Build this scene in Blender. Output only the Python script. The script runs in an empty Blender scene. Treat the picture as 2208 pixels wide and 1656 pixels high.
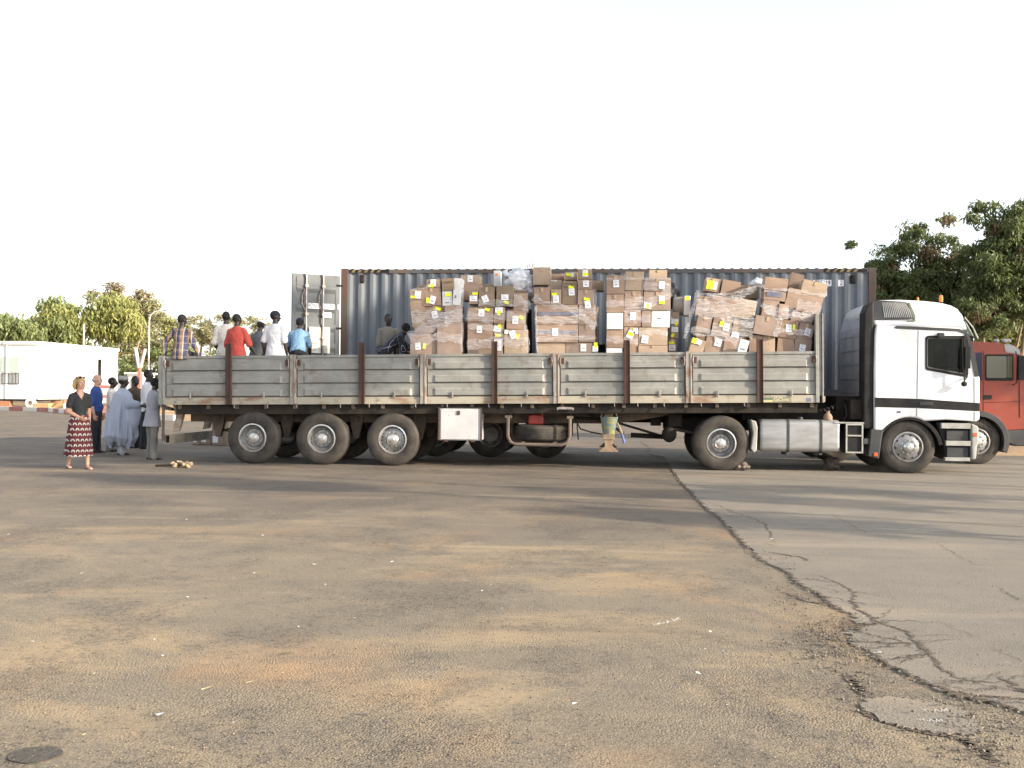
import bpy, bmesh, math, random
import numpy as np
from mathutils import Vector, Matrix, Euler, noise
R = math.radians
random.seed(7)
SC = bpy.context.scene
COL = SC.collection

# ------------------------------------------------------------------ camera
F_PX, CX, CY = 2208.0, 1104.0, 828.0
CAM_H, YAW, PITCH, ROLL = 1.50, R(5.1), R(0.50), 0.0092
cam_d = bpy.data.cameras.new("camera")
cam_d.sensor_fit = 'HORIZONTAL'; cam_d.sensor_width = 36; cam_d.lens = 36.0
cam_d.clip_start = 0.1; cam_d.clip_end = 3000
cam = bpy.data.objects.new("camera", cam_d); COL.objects.link(cam)
CAM_R = Matrix.Rotation(YAW, 3, 'Z') @ Matrix.Rotation(R(90) + PITCH, 3, 'X') @ Matrix.Rotation(ROLL, 3, 'Z')
cam.matrix_world = Matrix.Translation((0, 0, CAM_H)) @ CAM_R.to_4x4()
SC.camera = cam

# ------------------------------------------------------------------ light
SUN_AZ, SUN_EL = R(110.0), R(19.0)            # clockwise from +Y, height over the horizon
w = bpy.data.worlds.new("World"); SC.world = w; w.use_nodes = True
nt = w.node_tree; nt.nodes.clear()
sky = nt.nodes.new('ShaderNodeTexSky'); sky.sky_type = 'NISHITA'; sky.sun_disc = False
sky.sun_elevation = SUN_EL; sky.sun_rotation = SUN_AZ
sky.dust_density = 1.5; sky.air_density = 1.0; sky.ozone_density = 1.0
hs = nt.nodes.new('ShaderNodeHueSaturation'); hs.inputs['Saturation'].default_value = 0.35
bg = nt.nodes.new('ShaderNodeBackground'); bg.inputs['Strength'].default_value = 0.145
wo = nt.nodes.new('ShaderNodeOutputWorld')
nt.links.new(sky.outputs[0], hs.inputs['Color']); nt.links.new(hs.outputs[0], bg.inputs['Color']); nt.links.new(bg.outputs[0], wo.inputs['Surface'])
sd = bpy.data.lights.new("sun", 'SUN'); sd.energy = 3.6; sd.angle = R(0.6); sd.color = (1.0, 0.86, 0.66)
sun = bpy.data.objects.new("sun", sd); COL.objects.link(sun)
SUN_V = Vector((math.sin(SUN_AZ) * math.cos(SUN_EL), math.cos(SUN_AZ) * math.cos(SUN_EL), math.sin(SUN_EL)))
sun.rotation_euler = SUN_V.to_track_quat('Z', 'Y').to_euler()
SC.view_settings.view_transform = 'Standard'; SC.view_settings.look = 'None'
SC.view_settings.gamma = 1.0; SC.view_settings.exposure = 1.47
SC.render.engine = 'CYCLES'
SC.cycles.max_bounces = 6; SC.cycles.transparent_max_bounces = 12

# ------------------------------------------------------------------ measuring helpers (photo pixel -> point on a real plane)
def ray(px, py):
    return (CAM_R @ Vector(((px - CX) / F_PX, -(py - CY) / F_PX, -1.0)))
def P(px, py, Y):
    d = ray(px, py); t = Y / d.y
    return Vector((d.x * t, Y, CAM_H + d.z * t))
def G(px, py, z=0.0):
    d = ray(px, py); t = (z - CAM_H) / d.z
    return Vector((d.x * t, d.y * t, z))
NEAR = 20.35      # near side of trailer and tractor
WID = 2.48
CONT = 23.54      # near side of the container

# ------------------------------------------------------------------ materials
def _n(t, typ, **kw):
    n = t.nodes.new(typ)
    for k, v in kw.items():
        setattr(n, k, v)
    return n
def mat(name, col, rough=0.6, metal=0.0, col2=None, nscale=3.0, stretch=(1, 1, 1), contrast=(0.35, 0.65), bump=0.0, bscale=40.0,
        dirt=None, dscale=1.5, dthr=(0.55, 0.75), coat=0.0, spec=0.5, island=None, transl=0.0, bstretch=(1, 1, 1)):
    m = bpy.data.materials.new(name); m.use_nodes = True
    t = m.node_tree; b = t.nodes['Principled BSDF']; L = t.links.new
    b.inputs['Roughness'].default_value = rough; b.inputs['Metallic'].default_value = metal
    b.inputs['Specular IOR Level'].default_value = spec
    if coat: b.inputs['Coat Weight'].default_value = coat; b.inputs['Coat Roughness'].default_value = 0.15
    tc = _n(t, 'ShaderNodeTexCoord')
    def noi(scale, st, detail=5, rough_=0.6):
        mp = _n(t, 'ShaderNodeMapping'); mp.inputs['Scale'].default_value = st; L(tc.outputs['Object'], mp.inputs[0])
        n = _n(t, 'ShaderNodeTexNoise'); n.inputs['Scale'].default_value = scale; n.inputs['Detail'].default_value = detail
        n.inputs['Roughness'].default_value = rough_; L(mp.outputs[0], n.inputs['Vector']); return n
    def ramp(src, a, c):
        r = _n(t, 'ShaderNodeMapRange'); r.inputs['From Min'].default_value = a; r.inputs['From Max'].default_value = c; L(src, r.inputs['Value']); return r.outputs[0]
    def mix(fac, A, B):
        x = _n(t, 'ShaderNodeMix', data_type='RGBA'); L(fac, x.inputs[0])
        if isinstance(A, tuple): x.inputs[6].default_value = (*A, 1)
        else: L(A, x.inputs[6])
        if isinstance(B, tuple): x.inputs[7].default_value = (*B, 1)
        else: L(B, x.inputs[7])
        return x.outputs[2]
    cur = col
    if col2 is not None:
        cur = mix(ramp(noi(nscale, stretch).outputs['Fac'], *contrast), col, col2)
    if island is not None:
        g = _n(t, 'ShaderNodeNewGeometry'); cur = mix(ramp(g.outputs['Random Per Island'], 0, 1), cur, island)
    if dirt is not None:
        cur = mix(ramp(noi(dscale, (1, 1, 1), 8, 0.7).outputs['Fac'], *dthr), cur, dirt)
    if isinstance(cur, tuple): b.inputs['Base Color'].default_value = (*cur, 1)
    else: L(cur, b.inputs['Base Color'])
    if bump:
        bp = _n(t, 'ShaderNodeBump'); bp.inputs['Strength'].default_value = 1.0; bp.inputs['Distance'].default_value = bump
        L(noi(bscale, bstretch, 4).outputs['Fac'], bp.inputs['Height']); L(bp.outputs[0], b.inputs['Normal'])
    if transl:
        tr = _n(t, 'ShaderNodeBsdfTranslucent'); ms = _n(t, 'ShaderNodeMixShader'); ms.inputs[0].default_value = transl
        if isinstance(cur, tuple): tr.inputs[0].default_value = (*cur, 1)
        else: L(cur, tr.inputs[0])
        o = t.nodes['Material Output']; L(b.outputs[0], ms.inputs[1]); L(tr.outputs[0], ms.inputs[2]); L(ms.outputs[0], o.inputs[0])
    return m

M = {}
M['rubber'] = mat('rubber', (0.020, 0.018, 0.017), 0.8, col2=(0.055, 0.045, 0.036), nscale=5, bump=0.003, bscale=60)
M['chrome'] = mat('wheel_steel', (0.72, 0.72, 0.73), 0.28, 0.8, col2=(0.45, 0.43, 0.40), nscale=9, bump=0.002, bscale=30)
M['rimgrey'] = mat('rim_paint_shaded', (0.36, 0.36, 0.37), 0.42, 0.4, col2=(0.20, 0.19, 0.17), nscale=7)  # darker grey puts the shade of the wheel dish into the paint
M['chassis'] = mat('chassis_black', (0.012, 0.011, 0.011), 0.8, col2=(0.035, 0.028, 0.022), nscale=3, bump=0.003, spec=.2)
M['chassis_tan'] = mat('chassis_dusty', (0.06, 0.047, 0.038), 0.85, col2=(0.13, 0.098, 0.072), nscale=4, dirt=(0.04, 0.03, 0.025))
M['rust'] = mat('rusty_steel', (0.085, 0.042, 0.028), 0.85, col2=(0.045, 0.028, 0.022), nscale=6, stretch=(1, 1, .4), bump=0.004, dirt=(0.16, 0.09, 0.06), dthr=(.6, .75))
M['rustlight'] = mat('weathered_post', (0.27, 0.25, 0.22), 0.75, col2=(0.20, 0.12, 0.085), nscale=7, stretch=(1, 1, .5), contrast=(.48, .62), bump=0.003)
M['bed'] = mat('bed_panel', (0.262, 0.262, 0.246), 0.55, col2=(0.19, 0.188, 0.174), nscale=3, stretch=(.8, 1, 1.2), dirt=(0.15, 0.115, 0.09), dscale=2.6, dthr=(.55, .70), bump=0.002, bscale=12)
M['sill'] = mat('bed_sill', (0.34, 0.31, 0.25), 0.7, col2=(0.22, 0.13, 0.085), nscale=2.4, stretch=(.7, 1, 2), contrast=(.5, .68), dirt=(.12, .09, .07), dscale=5, bump=0.003)
M['cont'] = mat('container_blue_grey', (0.112, 0.130, 0.155), 0.62, col2=(0.15, 0.163, 0.18), nscale=1.4, stretch=(2, 1, .35), dirt=(0.075, 0.06, 0.055), dscale=3.5, dthr=(.68, .78), bump=0.004, bscale=3, spec=.3)
M['contrust'] = mat('container_post', (0.105, 0.058, 0.045), 0.8, col2=(0.07, 0.062, 0.055), nscale=3, stretch=(1, 1, .3), bump=0.003)
M['contdoor'] = mat('container_door', (0.075, 0.085, 0.096), 0.6, col2=(0.11, 0.118, 0.122), nscale=2, stretch=(1, 1, .5), dirt=(0.14, .11, .09), dscale=4, dthr=(.66, .76))
M['steelrod'] = mat('galvanised', (0.42, 0.40, 0.39), 0.45, 0.5, col2=(0.26, 0.2, 0.17), nscale=8)
M['white'] = mat('white_cab_paint', (0.74, 0.75, 0.78), 0.28, col2=(0.66, 0.67, 0.70), nscale=1.2, coat=0.4, dirt=(0.50, 0.47, 0.43), dscale=1.6, dthr=(.50, .85), bump=0.002, bscale=1.5)
M['cabshade'] = mat('cab_rear_shaded', (0.42, 0.45, 0.52), 0.45, col2=(0.34, 0.36, 0.41), nscale=2)  # cab white with the shade of the rear side put into the colour
M['blk'] = mat('black_plastic', (0.009, 0.009, 0.011), 0.6, col2=(0.022, 0.021, 0.02), nscale=4, spec=.22)
M['dgrey'] = mat('dark_grey_plastic', (0.034, 0.037, 0.043), 0.65, col2=(0.06, 0.06, 0.06), nscale=3, spec=.3)
M['lgrey'] = mat('light_grey_plastic', (0.36, 0.36, 0.35), 0.5, col2=(0.25, 0.24, 0.22), nscale=4)
M['alu'] = mat('brushed_tank', (0.40, 0.40, 0.41), 0.40, 0.55, col2=(0.27, 0.265, 0.26), nscale=3, stretch=(.5, 1, 2), bump=0.002, bscale=6)
M['glass'] = mat('dark_glass', (0.006, 0.007, 0.007), 0.08, spec=0.28)
M['red'] = mat('red_cab_paint', (0.27, 0.043, 0.021), 0.42, col2=(0.21, 0.038, 0.022), nscale=1.6, coat=0.1, dirt=(.22, .10, .07), dscale=2, dthr=(.55, .9))
M['orange'] = mat('orange_lens', (0.85, 0.25, 0.01), 0.25)
M['ored'] = mat('red_orange_lens', (0.6, 0.09, 0.02), 0.3)
M['toolbox'] = mat('toolbox_white', (0.50, 0.50, 0.51), 0.5, col2=(0.42, 0.42, 0.43), nscale=2, dirt=(0.25, 0.13, 0.08), dscale=2.7, dthr=(.62, .68))
M['jerry'] = mat('red_jerrycan', (0.36, 0.035, 0.02), 0.45, col2=(.22, .03, .02), nscale=6)
M['bucketb'] = mat('bucket_blue', (0.12, 0.18, 0.20), 0.7, col2=(0.25, 0.23, 0.08), nscale=9, stretch=(1, 1, 1.6), contrast=(.46, .56))
M['legtan'] = mat('landing_leg', (0.30, 0.23, 0.16), 0.8, col2=(.2, .14, .095), nscale=6)
M['clay'] = mat('clay_brown', (0.30, 0.20, 0.14), 0.85, col2=(.22, .14, .1), nscale=8)
M['stone'] = mat('stone_brown', (0.16, 0.12, 0.10), 0.9, col2=(.09, .07, .06), nscale=6, bump=0.01, bscale=12)
for i, (a, b) in enumerate([((.335, .238, .180), (.285, .200, .150)), ((.30, .208, .152), (.255, .175, .128)), ((.385, .290, .212), (.33, .245, .178)), ((.30, .222, .180), (.25, .183, .148)), ((.235, .172, .118), (.185, .135, .092))]):
    M['card%d' % i] = mat('cardboard_%s' % 'abcde'[i], a, 0.72, col2=b, nscale=2.2, stretch=(1, 1, 2.5), bump=0.004, bscale=9, bstretch=(.6, .6, 3), dirt=tuple(.8 * q for q in b), dscale=5, dthr=(.6, .8))
M['cardw'] = mat('white_carton', (0.66, 0.66, 0.66), 0.55, col2=(.58, .58, .58), nscale=3, bump=.003, bscale=9)
M['paper'] = mat('paper', (0.78, 0.78, 0.82), 0.6)
M['ink'] = mat('ink', (0.12, 0.13, 0.20), 0.7)
M['letter'] = mat('lettering', (0.04, 0.045, 0.06), 0.7)
M['yellow'] = mat('yellow_sticker', (0.72, 0.80, 0.02), 0.55)
M['tape'] = mat('tape', (0.42, 0.30, 0.19), 0.25)
M['blueprint'] = mat('blue_print', (0.11, 0.13, 0.21), 0.6, col2=(.2, .19, .22), nscale=8)
M['darkprint'] = mat('dark_print', (0.13, 0.09, 0.05), 0.7)
M['bagw'] = mat('white_plastic_bag', (0.82, 0.84, 0.88), 0.35, bump=0.03, bscale=7, transl=.3)
M['bagb'] = mat('black_bag', (0.012, 0.012, 0.016), 0.5, bump=0.03, bscale=7)
M['roll'] = mat('grey_roll', (0.26, 0.25, 0.24), 0.6, col2=(.2, .19, .18))
M['cabin'] = mat('cabin_white', (0.76, 0.78, 0.76), 0.55, col2=(.70, .72, .70), nscale=1)
M['cabinshade'] = mat('cabin_trim', (0.42, 0.46, 0.43), 0.6)
M['brick'] = mat('brick_red', (0.32, 0.13, 0.07), 0.9, col2=(.42, .2, .12), nscale=6)
M['kred'] = mat('kerb_red', (0.36, 0.11, 0.09), 0.8, col2=(.42, .2, .17), nscale=3, dirt=(.4, .28, .2))
M['kwhite'] = mat('kerb_white', (0.68, 0.64, 0.58), 0.8, dirt=(.5, .4, .3), dthr=(.5, .8))
M['sandblock'] = mat('sand_block', (0.52, 0.34, 0.17), 0.95, col2=(.42, .26, .13), nscale=2)
M['polegrey'] = mat('pole_paint', (0.62, 0.60, 0.54), 0.5)
M['blue'] = mat('blue_paint', (0.08, 0.13, 0.30), 0.6)
M['bark'] = mat('bark', (0.16, 0.115, 0.075), 0.9, col2=(.25, .185, .12), nscale=3, stretch=(1, 1, .3), bump=.02, bscale=8)
M['barkpale'] = mat('pale_bark', (0.42, 0.32, 0.21), 0.9, col2=(.25, .17, .11), nscale=3)
def leafmat(n, a, b, tr=.28): M[n] = mat(n, a, 0.55, island=b, transl=tr, spec=.35)
leafmat('leaf_bright', (0.26, 0.275, 0.09), (0.40, 0.40, 0.15), .4)  # brightened: the distant glare on the trees is put into the leaf colours
leafmat('leaf_mid', (0.15, 0.19, 0.075), (0.26, 0.29, 0.12), .36)
leafmat('leaf_dry', (0.30, 0.23, 0.15), (0.25, 0.22, 0.12), .28)
leafmat('leaf_acacia', (0.27, 0.26, 0.15), (0.38, 0.36, 0.20), .36)
leafmat('leaf_neem', (0.095, 0.125, 0.048), (0.16, 0.19, 0.078), .40)
leafmat('leaf_neem_dry', (0.17, 0.125, 0.06), (0.25, 0.19, 0.095), .25)

# ------------------------------------------------------------------ mesh builder
MW = {}      # world matrices of things, so that parts can be given in world coordinates
EACH = set('corner_post rail waist_stripe trim spring_hanger leaf_spring mudguard hand_hole lashing_ring rope_hook step strap wheel_arch hinge slat door_seam chassis_beam rear_rib'.split())
PATTERN_OK = set('hand_hole slat rear_rib'.split())
class MB:
    def __init__(s): s.v = []; s.f = []; s.m = []; s.mats = []; s.cur = 0; s.marks = []
    def piece(s): s.marks.append(len(s.f)); return s
    def use(s, m):
        if m not in s.mats: s.mats.append(m)
        s.cur = s.mats.index(m); return s
    def add(s, vs, fs):
        o = len(s.v); s.v.extend([tuple(p) for p in vs]); s.f.extend([tuple(i + o for i in f) for f in fs]); s.m.extend([s.cur] * len(fs)); return s
    def box(s, x0, x1, y0, y1, z0, z1, mx=None):
        vs = [Vector((x, y, z)) for z in (z0, z1) for y in (y0, y1) for x in (x0, x1)]
        if mx is not None: vs = [mx @ q for q in vs]
        return s.add(vs, [(0, 2, 3, 1), (4, 5, 7, 6), (0, 1, 5, 4), (2, 6, 7, 3), (0, 4, 6, 2), (1, 3, 7, 5)])
    def prism(s, pts, y0, y1, mx=None):
        """outline of (x,z) points, extruded along y; y0 / y1 may be functions of (x,z)"""
        n = len(pts); f0 = y0 if callable(y0) else (lambda x, z: y0); f1 = y1 if callable(y1) else (lambda x, z: y1)
        A = sum(pts[i][0] * pts[(i + 1) % n][1] - pts[(i + 1) % n][0] * pts[i][1] for i in range(n))
        if A < 0: pts = list(reversed(pts))
        vs = [Vector((x, f0(x, z), z)) for x, z in pts] + [Vector((x, f1(x, z), z)) for x, z in pts]
        if mx is not None: vs = [mx @ q for q in vs]
        fs = [tuple(range(n)), tuple(reversed(range(n, 2 * n)))] + [(i, i + n, (i + 1) % n + n, (i + 1) % n) for i in range(n)]
        return s.add(vs, fs)
    def lathe(s, prof, c=(0, 0, 0), axis='Y', seg=32, a0=0, a1=2 * math.pi):
        """prof = [(r, t)], t along axis from c"""
        full = abs(a1 - a0 - 2 * math.pi) < 1e-6; n = seg if full else seg + 1; vs = []
        for r, t in prof:
            for k in range(n):
                a = a0 + (a1 - a0) * k / seg; u, w_ = r * math.cos(a), r * math.sin(a)
                vs.append({'Y': (c[0] + u, c[1] + t, c[2] + w_), 'Z': (c[0] + u, c[1] + w_, c[2] + t), 'X': (c[0] + t, c[1] + u, c[2] + w_)}[axis])
        fs = []
        for i in range(len(prof) - 1):
            for k in range(n if full else n - 1):
                k2 = (k + 1) % n; q = (i * n + k, i * n + k2, (i + 1) * n + k2, (i + 1) * n + k)
                fs.append(q if axis != 'Y' else q[::-1])
        return s.add(vs, fs)
    def tube(s, pts, rad, seg=8, caps=True, ref=None):
        pts = [Vector(p) for p in pts]; n = len(pts)
        rads = rad if isinstance(rad, (list, tuple)) else [rad] * n
        vs = []; prev = None
        for i, p in enumerate(pts):
            d = (pts[min(i + 1, n - 1)] - pts[max(i - 1, 0)]).normalized()
            if prev is None:
                r_ = Vector(ref) if ref else (Vector((0, 0, 1)) if abs(d.z) < .9 else Vector((1, 0, 0)))
            else: r_ = prev
            u = (r_ - d * r_.dot(d)).normalized(); v_ = d.cross(u); prev = u
            ra, rb = rads[i] if isinstance(rads[i], (list, tuple)) else (rads[i], rads[i])
            for k in range(seg):
                a = 2 * math.pi * k / seg; vs.append(p + u * (ra * math.cos(a)) + v_ * (rb * math.sin(a)))
        fs = [(i * seg + k, i * seg + (k + 1) % seg, (i + 1) * seg + (k + 1) % seg, (i + 1) * seg + k) for i in range(n - 1) for k in range(seg)]
        if caps: fs += [tuple(reversed(range(seg))), tuple((n - 1) * seg + k for k in range(seg))]
        return s.add(vs, fs)
    def ball(s, c, r, seg=12, rings=8, mx=None):
        rx, ry, rz = r if isinstance(r, (list, tuple)) else (r, r, r); vs = []; c = Vector(c)
        for i in range(rings + 1):
            t = math.pi * i / rings
            for k in range(seg):
                a = 2 * math.pi * k / seg; q = Vector((rx * math.sin(t) * math.cos(a), ry * math.sin(t) * math.sin(a), rz * math.cos(t)))
                vs.append(c + (mx @ q if mx is not None else q))
        return s.add(vs, [(i * seg + k, (i + 1) * seg + k, (i + 1) * seg + (k + 1) % seg, i * seg + (k + 1) % seg) for i in range(rings) for k in range(seg)])
    def build(s, name, m=None, parent=None, **k):
        cuts = s.marks
        if name in EACH and name not in PATTERN_OK and not cuts:
            # every separate island becomes an object of its own
            par = list(range(len(s.v)))
            def fd(a):
                while par[a] != a: par[a] = par[par[a]]; a = par[a]
                return a
            for f in s.f:
                for q in f[1:]: par[fd(q)] = fd(f[0])
            gr = {}
            for i, f in enumerate(s.f): gr.setdefault(fd(f[0]), []).append(i)
            groups = list(gr.values())
        elif cuts:
            c = sorted(set([0] + cuts + [len(s.f)])); groups = [list(range(a, b)) for a, b in zip(c[:-1], c[1:]) if b > a]
        else: groups = None
        if not groups or len(groups) < 2: s.marks = []; return s._build(name, m, parent, **k)
        o = None
        for g_ in groups:
            q = MB(); q.mats = list(s.mats); used = sorted({v for i in g_ for v in s.f[i]}); mp = {v: j for j, v in enumerate(used)}
            q.v = [s.v[v] for v in used]; q.f = [tuple(mp[v] for v in s.f[i]) for i in g_]; q.m = [s.m[i] for i in g_]; o = q._build(name, m, parent, **k)
        return o
    def _build(s, name, m=None, parent=None, local=False, smooth=False, bevel=0, seg=2, origin=None):
        me = bpy.data.meshes.new(name)
        inv = None
        if parent is not None and not local: inv = MW[parent.name].inverted()
        vs = [Vector(p) for p in s.v]
        if inv is not None: vs = [inv @ p for p in vs]
        off = Vector((0, 0, 0))
        if parent is None and vs:
            off = Vector(origin) if origin is not None else Vector((sum(p.x for p in vs) / len(vs), sum(p.y for p in vs) / len(vs), min(p.z for p in vs)))
            vs = [p - off for p in vs]
        me.from_pydata([tuple(p) for p in vs], [], s.f)
        if s.mats:
            for q in s.mats: me.materials.append(q)
            me.polygons.foreach_set('material_index', s.m)
        elif m is not None: me.materials.append(m)
        if smooth:
            me.polygons.foreach_set('use_smooth', [True] * len(me.polygons))
            try: me.set_sharp_from_angle(angle=R(42 if smooth is True else smooth))
            except Exception: pass
        me.validate(); me.update()
        o = bpy.data.objects.new(name, me); COL.objects.link(o)
        if parent is not None: o.parent = parent; MW[o.name] = MW[parent.name].copy()
        else: o.location = off; MW[o.name] = Matrix.Translation(off)
        if bevel:
            b = o.modifiers.new('edge', 'BEVEL'); b.width = bevel; b.segments = seg; b.limit_method = 'ANGLE'; b.angle_limit = R(35); b.harden_normals = False
        return o
def tag(o, label=None, cat=None, group=None, kind=None):
    if label: o['label'] = label
    if cat: o['category'] = cat
    if group: o['group'] = group
    if kind: o['kind'] = kind
    return o
def thing(name, label, cat, loc=(0, 0, 0), group=None, rot=None):
    o = bpy.data.objects.new(name, None); COL.objects.link(o); o.location = loc; o.empty_display_size = .2
    mx = Matrix.Translation(loc)
    if rot is not None: o.rotation_euler = rot; mx = mx @ Euler(rot).to_matrix().to_4x4()
    MW[o.name] = mx
    return tag(o, label, cat, group)
def sub(name, parent, loc=(0, 0, 0)):
    """an Empty part at a world position"""
    o = bpy.data.objects.new(name, None); COL.objects.link(o); o.parent = parent; o.empty_display_size = .1
    l = MW[parent.name].inverted() @ Vector(loc); o.location = l
    MW[o.name] = MW[parent.name] @ Matrix.Translation(l); return o
def text_mb(body, size, mx):
    """flat lettering as a mesh; mx places the x-right y-up text plane"""
    cu = bpy.data.curves.new('lettering', 'FONT'); cu.body = body; cu.size = size; cu.resolution_u = 2
    o = bpy.data.objects.new('lettering', cu); COL.objects.link(o)
    dg = bpy.context.evaluated_depsgraph_get(); me = bpy.data.meshes.new_from_object(o.evaluated_get(dg))
    vs = [mx @ q.co for q in me.vertices]; fs = [tuple(p.vertices) for p in me.polygons]
    bpy.data.objects.remove(o); bpy.data.meshes.remove(me); return vs, fs
def fast_mesh(name, V, m, parent=None, off=(0, 0, 0), quads=True, smooth=False):
    """V: (n,4,3) numpy quads in world coordinates"""
    n = V.shape[0]; me = bpy.data.meshes.new(name); k = V.shape[1]
    co = (V.reshape(-1, 3) - np.array(off)).astype(np.float32)
    me.vertices.add(n * k); me.vertices.foreach_set('co', co.ravel())
    me.loops.add(n * k); me.loops.foreach_set('vertex_index', np.arange(n * k, dtype=np.int32))
    me.polygons.add(n); me.polygons.foreach_set('loop_start', np.arange(0, n * k, k, dtype=np.int32)); me.polygons.foreach_set('loop_total', np.full(n, k, dtype=np.int32))
    me.materials.append(m); me.update(calc_edges=True); me.validate()
    o = bpy.data.objects.new(name, me); COL.objects.link(o)
    if parent is not None: o.parent = parent
    else: o.location = off
    return o
# ================================================================== GROUND
def ground_mat(name, slab=False, dirtonly=False):
    m = bpy.data.materials.new(name); m.use_nodes = True; t = m.node_tree; b = t.nodes['Principled BSDF']; L = t.links.new
    b.inputs['Roughness'].default_value = 0.88; b.inputs['Specular IOR Level'].default_value = 0.25
    tc = _n(t, 'ShaderNodeTexCoord')
    def noi(scale, st=(1, 1, 1), detail=6, rg=.6, rot=0, dist=0):
        mp = _n(t, 'ShaderNodeMapping'); mp.inputs['Scale'].default_value = st; mp.inputs['Rotation'].default_value = (0, 0, rot); L(tc.outputs['Object'], mp.inputs[0])
        n = _n(t, 'ShaderNodeTexNoise'); n.inputs['Scale'].default_value = scale; n.inputs['Detail'].default_value = detail; n.inputs['Roughness'].default_value = rg
        n.inputs['Distortion'].default_value = dist; L(mp.outputs[0], n.inputs['Vector']); return n.outputs['Fac']
    def rmp(s_, a, c, lo=0, hi=1):
        r = _n(t, 'ShaderNodeMapRange'); r.inputs['From Min'].default_value = a; r.inputs['From Max'].default_value = c; r.inputs['To Min'].default_value = lo; r.inputs['To Max'].default_value = hi
        L(s_, r.inputs['Value']); return r.outputs[0]
    def mth(op, a, c):
        x = _n(t, 'ShaderNodeMath', operation=op)
        for i, q in enumerate((a, c)):
            if isinstance(q, (int, float)): x.inputs[i].default_value = q
            else: L(q, x.inputs[i])
        return x.outputs[0]
    def mix(fac, A, B):
        x = _n(t, 'ShaderNodeMix', data_type='RGBA'); L(fac, x.inputs[0])
        for i, q in ((6, A), (7, B)):
            if isinstance(q, tuple): x.inputs[i].default_value = (*q, 1)
            else: L(q, x.inputs[i])
        return x.outputs[2]
    if dirtonly:
        c = mix(rmp(noi(.25), .35, .65), (0.42, 0.28, 0.15), (0.30, 0.20, 0.12)); c = mix(rmp(noi(3), .5, .7), c, (0.36, 0.25, 0.15))
        h = noi(12, detail=8); dist_ = .04
    elif slab:
        c = mix(rmp(noi(.5, (1, 1, 1), 8, .7), .35, .65), (0.255, 0.225, 0.185), (0.185, 0.165, 0.14))
        c = mix(rmp(noi(90, detail=2), .45, .65, 0, .35), c, (0.085, 0.08, 0.075))
        c = mix(rmp(noi(.8, (.35, 1.6, 1), 6, .65, rot=.12), .52, .74, 0, .6), c, (0.36, 0.275, 0.185))
        # wheel-polished streaks across the slab
        c = mix(rmp(noi(.5, (.10, 2.2, 1), 5, .6, rot=-.06), .57, .66, 0, .35), c, (0.27, 0.25, 0.225))
        c = mix(rmp(noi(.5, (.10, 1.6, 1), 5, .6, rot=-.02), .58, .70, 0, .35), c, (0.12, 0.108, 0.098))
        h = noi(70, detail=4, rg=.7); dist_ = .010
    else:
        grain = noi(55, detail=6, rg=.8)
        c = mix(rmp(grain, .38, .62), (0.132, 0.111, 0.086), (0.27, 0.223, 0.162))
        c = mix(rmp(noi(.9, detail=8, rg=.7), .35, .7, 0, .7), c, (0.21, 0.18, 0.138))
        # bare worn patches where the coarse stone shows, and blown sand lying in the hollows
        sandm = rmp(mth('ADD', mth('ADD', noi(.55, (.7, 1.15, 1), 7, .66, rot=.15, dist=.6), mth('MULTIPLY', grain, .22)), 0), .60, .82)
        c = mix(mth('MULTIPLY', sandm, .75), c, (0.42, 0.305, 0.175))
        orange = rmp(noi(.42, (1, 1, 1), 6, .6, rot=1.2), .55, .72, 0, .6)
        c = mix(orange, c, (0.40, 0.235, 0.115))
        # far strip of the yard, oil-stained and driven on, with tree shade painted in
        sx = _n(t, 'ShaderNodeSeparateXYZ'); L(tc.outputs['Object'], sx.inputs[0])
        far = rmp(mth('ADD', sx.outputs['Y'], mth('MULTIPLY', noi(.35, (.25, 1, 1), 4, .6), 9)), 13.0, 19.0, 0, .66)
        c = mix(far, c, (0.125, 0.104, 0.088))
        c = mix(rmp(noi(.5, (.16, 1.5, 1), 5, .6, rot=.03), .58, .74, 0, .32), c, (0.28, 0.225, 0.155))
        c = mix(rmp(noi(.8, (.16, 1.5, 1), 5, .6, rot=-.03), .58, .70, 0, .38), c, (0.085, 0.073, 0.068))
        oil = rmp(noi(.33, (.55, 1.3, 1), 6, .6, rot=.5), .62, .74, 0, .42)
        c = mix(oil, c, (0.055, 0.045, 0.042))
        # tyre tracks: thin pale lines of dust, long curves
        wv = _n(t, 'ShaderNodeTexWave', wave_type='RINGS', rings_direction='Z'); mp = _n(t, 'ShaderNodeMapping'); mp.inputs['Location'].default_value = (4, 62, 0)
        L(tc.outputs['Object'], mp.inputs[0]); L(mp.outputs[0], wv.inputs['Vector']); wv.inputs['Scale'].default_value = .19; wv.inputs['Distortion'].default_value = 1.2; wv.inputs['Detail'].default_value = 1; wv.inputs['Detail Scale'].default_value = .25
        line = mth('MULTIPLY', rmp(wv.outputs['Fac'], .965, 1.0, 0, .42), rmp(noi(.45, (.25, 1.4, 1)), .48, .60))
        c = mix(line, c, (0.33, 0.27, 0.18))
        vo = _n(t, 'ShaderNodeTexVoronoi'); vo.inputs['Scale'].default_value = 85; vo.inputs['Randomness'].default_value = 1; L(tc.outputs['Object'], vo.inputs['Vector'])
        rough_m = rmp(noi(.7, (1, 1, 1), 6, .7, rot=2), .40, .60)
        cellv = _n(t, 'ShaderNodeSeparateColor'); L(vo.outputs['Color'], cellv.inputs[0])
        v2 = _n(t, 'ShaderNodeTexVoronoi'); v2.inputs['Scale'].default_value = 48; L(tc.outputs['Object'], v2.inputs['Vector']); L(v2.outputs['Color'], cellv.inputs[0])
        patch_ = rmp(noi(.9, (1, .8, 1), 7, .72, rot=.7), .46, .60, .12, 1)
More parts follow.
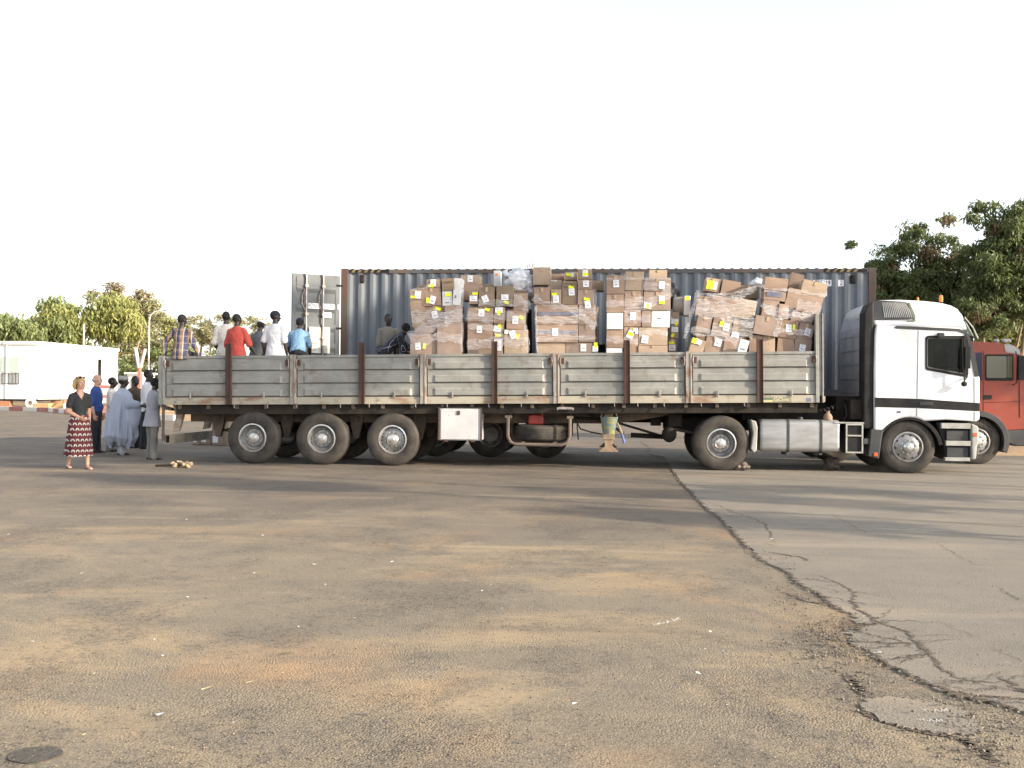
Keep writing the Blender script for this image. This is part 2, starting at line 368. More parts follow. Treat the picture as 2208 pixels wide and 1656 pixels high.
        speck = mth('MULTIPLY', rmp(cellv.outputs[0], .45, .80, 0, .85), mth('MULTIPLY', patch_, rmp(v2.outputs['Distance'], .2, .62, 1, 0)))
        c = mix(rmp(noi(.9, (1, .8, 1), 7, .72, rot=.7), .47, .60, 0, .38), c, (0.115, 0.10, 0.085))
        c = mix(speck, c, (0.05, 0.045, 0.042))
        pit = mth('MULTIPLY', rmp(noi(17, detail=9, rg=.85), .50, .60), patch_)
        c = mix(mth('MULTIPLY', pit, .72), c, (0.062, 0.055, 0.05))
        smooth_sand = rmp(sandm, 0, 1, 1, .35)
        h = mth('MULTIPLY', mth('ADD', mth('MULTIPLY', mth('SUBTRACT', 1, vo.outputs['Distance']), mth('ADD', mth('MULTIPLY', rough_m, .8), .25)), mth('MULTIPLY', grain, .8)), smooth_sand); dist_ = .0075
    L(c, b.inputs['Base Color'])
    bp = _n(t, 'ShaderNodeBump'); bp.inputs['Distance'].default_value = dist_; L(h, bp.inputs['Height']); L(bp.outputs[0], b.inputs['Normal'])
    return m
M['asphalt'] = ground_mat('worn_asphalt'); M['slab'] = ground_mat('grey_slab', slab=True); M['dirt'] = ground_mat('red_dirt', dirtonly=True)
M['crack'] = mat('crack_dirt', (0.055, 0.043, 0.034), 0.95, col2=(0.12, 0.09, 0.065), nscale=12)
M['gravel'] = mat('loose_gravel', (0.22, 0.19, 0.15), 0.9, island=(0.09, 0.075, 0.062))
M['sandp'] = mat('sand_patch', (0.38, 0.26, 0.145), .95, col2=(.27, .2, .13), nscale=6, bump=.01, bscale=35)

g = MB(); g.add([(-900, -60, 0), (900, -60, 0), (900, 1500, 0), (-900, 1500, 0)], [(0, 1, 2, 3)])
tag(g.build('ground', M['dirt'], origin=(0, 0, 0)), 'sandy orange ground round the paved yard', kind='structure')
kerb_px = [(-420, 866), (-150, 877), (0, 885), (100, 888), (150, 893), (205, 899), (260, 903), (330, 906), (420, 908)]
kpts = [G(a, b) for a, b in kerb_px]
edge = [Vector((-80, -12, 0)), Vector((40, -12, 0)), Vector((40, 26.5, 0)), Vector((13, 27.5, 0)), Vector((9, 52, 0)), Vector((-4, 68, 0))] + [Vector((p.x, p.y, 0)) for p in reversed(kpts)] + [Vector((-80, kpts[0].y, 0))]
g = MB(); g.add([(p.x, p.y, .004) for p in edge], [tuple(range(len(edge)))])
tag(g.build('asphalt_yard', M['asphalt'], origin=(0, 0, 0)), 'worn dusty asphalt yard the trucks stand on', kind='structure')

# grey slab on the right, a real thin layer with a broken left edge
bl = [(1432, 985), (1450, 1018), (1472, 1045), (1500, 1075), (1530, 1105), (1552, 1118), (1590, 1160), (1630, 1200), (1652, 1216), (1700, 1238), (1722, 1262), (1768, 1284), (1792, 1308), (1840, 1330), (1852, 1352), (1822, 1362), (1832, 1386), (1856, 1402), (1900, 1430), (1962, 1462), (2012, 1482), (2062, 1505), (2142, 1520), (2230, 1548), (2330, 1590)]
def rough_line(pl, sub_=5, amp=.02, seed=1):
    rnd = random.Random(seed); out = []
    for a, b in zip(pl[:-1], pl[1:]):
        for k in range(sub_):
            q = a.lerp(b, k / sub_); n_ = Vector((-(b - a).y, (b - a).x, 0)).normalized(); out.append(q + n_ * rnd.uniform(-amp, amp) * (1 if k else .4))
    return out + [pl[-1]]
lp = rough_line([G(a, b) for a, b in bl], 12, .038, 3)
outl = [(p.x, p.y) for p in lp] + [(14, 3.2), (14, 25.5), (lp[0].x - .3, 25.5)]
g = MB(); n = len(outl); zt, zb = .014, .0045
g.add([(x, y, zt) for x, y in outl] + [(x, y, zb) for x, y in outl], [tuple(reversed(range(n)))] + [(i, (i + 1) % n, (i + 1) % n + n, i + n) for i in range(n)])
tag(g.build('concrete_pavement', M['slab'], origin=(0, 0, 0)), 'smoother grey paved area with a broken cracked edge', kind='structure')

def ribbon(mb, pl, wmax, seed, z=.0175, wmin=.25, taper=True):
    rnd = random.Random(seed); q = rough_line(pl, 14, .028, seed); L_, R_ = [], []
    for i, p in enumerate(q):
        d = (q[min(i + 1, len(q) - 1)] - q[max(i - 1, 0)]).normalized(); n_ = Vector((-d.y, d.x, 0)); t_ = i / (len(q) - 1)
        w_ = wmax * (wmin + (1 - wmin) * rnd.random()) * (min(1, 5 * t_, 5 * (1 - t_)) * .9 + .1 if taper else 1)
        L_.append(p + n_ * w_ / 2); R_.append(p - n_ * w_ / 2)
    n = len(q); mb.add([(p.x, p.y, z) for p in L_ + R_], [(i, i + n, i + n + 1, i + 1) for i in range(n - 1)])
cr = MB()
def pl(*pp): return [G(a, b) for a, b in pp]
ribbon(cr, [G(a, b) for a, b in bl[:9]], .045, 11, z=.018)
ribbon(cr, [G(a, b) for a, b in bl[8:14]], .035, 12, z=.018)
ribbon(cr, [G(a, b) for a, b in bl[16:]], .030, 13, z=.018)
rc_ = random.Random(77); base_ = [G(a, b) for a, b in bl]
for k in range(46):
    i = rc_.randrange(2, len(base_) - 3); p = base_[i].lerp(base_[i + 1], rc_.random()); a_ = rc_.uniform(-.9, .9); ln_ = rc_.uniform(.12, .55) * (1 if k % 4 else 1.8)
    e1 = p + Vector((math.cos(a_), math.sin(a_), 0)) * ln_ * .5; e2 = e1 + Vector((math.cos(a_ + rc_.uniform(-.8, .8)), math.sin(a_ + rc_.uniform(-.8, .8)), 0)) * ln_ * .5
    ribbon(cr, [p, e1, e2], rc_.uniform(.006, .016), 200 + k, z=.0172)
for i, (pts_, w_) in enumerate([
    (((1530, 1084), (1578, 1106), (1610, 1115), (1650, 1132), (1662, 1160), (1668, 1172)), .022),
    (((1600, 1108), (1680, 1108), (1760, 1112), (1850, 1112)), .016),
    (((1636, 1190), (1690, 1200), (1730, 1206), (1742, 1215)), .03),
    (((1700, 1236), (1770, 1246), (1820, 1268), (1846, 1284), (1836, 1302), (1850, 1322), (1900, 1348), (1950, 1366), (1985, 1400), (2020, 1430), (2026, 1446), (2060, 1466), (2140, 1486), (2208, 1500)), .028),
    (((1840, 1330), (1820, 1354), (1856, 1368), (1852, 1342)), .025),
    (((1790, 1110), (1830, 1132), (1880, 1160)), .010), (((2010, 1168), (2060, 1200), (2110, 1225)), .009), (((2150, 1270), (2208, 1305)), .016),
    (((2020, 1340), (2070, 1365), (2110, 1382)), .008), (((2130, 1400), (2180, 1420), (2208, 1432)), .008), (((2150, 1460), (2190, 1490), (2208, 1502)), .03),
    (((1900, 1060), (2000, 1075), (2130, 1090)), .012), (((1375, 950), (1400, 965), (1395, 978), (1430, 990)), .05)]):
    ribbon(cr, pl(*pts_), w_, 20 + i)
tag(cr.build('pavement_cracks', M['crack'], origin=(0, 0, 0)), 'dark open cracks running through the grey paving', kind='structure')
# broken hollow and the lobe of paving at the lower right
lobe = rough_line(pl((1858, 1530), (1870, 1512), (1905, 1506), (1980, 1512), (2060, 1528), (2105, 1552), (2118, 1578), (2090, 1590), (2020, 1584), (1950, 1572), (1895, 1556), (1858, 1530)), 9, .018, 5)[:-1]
g = MB(); n = len(lobe); g.add([(p.x, p.y, .012) for p in lobe] + [(p.x, p.y, .0045) for p in lobe], [tuple(reversed(range(n)))] + [(i, (i + 1) % n, (i + 1) % n + n, i + n) for i in range(n)])
tag(g.build('pavement_remnant', M['slab'], origin=(0, 0, 0)), 'isolated tongue of grey paving in the lower right', kind='structure')
cr = MB()
for i, (pts_, w_) in enumerate([(((1822, 1452), (1838, 1475), (1850, 1490), (1868, 1505)), .07), (((1850, 1520), (1862, 1540), (1905, 1560), (1960, 1576), (2030, 1590), (2080, 1600)), .045),
                                (((2060, 1596), (2100, 1610), (2125, 1628), (2150, 1652)), .06), (((1685, 1278), (1730, 1296), (1780, 1306)), .045)]):
    ribbon(cr, pl(*pts_), w_, 50 + i, z=.0085)
c_ = G(75, 1631); cr.use(M['crack'])
tag(cr.build('asphalt_cracks', M['crack'], origin=(0, 0, 0)), 'dark crumbled cracks in the worn asphalt', kind='structure')
pt = [Vector((c_.x + .105 * math.cos(a) * (1 + .06 * math.sin(3 * a)), c_.y + .095 * math.sin(a) * (1 + .05 * math.cos(5 * a)), .009)) for a in [k * math.pi / 14 for k in range(28)]]
g = MB(); g.add([tuple(p) for p in pt], [tuple(range(28))])
M['oilspot'] = mat('oil_stain', (0.05, 0.043, 0.033), .8, col2=(.09, .075, .058), nscale=30, bump=.012, bscale=45)
tag(g.build('asphalt_stain', M['oilspot'], origin=(0, 0, 0)), 'round dark patch in the asphalt at lower left', kind='structure')
# loose stones along the broken edge and over the coarse asphalt
def stones(name, label, spots, m, seed):
    rnd = random.Random(seed); mb = MB()
    for (x, y, z, r) in spots:
        e = Euler((rnd.random() * 6, rnd.random() * 6, rnd.random() * 6)).to_matrix()
        vs = [e @ Vector(q) for q in ((1, 0, 0), (-1, 0, 0), (0, 1, 0), (0, -1, 0), (0, 0, .8), (0, 0, -.8))]
        mb.add([(x + v.x * r * rnd.uniform(.6, 1.2), y + v.y * r, z + r * .4 + v.z * r * .7) for v in vs], [(0, 2, 4), (2, 1, 4), (1, 3, 4), (3, 0, 4), (2, 0, 5), (1, 2, 5), (3, 1, 5), (0, 3, 5)])
    return tag(mb.build(name, m, origin=(0, 0, 0)), label, 'gravel', kind='stuff')
sp = []; rnd = random.Random(4)
for (cx, cy, sx_, sy_, n_) in [(1790, 1385, 52, 30, 560), (1720, 1290, 40, 18, 150), (1840, 1400, 50, 25, 160), (2090, 1540, 70, 30, 240), (2120, 1620, 60, 25, 140), (1860, 1480, 30, 30, 90), (1660, 1215, 30, 12, 60)]:
    for _ in range(n_):
        p = G(rnd.gauss(cx, sx_), rnd.gauss(cy, sy_)); sp.append((p.x, p.y, .006 if rnd.random() < .6 else .02, rnd.uniform(.003, .012)))
stones('gravel', 'loose grey gravel along the broken paving edge', sp, M['gravel'], 9)
sp = []
for _ in range(2600):
    py = 1080 + 600 * rnd.random() ** .8; p = G(rnd.uniform(-20, 2230), py); sp.append((p.x, p.y, .005 if p.x < 0 else .012, rnd.uniform(.0025, .007)))
M['chips'] = mat('stone_chips', (0.26, 0.205, 0.14), 0.9, island=(0.08, 0.07, 0.06))
stones('gravel', 'fine loose stone chips scattered over the yard', sp, M['chips'], 10)
# litter: paper scraps, straws, dry leaves
rnd = random.Random(21); lit = MB()
M['straw'] = mat('straw', (0.40, 0.33, 0.20), .8); M['leafd'] = mat('dead_leaf', (0.10, 0.085, 0.05), .9)
fixed = [(70, 1388, .016, 'p'), (298, 1087, .02, 'p'), (270, 1081, .018, 'p'), (678, 1220, .022, 'p'), (790, 1545, .02, 'b'), (345, 1546, .02, 'p'), (846, 1214, .016, 'p'), (622, 1412, .028, 'l'), (664, 1296, .03, 'l'),
         (548, 1239, .012, 'p'), (402, 1123, .014, 'p'), (567, 1157, .014, 'p'), (18, 1155, .016, 'p'), (185, 1590, .018, 's'), (205, 1457, .016, 's'), (180, 1238, .05, 's'), (550, 1474, .06, 's'), (450, 1488, .05, 's'), (530, 1305, .05, 's'), (1240, 1530, .014, 'p'), (1505, 1463, .015, 'p'), (1665, 1168, .02, 'p'), (1520, 1410, .012, 'p'), (905, 1420, .035, 'l')]
fixed += [(rnd.uniform(0, 2208), 1030 + 600 * rnd.random() ** 1.3, rnd.uniform(.004, .010), rnd.choice('ppssl')) for _ in range(60)]
for (px, py, s_, k) in fixed:
    p = G(px, py); a = rnd.uniform(0, 3.1); z = .014 if p.x < -1 else .03
    lit.use({'p': M['paper'], 's': M['straw'], 'l': M['leafd'], 'b': M['blueprint']}[k])
    L_, W_ = (s_, s_ * .7) if k in 'pb' else ((s_ * .8, .0018) if k == 's' else (s_, s_ * .35))
    e = Matrix.Translation((p.x, p.y, z)) @ Euler((rnd.uniform(-.3, .3), rnd.uniform(-.2, .2), a)).to_matrix().to_4x4()
    lit.add([e @ Vector(q) for q in ((-L_, -W_, 0), (L_, -W_ * .6, .002), (L_ * .8, W_, 0), (-L_ * .9, W_ * .7, .003))], [(0, 1, 2, 3)])
tag(lit.build('litter', None, origin=(0, 0, 0)), 'tiny paper scraps, straws and dry leaves on the yard', 'litter', kind='stuff')
g = MB()
for a, b, w_, z in [((1405, 1352), (1472, 1334), .018, .008), ((1885, 1143), (2040, 1149), .035, .0182), ((1982, 1537), (2050, 1537), .008, .0145), ((1970, 1558), (2040, 1560), .008, .0145), ((1882, 1414), (1900, 1411), .008, .0182)]:
    ribbon(g, [G(*a), G(*a).lerp(G(*b), .5), G(*b)], w_, 70, z=z)
M['scuff'] = mat('pale_scuff', (0.60, 0.58, 0.54), .8)
tag(g.build('road_marking_scuffs', M['scuff'], origin=(0, 0, 0)), 'short pale scuff marks on the paving', kind='structure')
# low dirt bank at the right, behind the trucks
g = MB(); nx, ny = 40, 14
vs = []
for j in range(ny + 1):
    for i in range(nx + 1):
        x = 9 + i * .8; y = 27.2 + j * .7; h = (math.sin(min(1, j / 5) * math.pi / 2)) * (.38 + .2 * noise.noise(Vector((x * .5, y * .5, 0)))) + .06 * noise.noise(Vector((x * 2, y * 2, 3)))
        vs.append((x, y, max(-.02, h * min(1, i / 4)) if j else -.02))
g.add(vs, [(j * (nx + 1) + i, j * (nx + 1) + i + 1, (j + 1) * (nx + 1) + i + 1, (j + 1) * (nx + 1) + i) for j in range(ny) for i in range(nx)])
tag(g.build('dirt_bank', M['dirt'], smooth=60, origin=(0, 0, 0)), 'low bank of bare orange earth beyond the red truck', kind='structure')

# kerb of alternately painted blocks
kb = MB(); dist = 0; blk = 2.0; segs = []
pts_ = []
for a, b in zip(kpts[:-1], kpts[1:]):
    n_ = max(1, int((b - a).length / .5))
    for k in range(n_): pts_.append(a.lerp(b, k / n_))
pts_.append(kpts[-1]); i = 0; col_i = 0
while i < len(pts_) - 4:
    a, b = pts_[i], pts_[i + 3]; d = (b - a).normalized(); n_ = Vector((-d.y, d.x, 0)); 
    if n_.y < 0: n_ = -n_
    b2 = b - d * .03; kb.use(M['kred'] if col_i % 2 == 0 else M['kwhite'])
    vs = [a, b2, b2 + n_ * .3, a + n_ * .3]
    kb.add([(p.x, p.y, -.02) for p in vs] + [(p.x, p.y, .27) for p in vs], [(0, 1, 5, 4), (1, 2, 6, 5), (2, 3, 7, 6), (3, 0, 4, 7), (4, 5, 6, 7)])
    i += 3; col_i += 1
tag(kb.build('kerb', None, origin=(0, 0, 0)), 'kerb of blocks painted red and white in turn', kind='structure')

# ================================================================== CONTAINER
cx0, cx1 = P(734, 700, CONT).x, P(1889, 700, CONT).x
cz1 = P(1300, 579, CONT).z; cz0 = cz1 - 2.88
cont = thing('shipping_container', 'long blue-grey corrugated shipping container with rusty corner posts behind the flatbed', 'container', ((cx0 + cx1) / 2, CONT + 1.2, cz0))
PITCHC = .278
def corr(x):      # outward offset (towards -y) of the side sheet at x
    u = ((x - cx0) % PITCHC) / PITCHC
    if u < .26: return 0.0
    if u < .50: return (u - .26) / .24 * .036
    if u < .76: return .036
    return (1 - u) / .24 * .036
def corr_wall(y_out, sgn):
    bp_ = sorted(cx0 + PITCHC * (k + q) for k in range(60) for q in (0, .26, .5, .76)); lo_, hi_ = cx0 + .16, cx1 - .16
    xs = [lo_] + [q for q in bp_ if lo_ + .01 < q < hi_ - .01] + [hi_]; vs = []
    for q in xs: yy = y_out + sgn * (.05 - corr(q)); vs += [(q, yy, cz0 + .14), (q, yy, cz1 - .10)]
    return vs, [(2 * i, 2 * i + 2, 2 * i + 3, 2 * i + 1) for i in range(len(xs) - 1)]
b = MB(); b.add(*corr_wall(CONT, 1)); b.build('side_wall', M['cont'], cont)
b = MB(); b.add(*corr_wall(CONT + 2.43, -1)); b.build('side_wall', M['cont'], cont)
b = MB(); b.box(cx1 - .08, cx1 - .03, CONT + .15, CONT + 2.29, cz0 + .14, cz1 - .1); b.build('front_wall', M['cont'], cont)
b = MB()
# roof sheet with cross corrugations whose ends show as low bumps over the top rail
xs = np.arange(cx0 + .2, cx1 - .2, .035)
zr = lambda x: cz1 - .012 + .026 * max(0, math.sin((x - cx0) / .209 * 2 * math.pi)) ** .6 if math.sin((x - cx0) / .209 * 2 * math.pi) > 0 else cz1 - .012
vs = [];
for x in xs: vs += [(x, CONT + .05, zr(x)), (x, CONT + 2.38, zr(x))]
b.add(vs, [(2 * i, 2 * i + 2, 2 * i + 3, 2 * i + 1) for i in range(len(xs) - 1)])
b.build('roof', mat('roof_blue', (.03, .035, .04), .6), cont)
b = MB()
for x0, x1 in ((cx0, cx0 + .17), (cx1 - .17, cx1)):
    for y0 in (CONT, CONT + 2.28): b.box(x0, x1, y0, y0 + .15, cz0 + .002, cz1 + .012)
p_ = b.build('corner_post', M['contrust'], cont, bevel=.012)
b = MB(); 
for y0 in (CONT + .004, CONT + 2.36): b.box(cx0 + .172, cx1 - .172, y0, y0 + .06, cz1 - .10, cz1 - .01); b.box(cx0 + .172, cx1 - .172, y0, y0 + .06, cz0, cz0 + .15)
b.box(cx0 + .01, cx0 + .12, CONT + .152, CONT + 2.278, cz1 - .12, cz1); b.box(cx0 + .01, cx0 + .12, CONT + .152, CONT + 2.278, cz0, cz0 + .12)
b.build('rail', mat('container_rail', (.075, .085, .10), .7, col2=(.11, .075, .055), nscale=3), cont)
b = MB(); b.box(cx0 + .1, cx1 - .1, CONT + .07, CONT + 2.3, cz0 + .12, cz0 + .15); b.build('floor', M['chassis'], cont)
b = MB()
for x0, d in ((cx0 + .20, 1), (cx1 - 1.15, 1)):
    b.piece(); b.use(M['blk']).box(x0, x0 + .95, CONT - .0015, CONT + .002, cz1 - .088, cz1 - .02)
    for k in range(5):
        x = x0 + .04 + k * .15; b.use(mat('warning_yellow', (.27, .19, .06), .8, col2=(.10, .08, .06), nscale=6) if k == 0 and x0 < 0 else (M.get('wy') or M.setdefault('wy', mat('warning_yellow', (.27, .19, .06), .8, col2=(.10, .08, .06), nscale=6)))).prism([(x, cz1 - .086), (x + .07, cz1 - .086), (x + .12, cz1 - .022), (x + .05, cz1 - .022)], CONT - .004, CONT - .0018)
b.build('warning_stripe', None, cont)
# number decals wrapped over the corrugation
def side_text(txt, xl, zb, size, wfac, name):
    mx = Matrix.Translation((xl, 0, zb)) @ Matrix.Rotation(R(90), 4, 'X') @ Matrix.Diagonal((wfac, 1, 1, 1))
    vs, fs = text_mb(txt, size, mx); x1 = max(v.x for v in vs); b = MB(); b.use(M['paper'])
    bx = list(np.arange(xl - .03, x1 + .04, .02)); q = []
    for x in bx: yy = CONT + .05 - corr(x) - .004; q += [(x, yy, zb - .03), (x, yy, zb + size * .78)]
    b.add(q, [(2 * i, 2 * i + 2, 2 * i + 3, 2 * i + 1) for i in range(len(bx) - 1)])
    b.use(M['letter']).add([(v.x, CONT + .05 - corr(v.x) - .008, v.z) for v in vs], fs)
    o = b.build(name, None, cont); return o
a = P(1822, 613, CONT); side_text('2', a.x - .11, a.z - .01, .145, .8, 'number_decal')
side_text('765729', a.x - .66, a.z - .01, .145, .8, 'number_decal'); side_text('PONU', a.x - 1.22, a.z - .01, .145, .8, 'number_decal')
a = P(1793, 634, CONT); side_text('45G1', a.x - .36, a.z - .02, .145, .8, 'number_decal')
b = MB()
for px in (1738, 781):
    a = P(px + 102 if px > 1000 else px, 590, CONT); b.box(a.x - .05, a.x + .05, CONT - .012, CONT + .05, a.z - .22, a.z - .02)
b.build('lashing_ring', M['chassis'], cont, bevel=.02)
# doors: the near one swung open, outer face towards the camera; the far one swung right round
def make_door(name, hinge, ang, mirror, lettered):
    W_, Z0, Z1 = 1.14, cz0 + .12, cz1 - .17
    d = sub(name, cont, hinge); HW = Matrix.Translation(hinge) @ Matrix.Rotation(ang, 4, 'Z') @ Matrix.Diagonal((1, -1, 1, 1))   # local x: away from the hinge, -y: outer face
    sg = -1 if not mirror else 1
    def zprof(z): 
        u = (z - Z0) % .45 / .45
        return 0 if (u < .12 or z > Z1 - .25) else (.03 if .25 < u < .80 else (.03 * (u - .12) / .13 if u <= .25 else .03 * (1 - u) / .2))
    b = MB(); zs = list(np.arange(Z0 + .06, Z1 - .06, .03)); vs = []
    for z in zs: vs += [(.10, sg * -(zprof(z) - .03), z), (W_ - .1, sg * -(zprof(z) - .03), z)]
    b.add([HW @ Vector((x, y, z - hinge[2])) for x, y, z in vs], [(2 * i, 2 * i + 1, 2 * i + 3, 2 * i + 2) for i in range(len(zs) - 1)])
    MW[d.name + 'x'] = MW[d.name]
    b.build('door_panel', M['contdoor'], d)
    b = MB()
    for x0, x1, z0, z1 in ((0, .11, Z0, Z1), (W_ - .11, W_, Z0, Z1), (.111, W_ - .111, Z1 - .08, Z1), (.111, W_ - .111, Z0, Z0 + .08)):
        b.box(x0, x1, -.015, .05, z0 - hinge[2], z1 - hinge[2], mx=HW)
    b.build('door_frame', M['contdoor'], d, bevel=.006)
    b = MB()
    for x in (.42, .82):
        b.tube([HW @ Vector((x, -.07, Z0 - .1 - hinge[2])), HW @ Vector((x, -.07, Z1 + .09 - hinge[2]))], .021, 10)
        for z in (Z0 + .3, Z0 + 1.1, Z1 - .95, Z1 - .3): b.box(x - .045, x + .03, -.1, -.012, z - hinge[2], z - hinge[2] + .05, mx=HW)
        b.tube([HW @ Vector((x + .03, -.06, Z1 - .35 - hinge[2])), HW @ Vector((x + .09, -.04, Z1 - .5 - hinge[2])), HW @ Vector((x + .09, -.04, Z1 - .7 - hinge[2])), HW @ Vector((x + .02, -.05, Z1 - .85 - hinge[2]))], .012, 6)
    b.build('locking_rod', M['steelrod'], d)
    b = MB()
    for z in (Z1 - .25, Z1 - 1.25, Z1 - 2.1): b.box(-.07, .09, -.03, .02, z - hinge[2], z + .045 - hinge[2], mx=HW)
    b.build('hinge', M['chassis'], d)
    if lettered:
        b = MB()
        def dec(txt, xr, z, size, wf, pad=.012, m_=None, tx=M['letter']):
            # the letters read left to right, i.e. towards the hinge
            mx = HW @ Matrix.Translation((xr, -.011 - .003, z - hinge[2])) @ Matrix.Rotation(math.pi, 4, 'Z') @ Matrix.Rotation(R(90), 4, 'X') 
            mx = HW @ Matrix.Translation((xr, -.0385, z - hinge[2])) @ Matrix(((-wf, 0, 0, 0), (0, 0, -1, 0), (0, 1, 0, 0), (0, 0, 0, 1)))
            vs, fs = text_mb(txt, size, mx); loc = [HW.inverted() @ v for v in vs]; x0, x1 = min(v.x for v in loc), max(v.x for v in loc)
            if m_ is not False: b.use(m_ or M['paper']).box(x0 - pad, x1 + pad, -.0365, -.0325, z - hinge[2] - pad * 1.2, z - hinge[2] + size * .74, mx=HW)
            b.use(tx).add(vs, fs)
        DEC = dec
        zt = Z1 - .78
        # the plates sit 1.5 cm proud of the ribs, carried by the frame's own thickness
        dec('PONU', .77, zt, .15, .62); dec('765729', .43, zt, .15, .62); dec('2', .05, zt, .15, .62); dec('45G1', .41, zt - .20, .15, .62)
        b.use(mat('data_plate', (.62, .60, .52), .6)).box(.24, .38 + .02, -.0360, -.0325, Z1 - 1.82 - hinge[2], Z1 - 1.22 - hinge[2], mx=HW); b.box(.45, .73, -.0360, -.0325, Z1 - 1.82 - hinge[2], Z1 - 1.22 - hinge[2], mx=HW)
        for k, (l_, r1, r2) in enumerate([('MAX GROSS', '30480 KG', '67200 LB'), ('TARE', '3900 KG', '8600 LB'), ('PAYLOAD', '26580 KG', '58600 LB'), ('CU CAP', '76.3 CM', '2694 FT')]):
            z = Z1 - 1.31 - k * .15
            dec(l_, .72, z, .055, .72, m_=False); dec(r1, .395, z + .01, .048, .52, m_=False); dec(r2, .395, z - .05, .048, .52, m_=False)
        b.build('number_decal', None, d)
    return d
make_door('door', (cx0 - .02, CONT - .01, cz0), math.pi + R(33), False, True)

# container chassis under it
b0 = P(1300, 960, CONT)
chs = thing('container_trailer', 'dark three-axle container trailer with dusty wheels under the blue-grey container', 'trailer', ((cx0 + cx1) / 2, CONT + 1.2, 0))
b = MB()
for y in (CONT + .75, CONT + 1.6): b.box(cx0 + .1, cx1 - .3, y, y + .1, cz0 - .66, cz0 - .14)
for x in (cx0 + .15, cx0 + 3, cx0 + 6, cx0 + 9, cx1 - .5): b.box(x, x + .18, CONT + .02, CONT + 2.4, cz0 - .13, cz0 - .004)
b.build('frame', M['chassis'], chs, bevel=.01)
b = MB(); b.box(cx0 + .2, cx1 - .2, CONT + .03, CONT + .08, cz0 - .30, cz0 - .16); b.build('side_rail', M['chassis'], chs)

# ---- wheels
def tyre_prof(Rr, w_, rb):
    pr = [(rb, .03), (rb + .03, .008), (rb + .10, 0), (Rr - .12, .002), (Rr - .055, .012), (Rr - .02, .03), (Rr - .003, .055)]
    n = 4
    for k in range(n):
        c = .055 + (w_ - .11) * (k + 1) / (n + 1); pr += [(Rr, c - .008), (Rr - .012, c - .006), (Rr - .012, c + .006), (Rr, c + .008)]
    pr += [(Rr - .003, w_ - .055), (Rr - .02, w_ - .03), (Rr - .055, w_ - .012), (Rr - .12, w_ - .002), (rb + .1, w_), (rb, w_ - .03), (rb - .01, w_ - .06), (rb - .01, .06), (rb, .03)]
    return pr
def make_wheel(parent, c, Rr=.54, w_=.37, style='dish', flip=False, detail=True, rimmat=None):
    """c: centre of the outer sidewall; outer side towards -y unless flip"""
    wh = sub('wheel', parent, c); sgn = -1 if flip else 1; rb = .292
    pr = [(r, sgn * y) for r, y in tyre_prof(Rr, w_, rb)]
    if flip: pr = pr[::-1]
    b = MB(); b.lathe(pr, c, 'Y', 64 if detail else 32); b.build('tyre', M['rubber'], wh, smooth=30)
    def lat(pp, seg=48): 
        q = [(r, sgn * y) for r, y in pp]; return q[::-1] if flip else q
    b = MB()
    if style == 'dish': pp = [(rb + .004, .035), (rb - .004, .018), (rb - .016, .016), (rb - .022, .03), (rb - .030, .10), (rb - .05, .175), (.215, .19), (.19, .18), (.175, .145), (.12, .142), (.0, .142)]
    elif style == 'flat': pp = [(rb + .004, .035), (rb - .004, .012), (rb - .018, .010), (rb - .03, .035), (rb - .045, .05), (.235, .04), (.205, .025), (.17, .012), (.15, .004), (.0, .004)]
    else: pp = [(rb + .004, .035), (rb - .004, .016), (rb - .016, .014), (rb - .03, .06), (rb - .04, .10), (.24, .112), (.20, .10), (.17, .085), (.12, .082), (0, .082)]
    b.lathe(lat(pp), c, 'Y', 48); rim = b.build('rim', rimmat or M['rimgrey'], wh, smooth=28)
    if detail:
        b = MB(); b.lathe(lat([(rb + .006, .034), (rb - .002, .014), (rb - .022, .010), (rb - .030, .030)]), c, 'Y', 64); b.build('rim_flange', M['chrome'], wh, smooth=40)
        yh = {'dish': .142, 'flat': .004, 'holes': .082}[style]
        b = MB()
        hr = .125 if style != 'flat' else .105
        b.lathe(lat([(hr, yh), (hr - .008, yh - .05), (hr - .03, yh - .075), (.05, yh - .085), (.045, yh - .11), (.0, yh - .112)]), c, 'Y', 32)
        for k in range(10):
            a = k * math.pi / 5 + .2; rr = .15 if style != 'flat' else .135; q = (c[0] + rr * math.cos(a), c[1] + sgn * (yh - .03), c[2] + rr * math.sin(a))
            b.lathe([(.0, -.012), (.011, -.012), (.014, -.004), (.014, .03)], q, 'Y', 6)
            if style == 'dish':
                q = (c[0] + .095 * math.cos(a), c[1] + sgn * (yh - .085), c[2] + .095 * math.sin(a)); b.lathe([(0, -.006), (.011, -.006), (.012, .02)], q, 'Y', 6)
        b.build('hub', M['chrome'], wh, smooth=30)
        if style in ('flat', 'holes'):
            b = MB(); nh = 10 if style == 'flat' else 20
            for k in range(nh):
                a = k * 2 * math.pi / nh + .1; rr = .222 if style == 'flat' else .235; hr2 = .021 if style == 'flat' else .013
                q = (c[0] + rr * math.cos(a), c[1] + sgn * ((.035 if style == 'flat' else .110)), c[2] + rr * math.sin(a)); b.lathe(lat([(hr2, .004), (hr2, -.006), (hr2 * .8, -.007), (0, -.005)], 10), q, 'Y', 10)
            b.build('hand_hole', M['blk'], wh)
    return wh
for px in (937, 1056, 1176):
    a = P(px, 918, CONT + .02); make_wheel(chs, (a.x, CONT + .05, .53), .53, .36, 'dish', detail=False)
    make_wheel(chs, (a.x, CONT + 2.38, .53), .53, .36, 'dish', flip=True, detail=False)
b = MB()
for px in (937, 1056, 1176):
    a = P(px, 918, CONT); b.tube([(a.x, CONT + .2, .53), (a.x, CONT + 2.2, .53)], .07, 10)
b.build('axle', M['chassis'], chs)
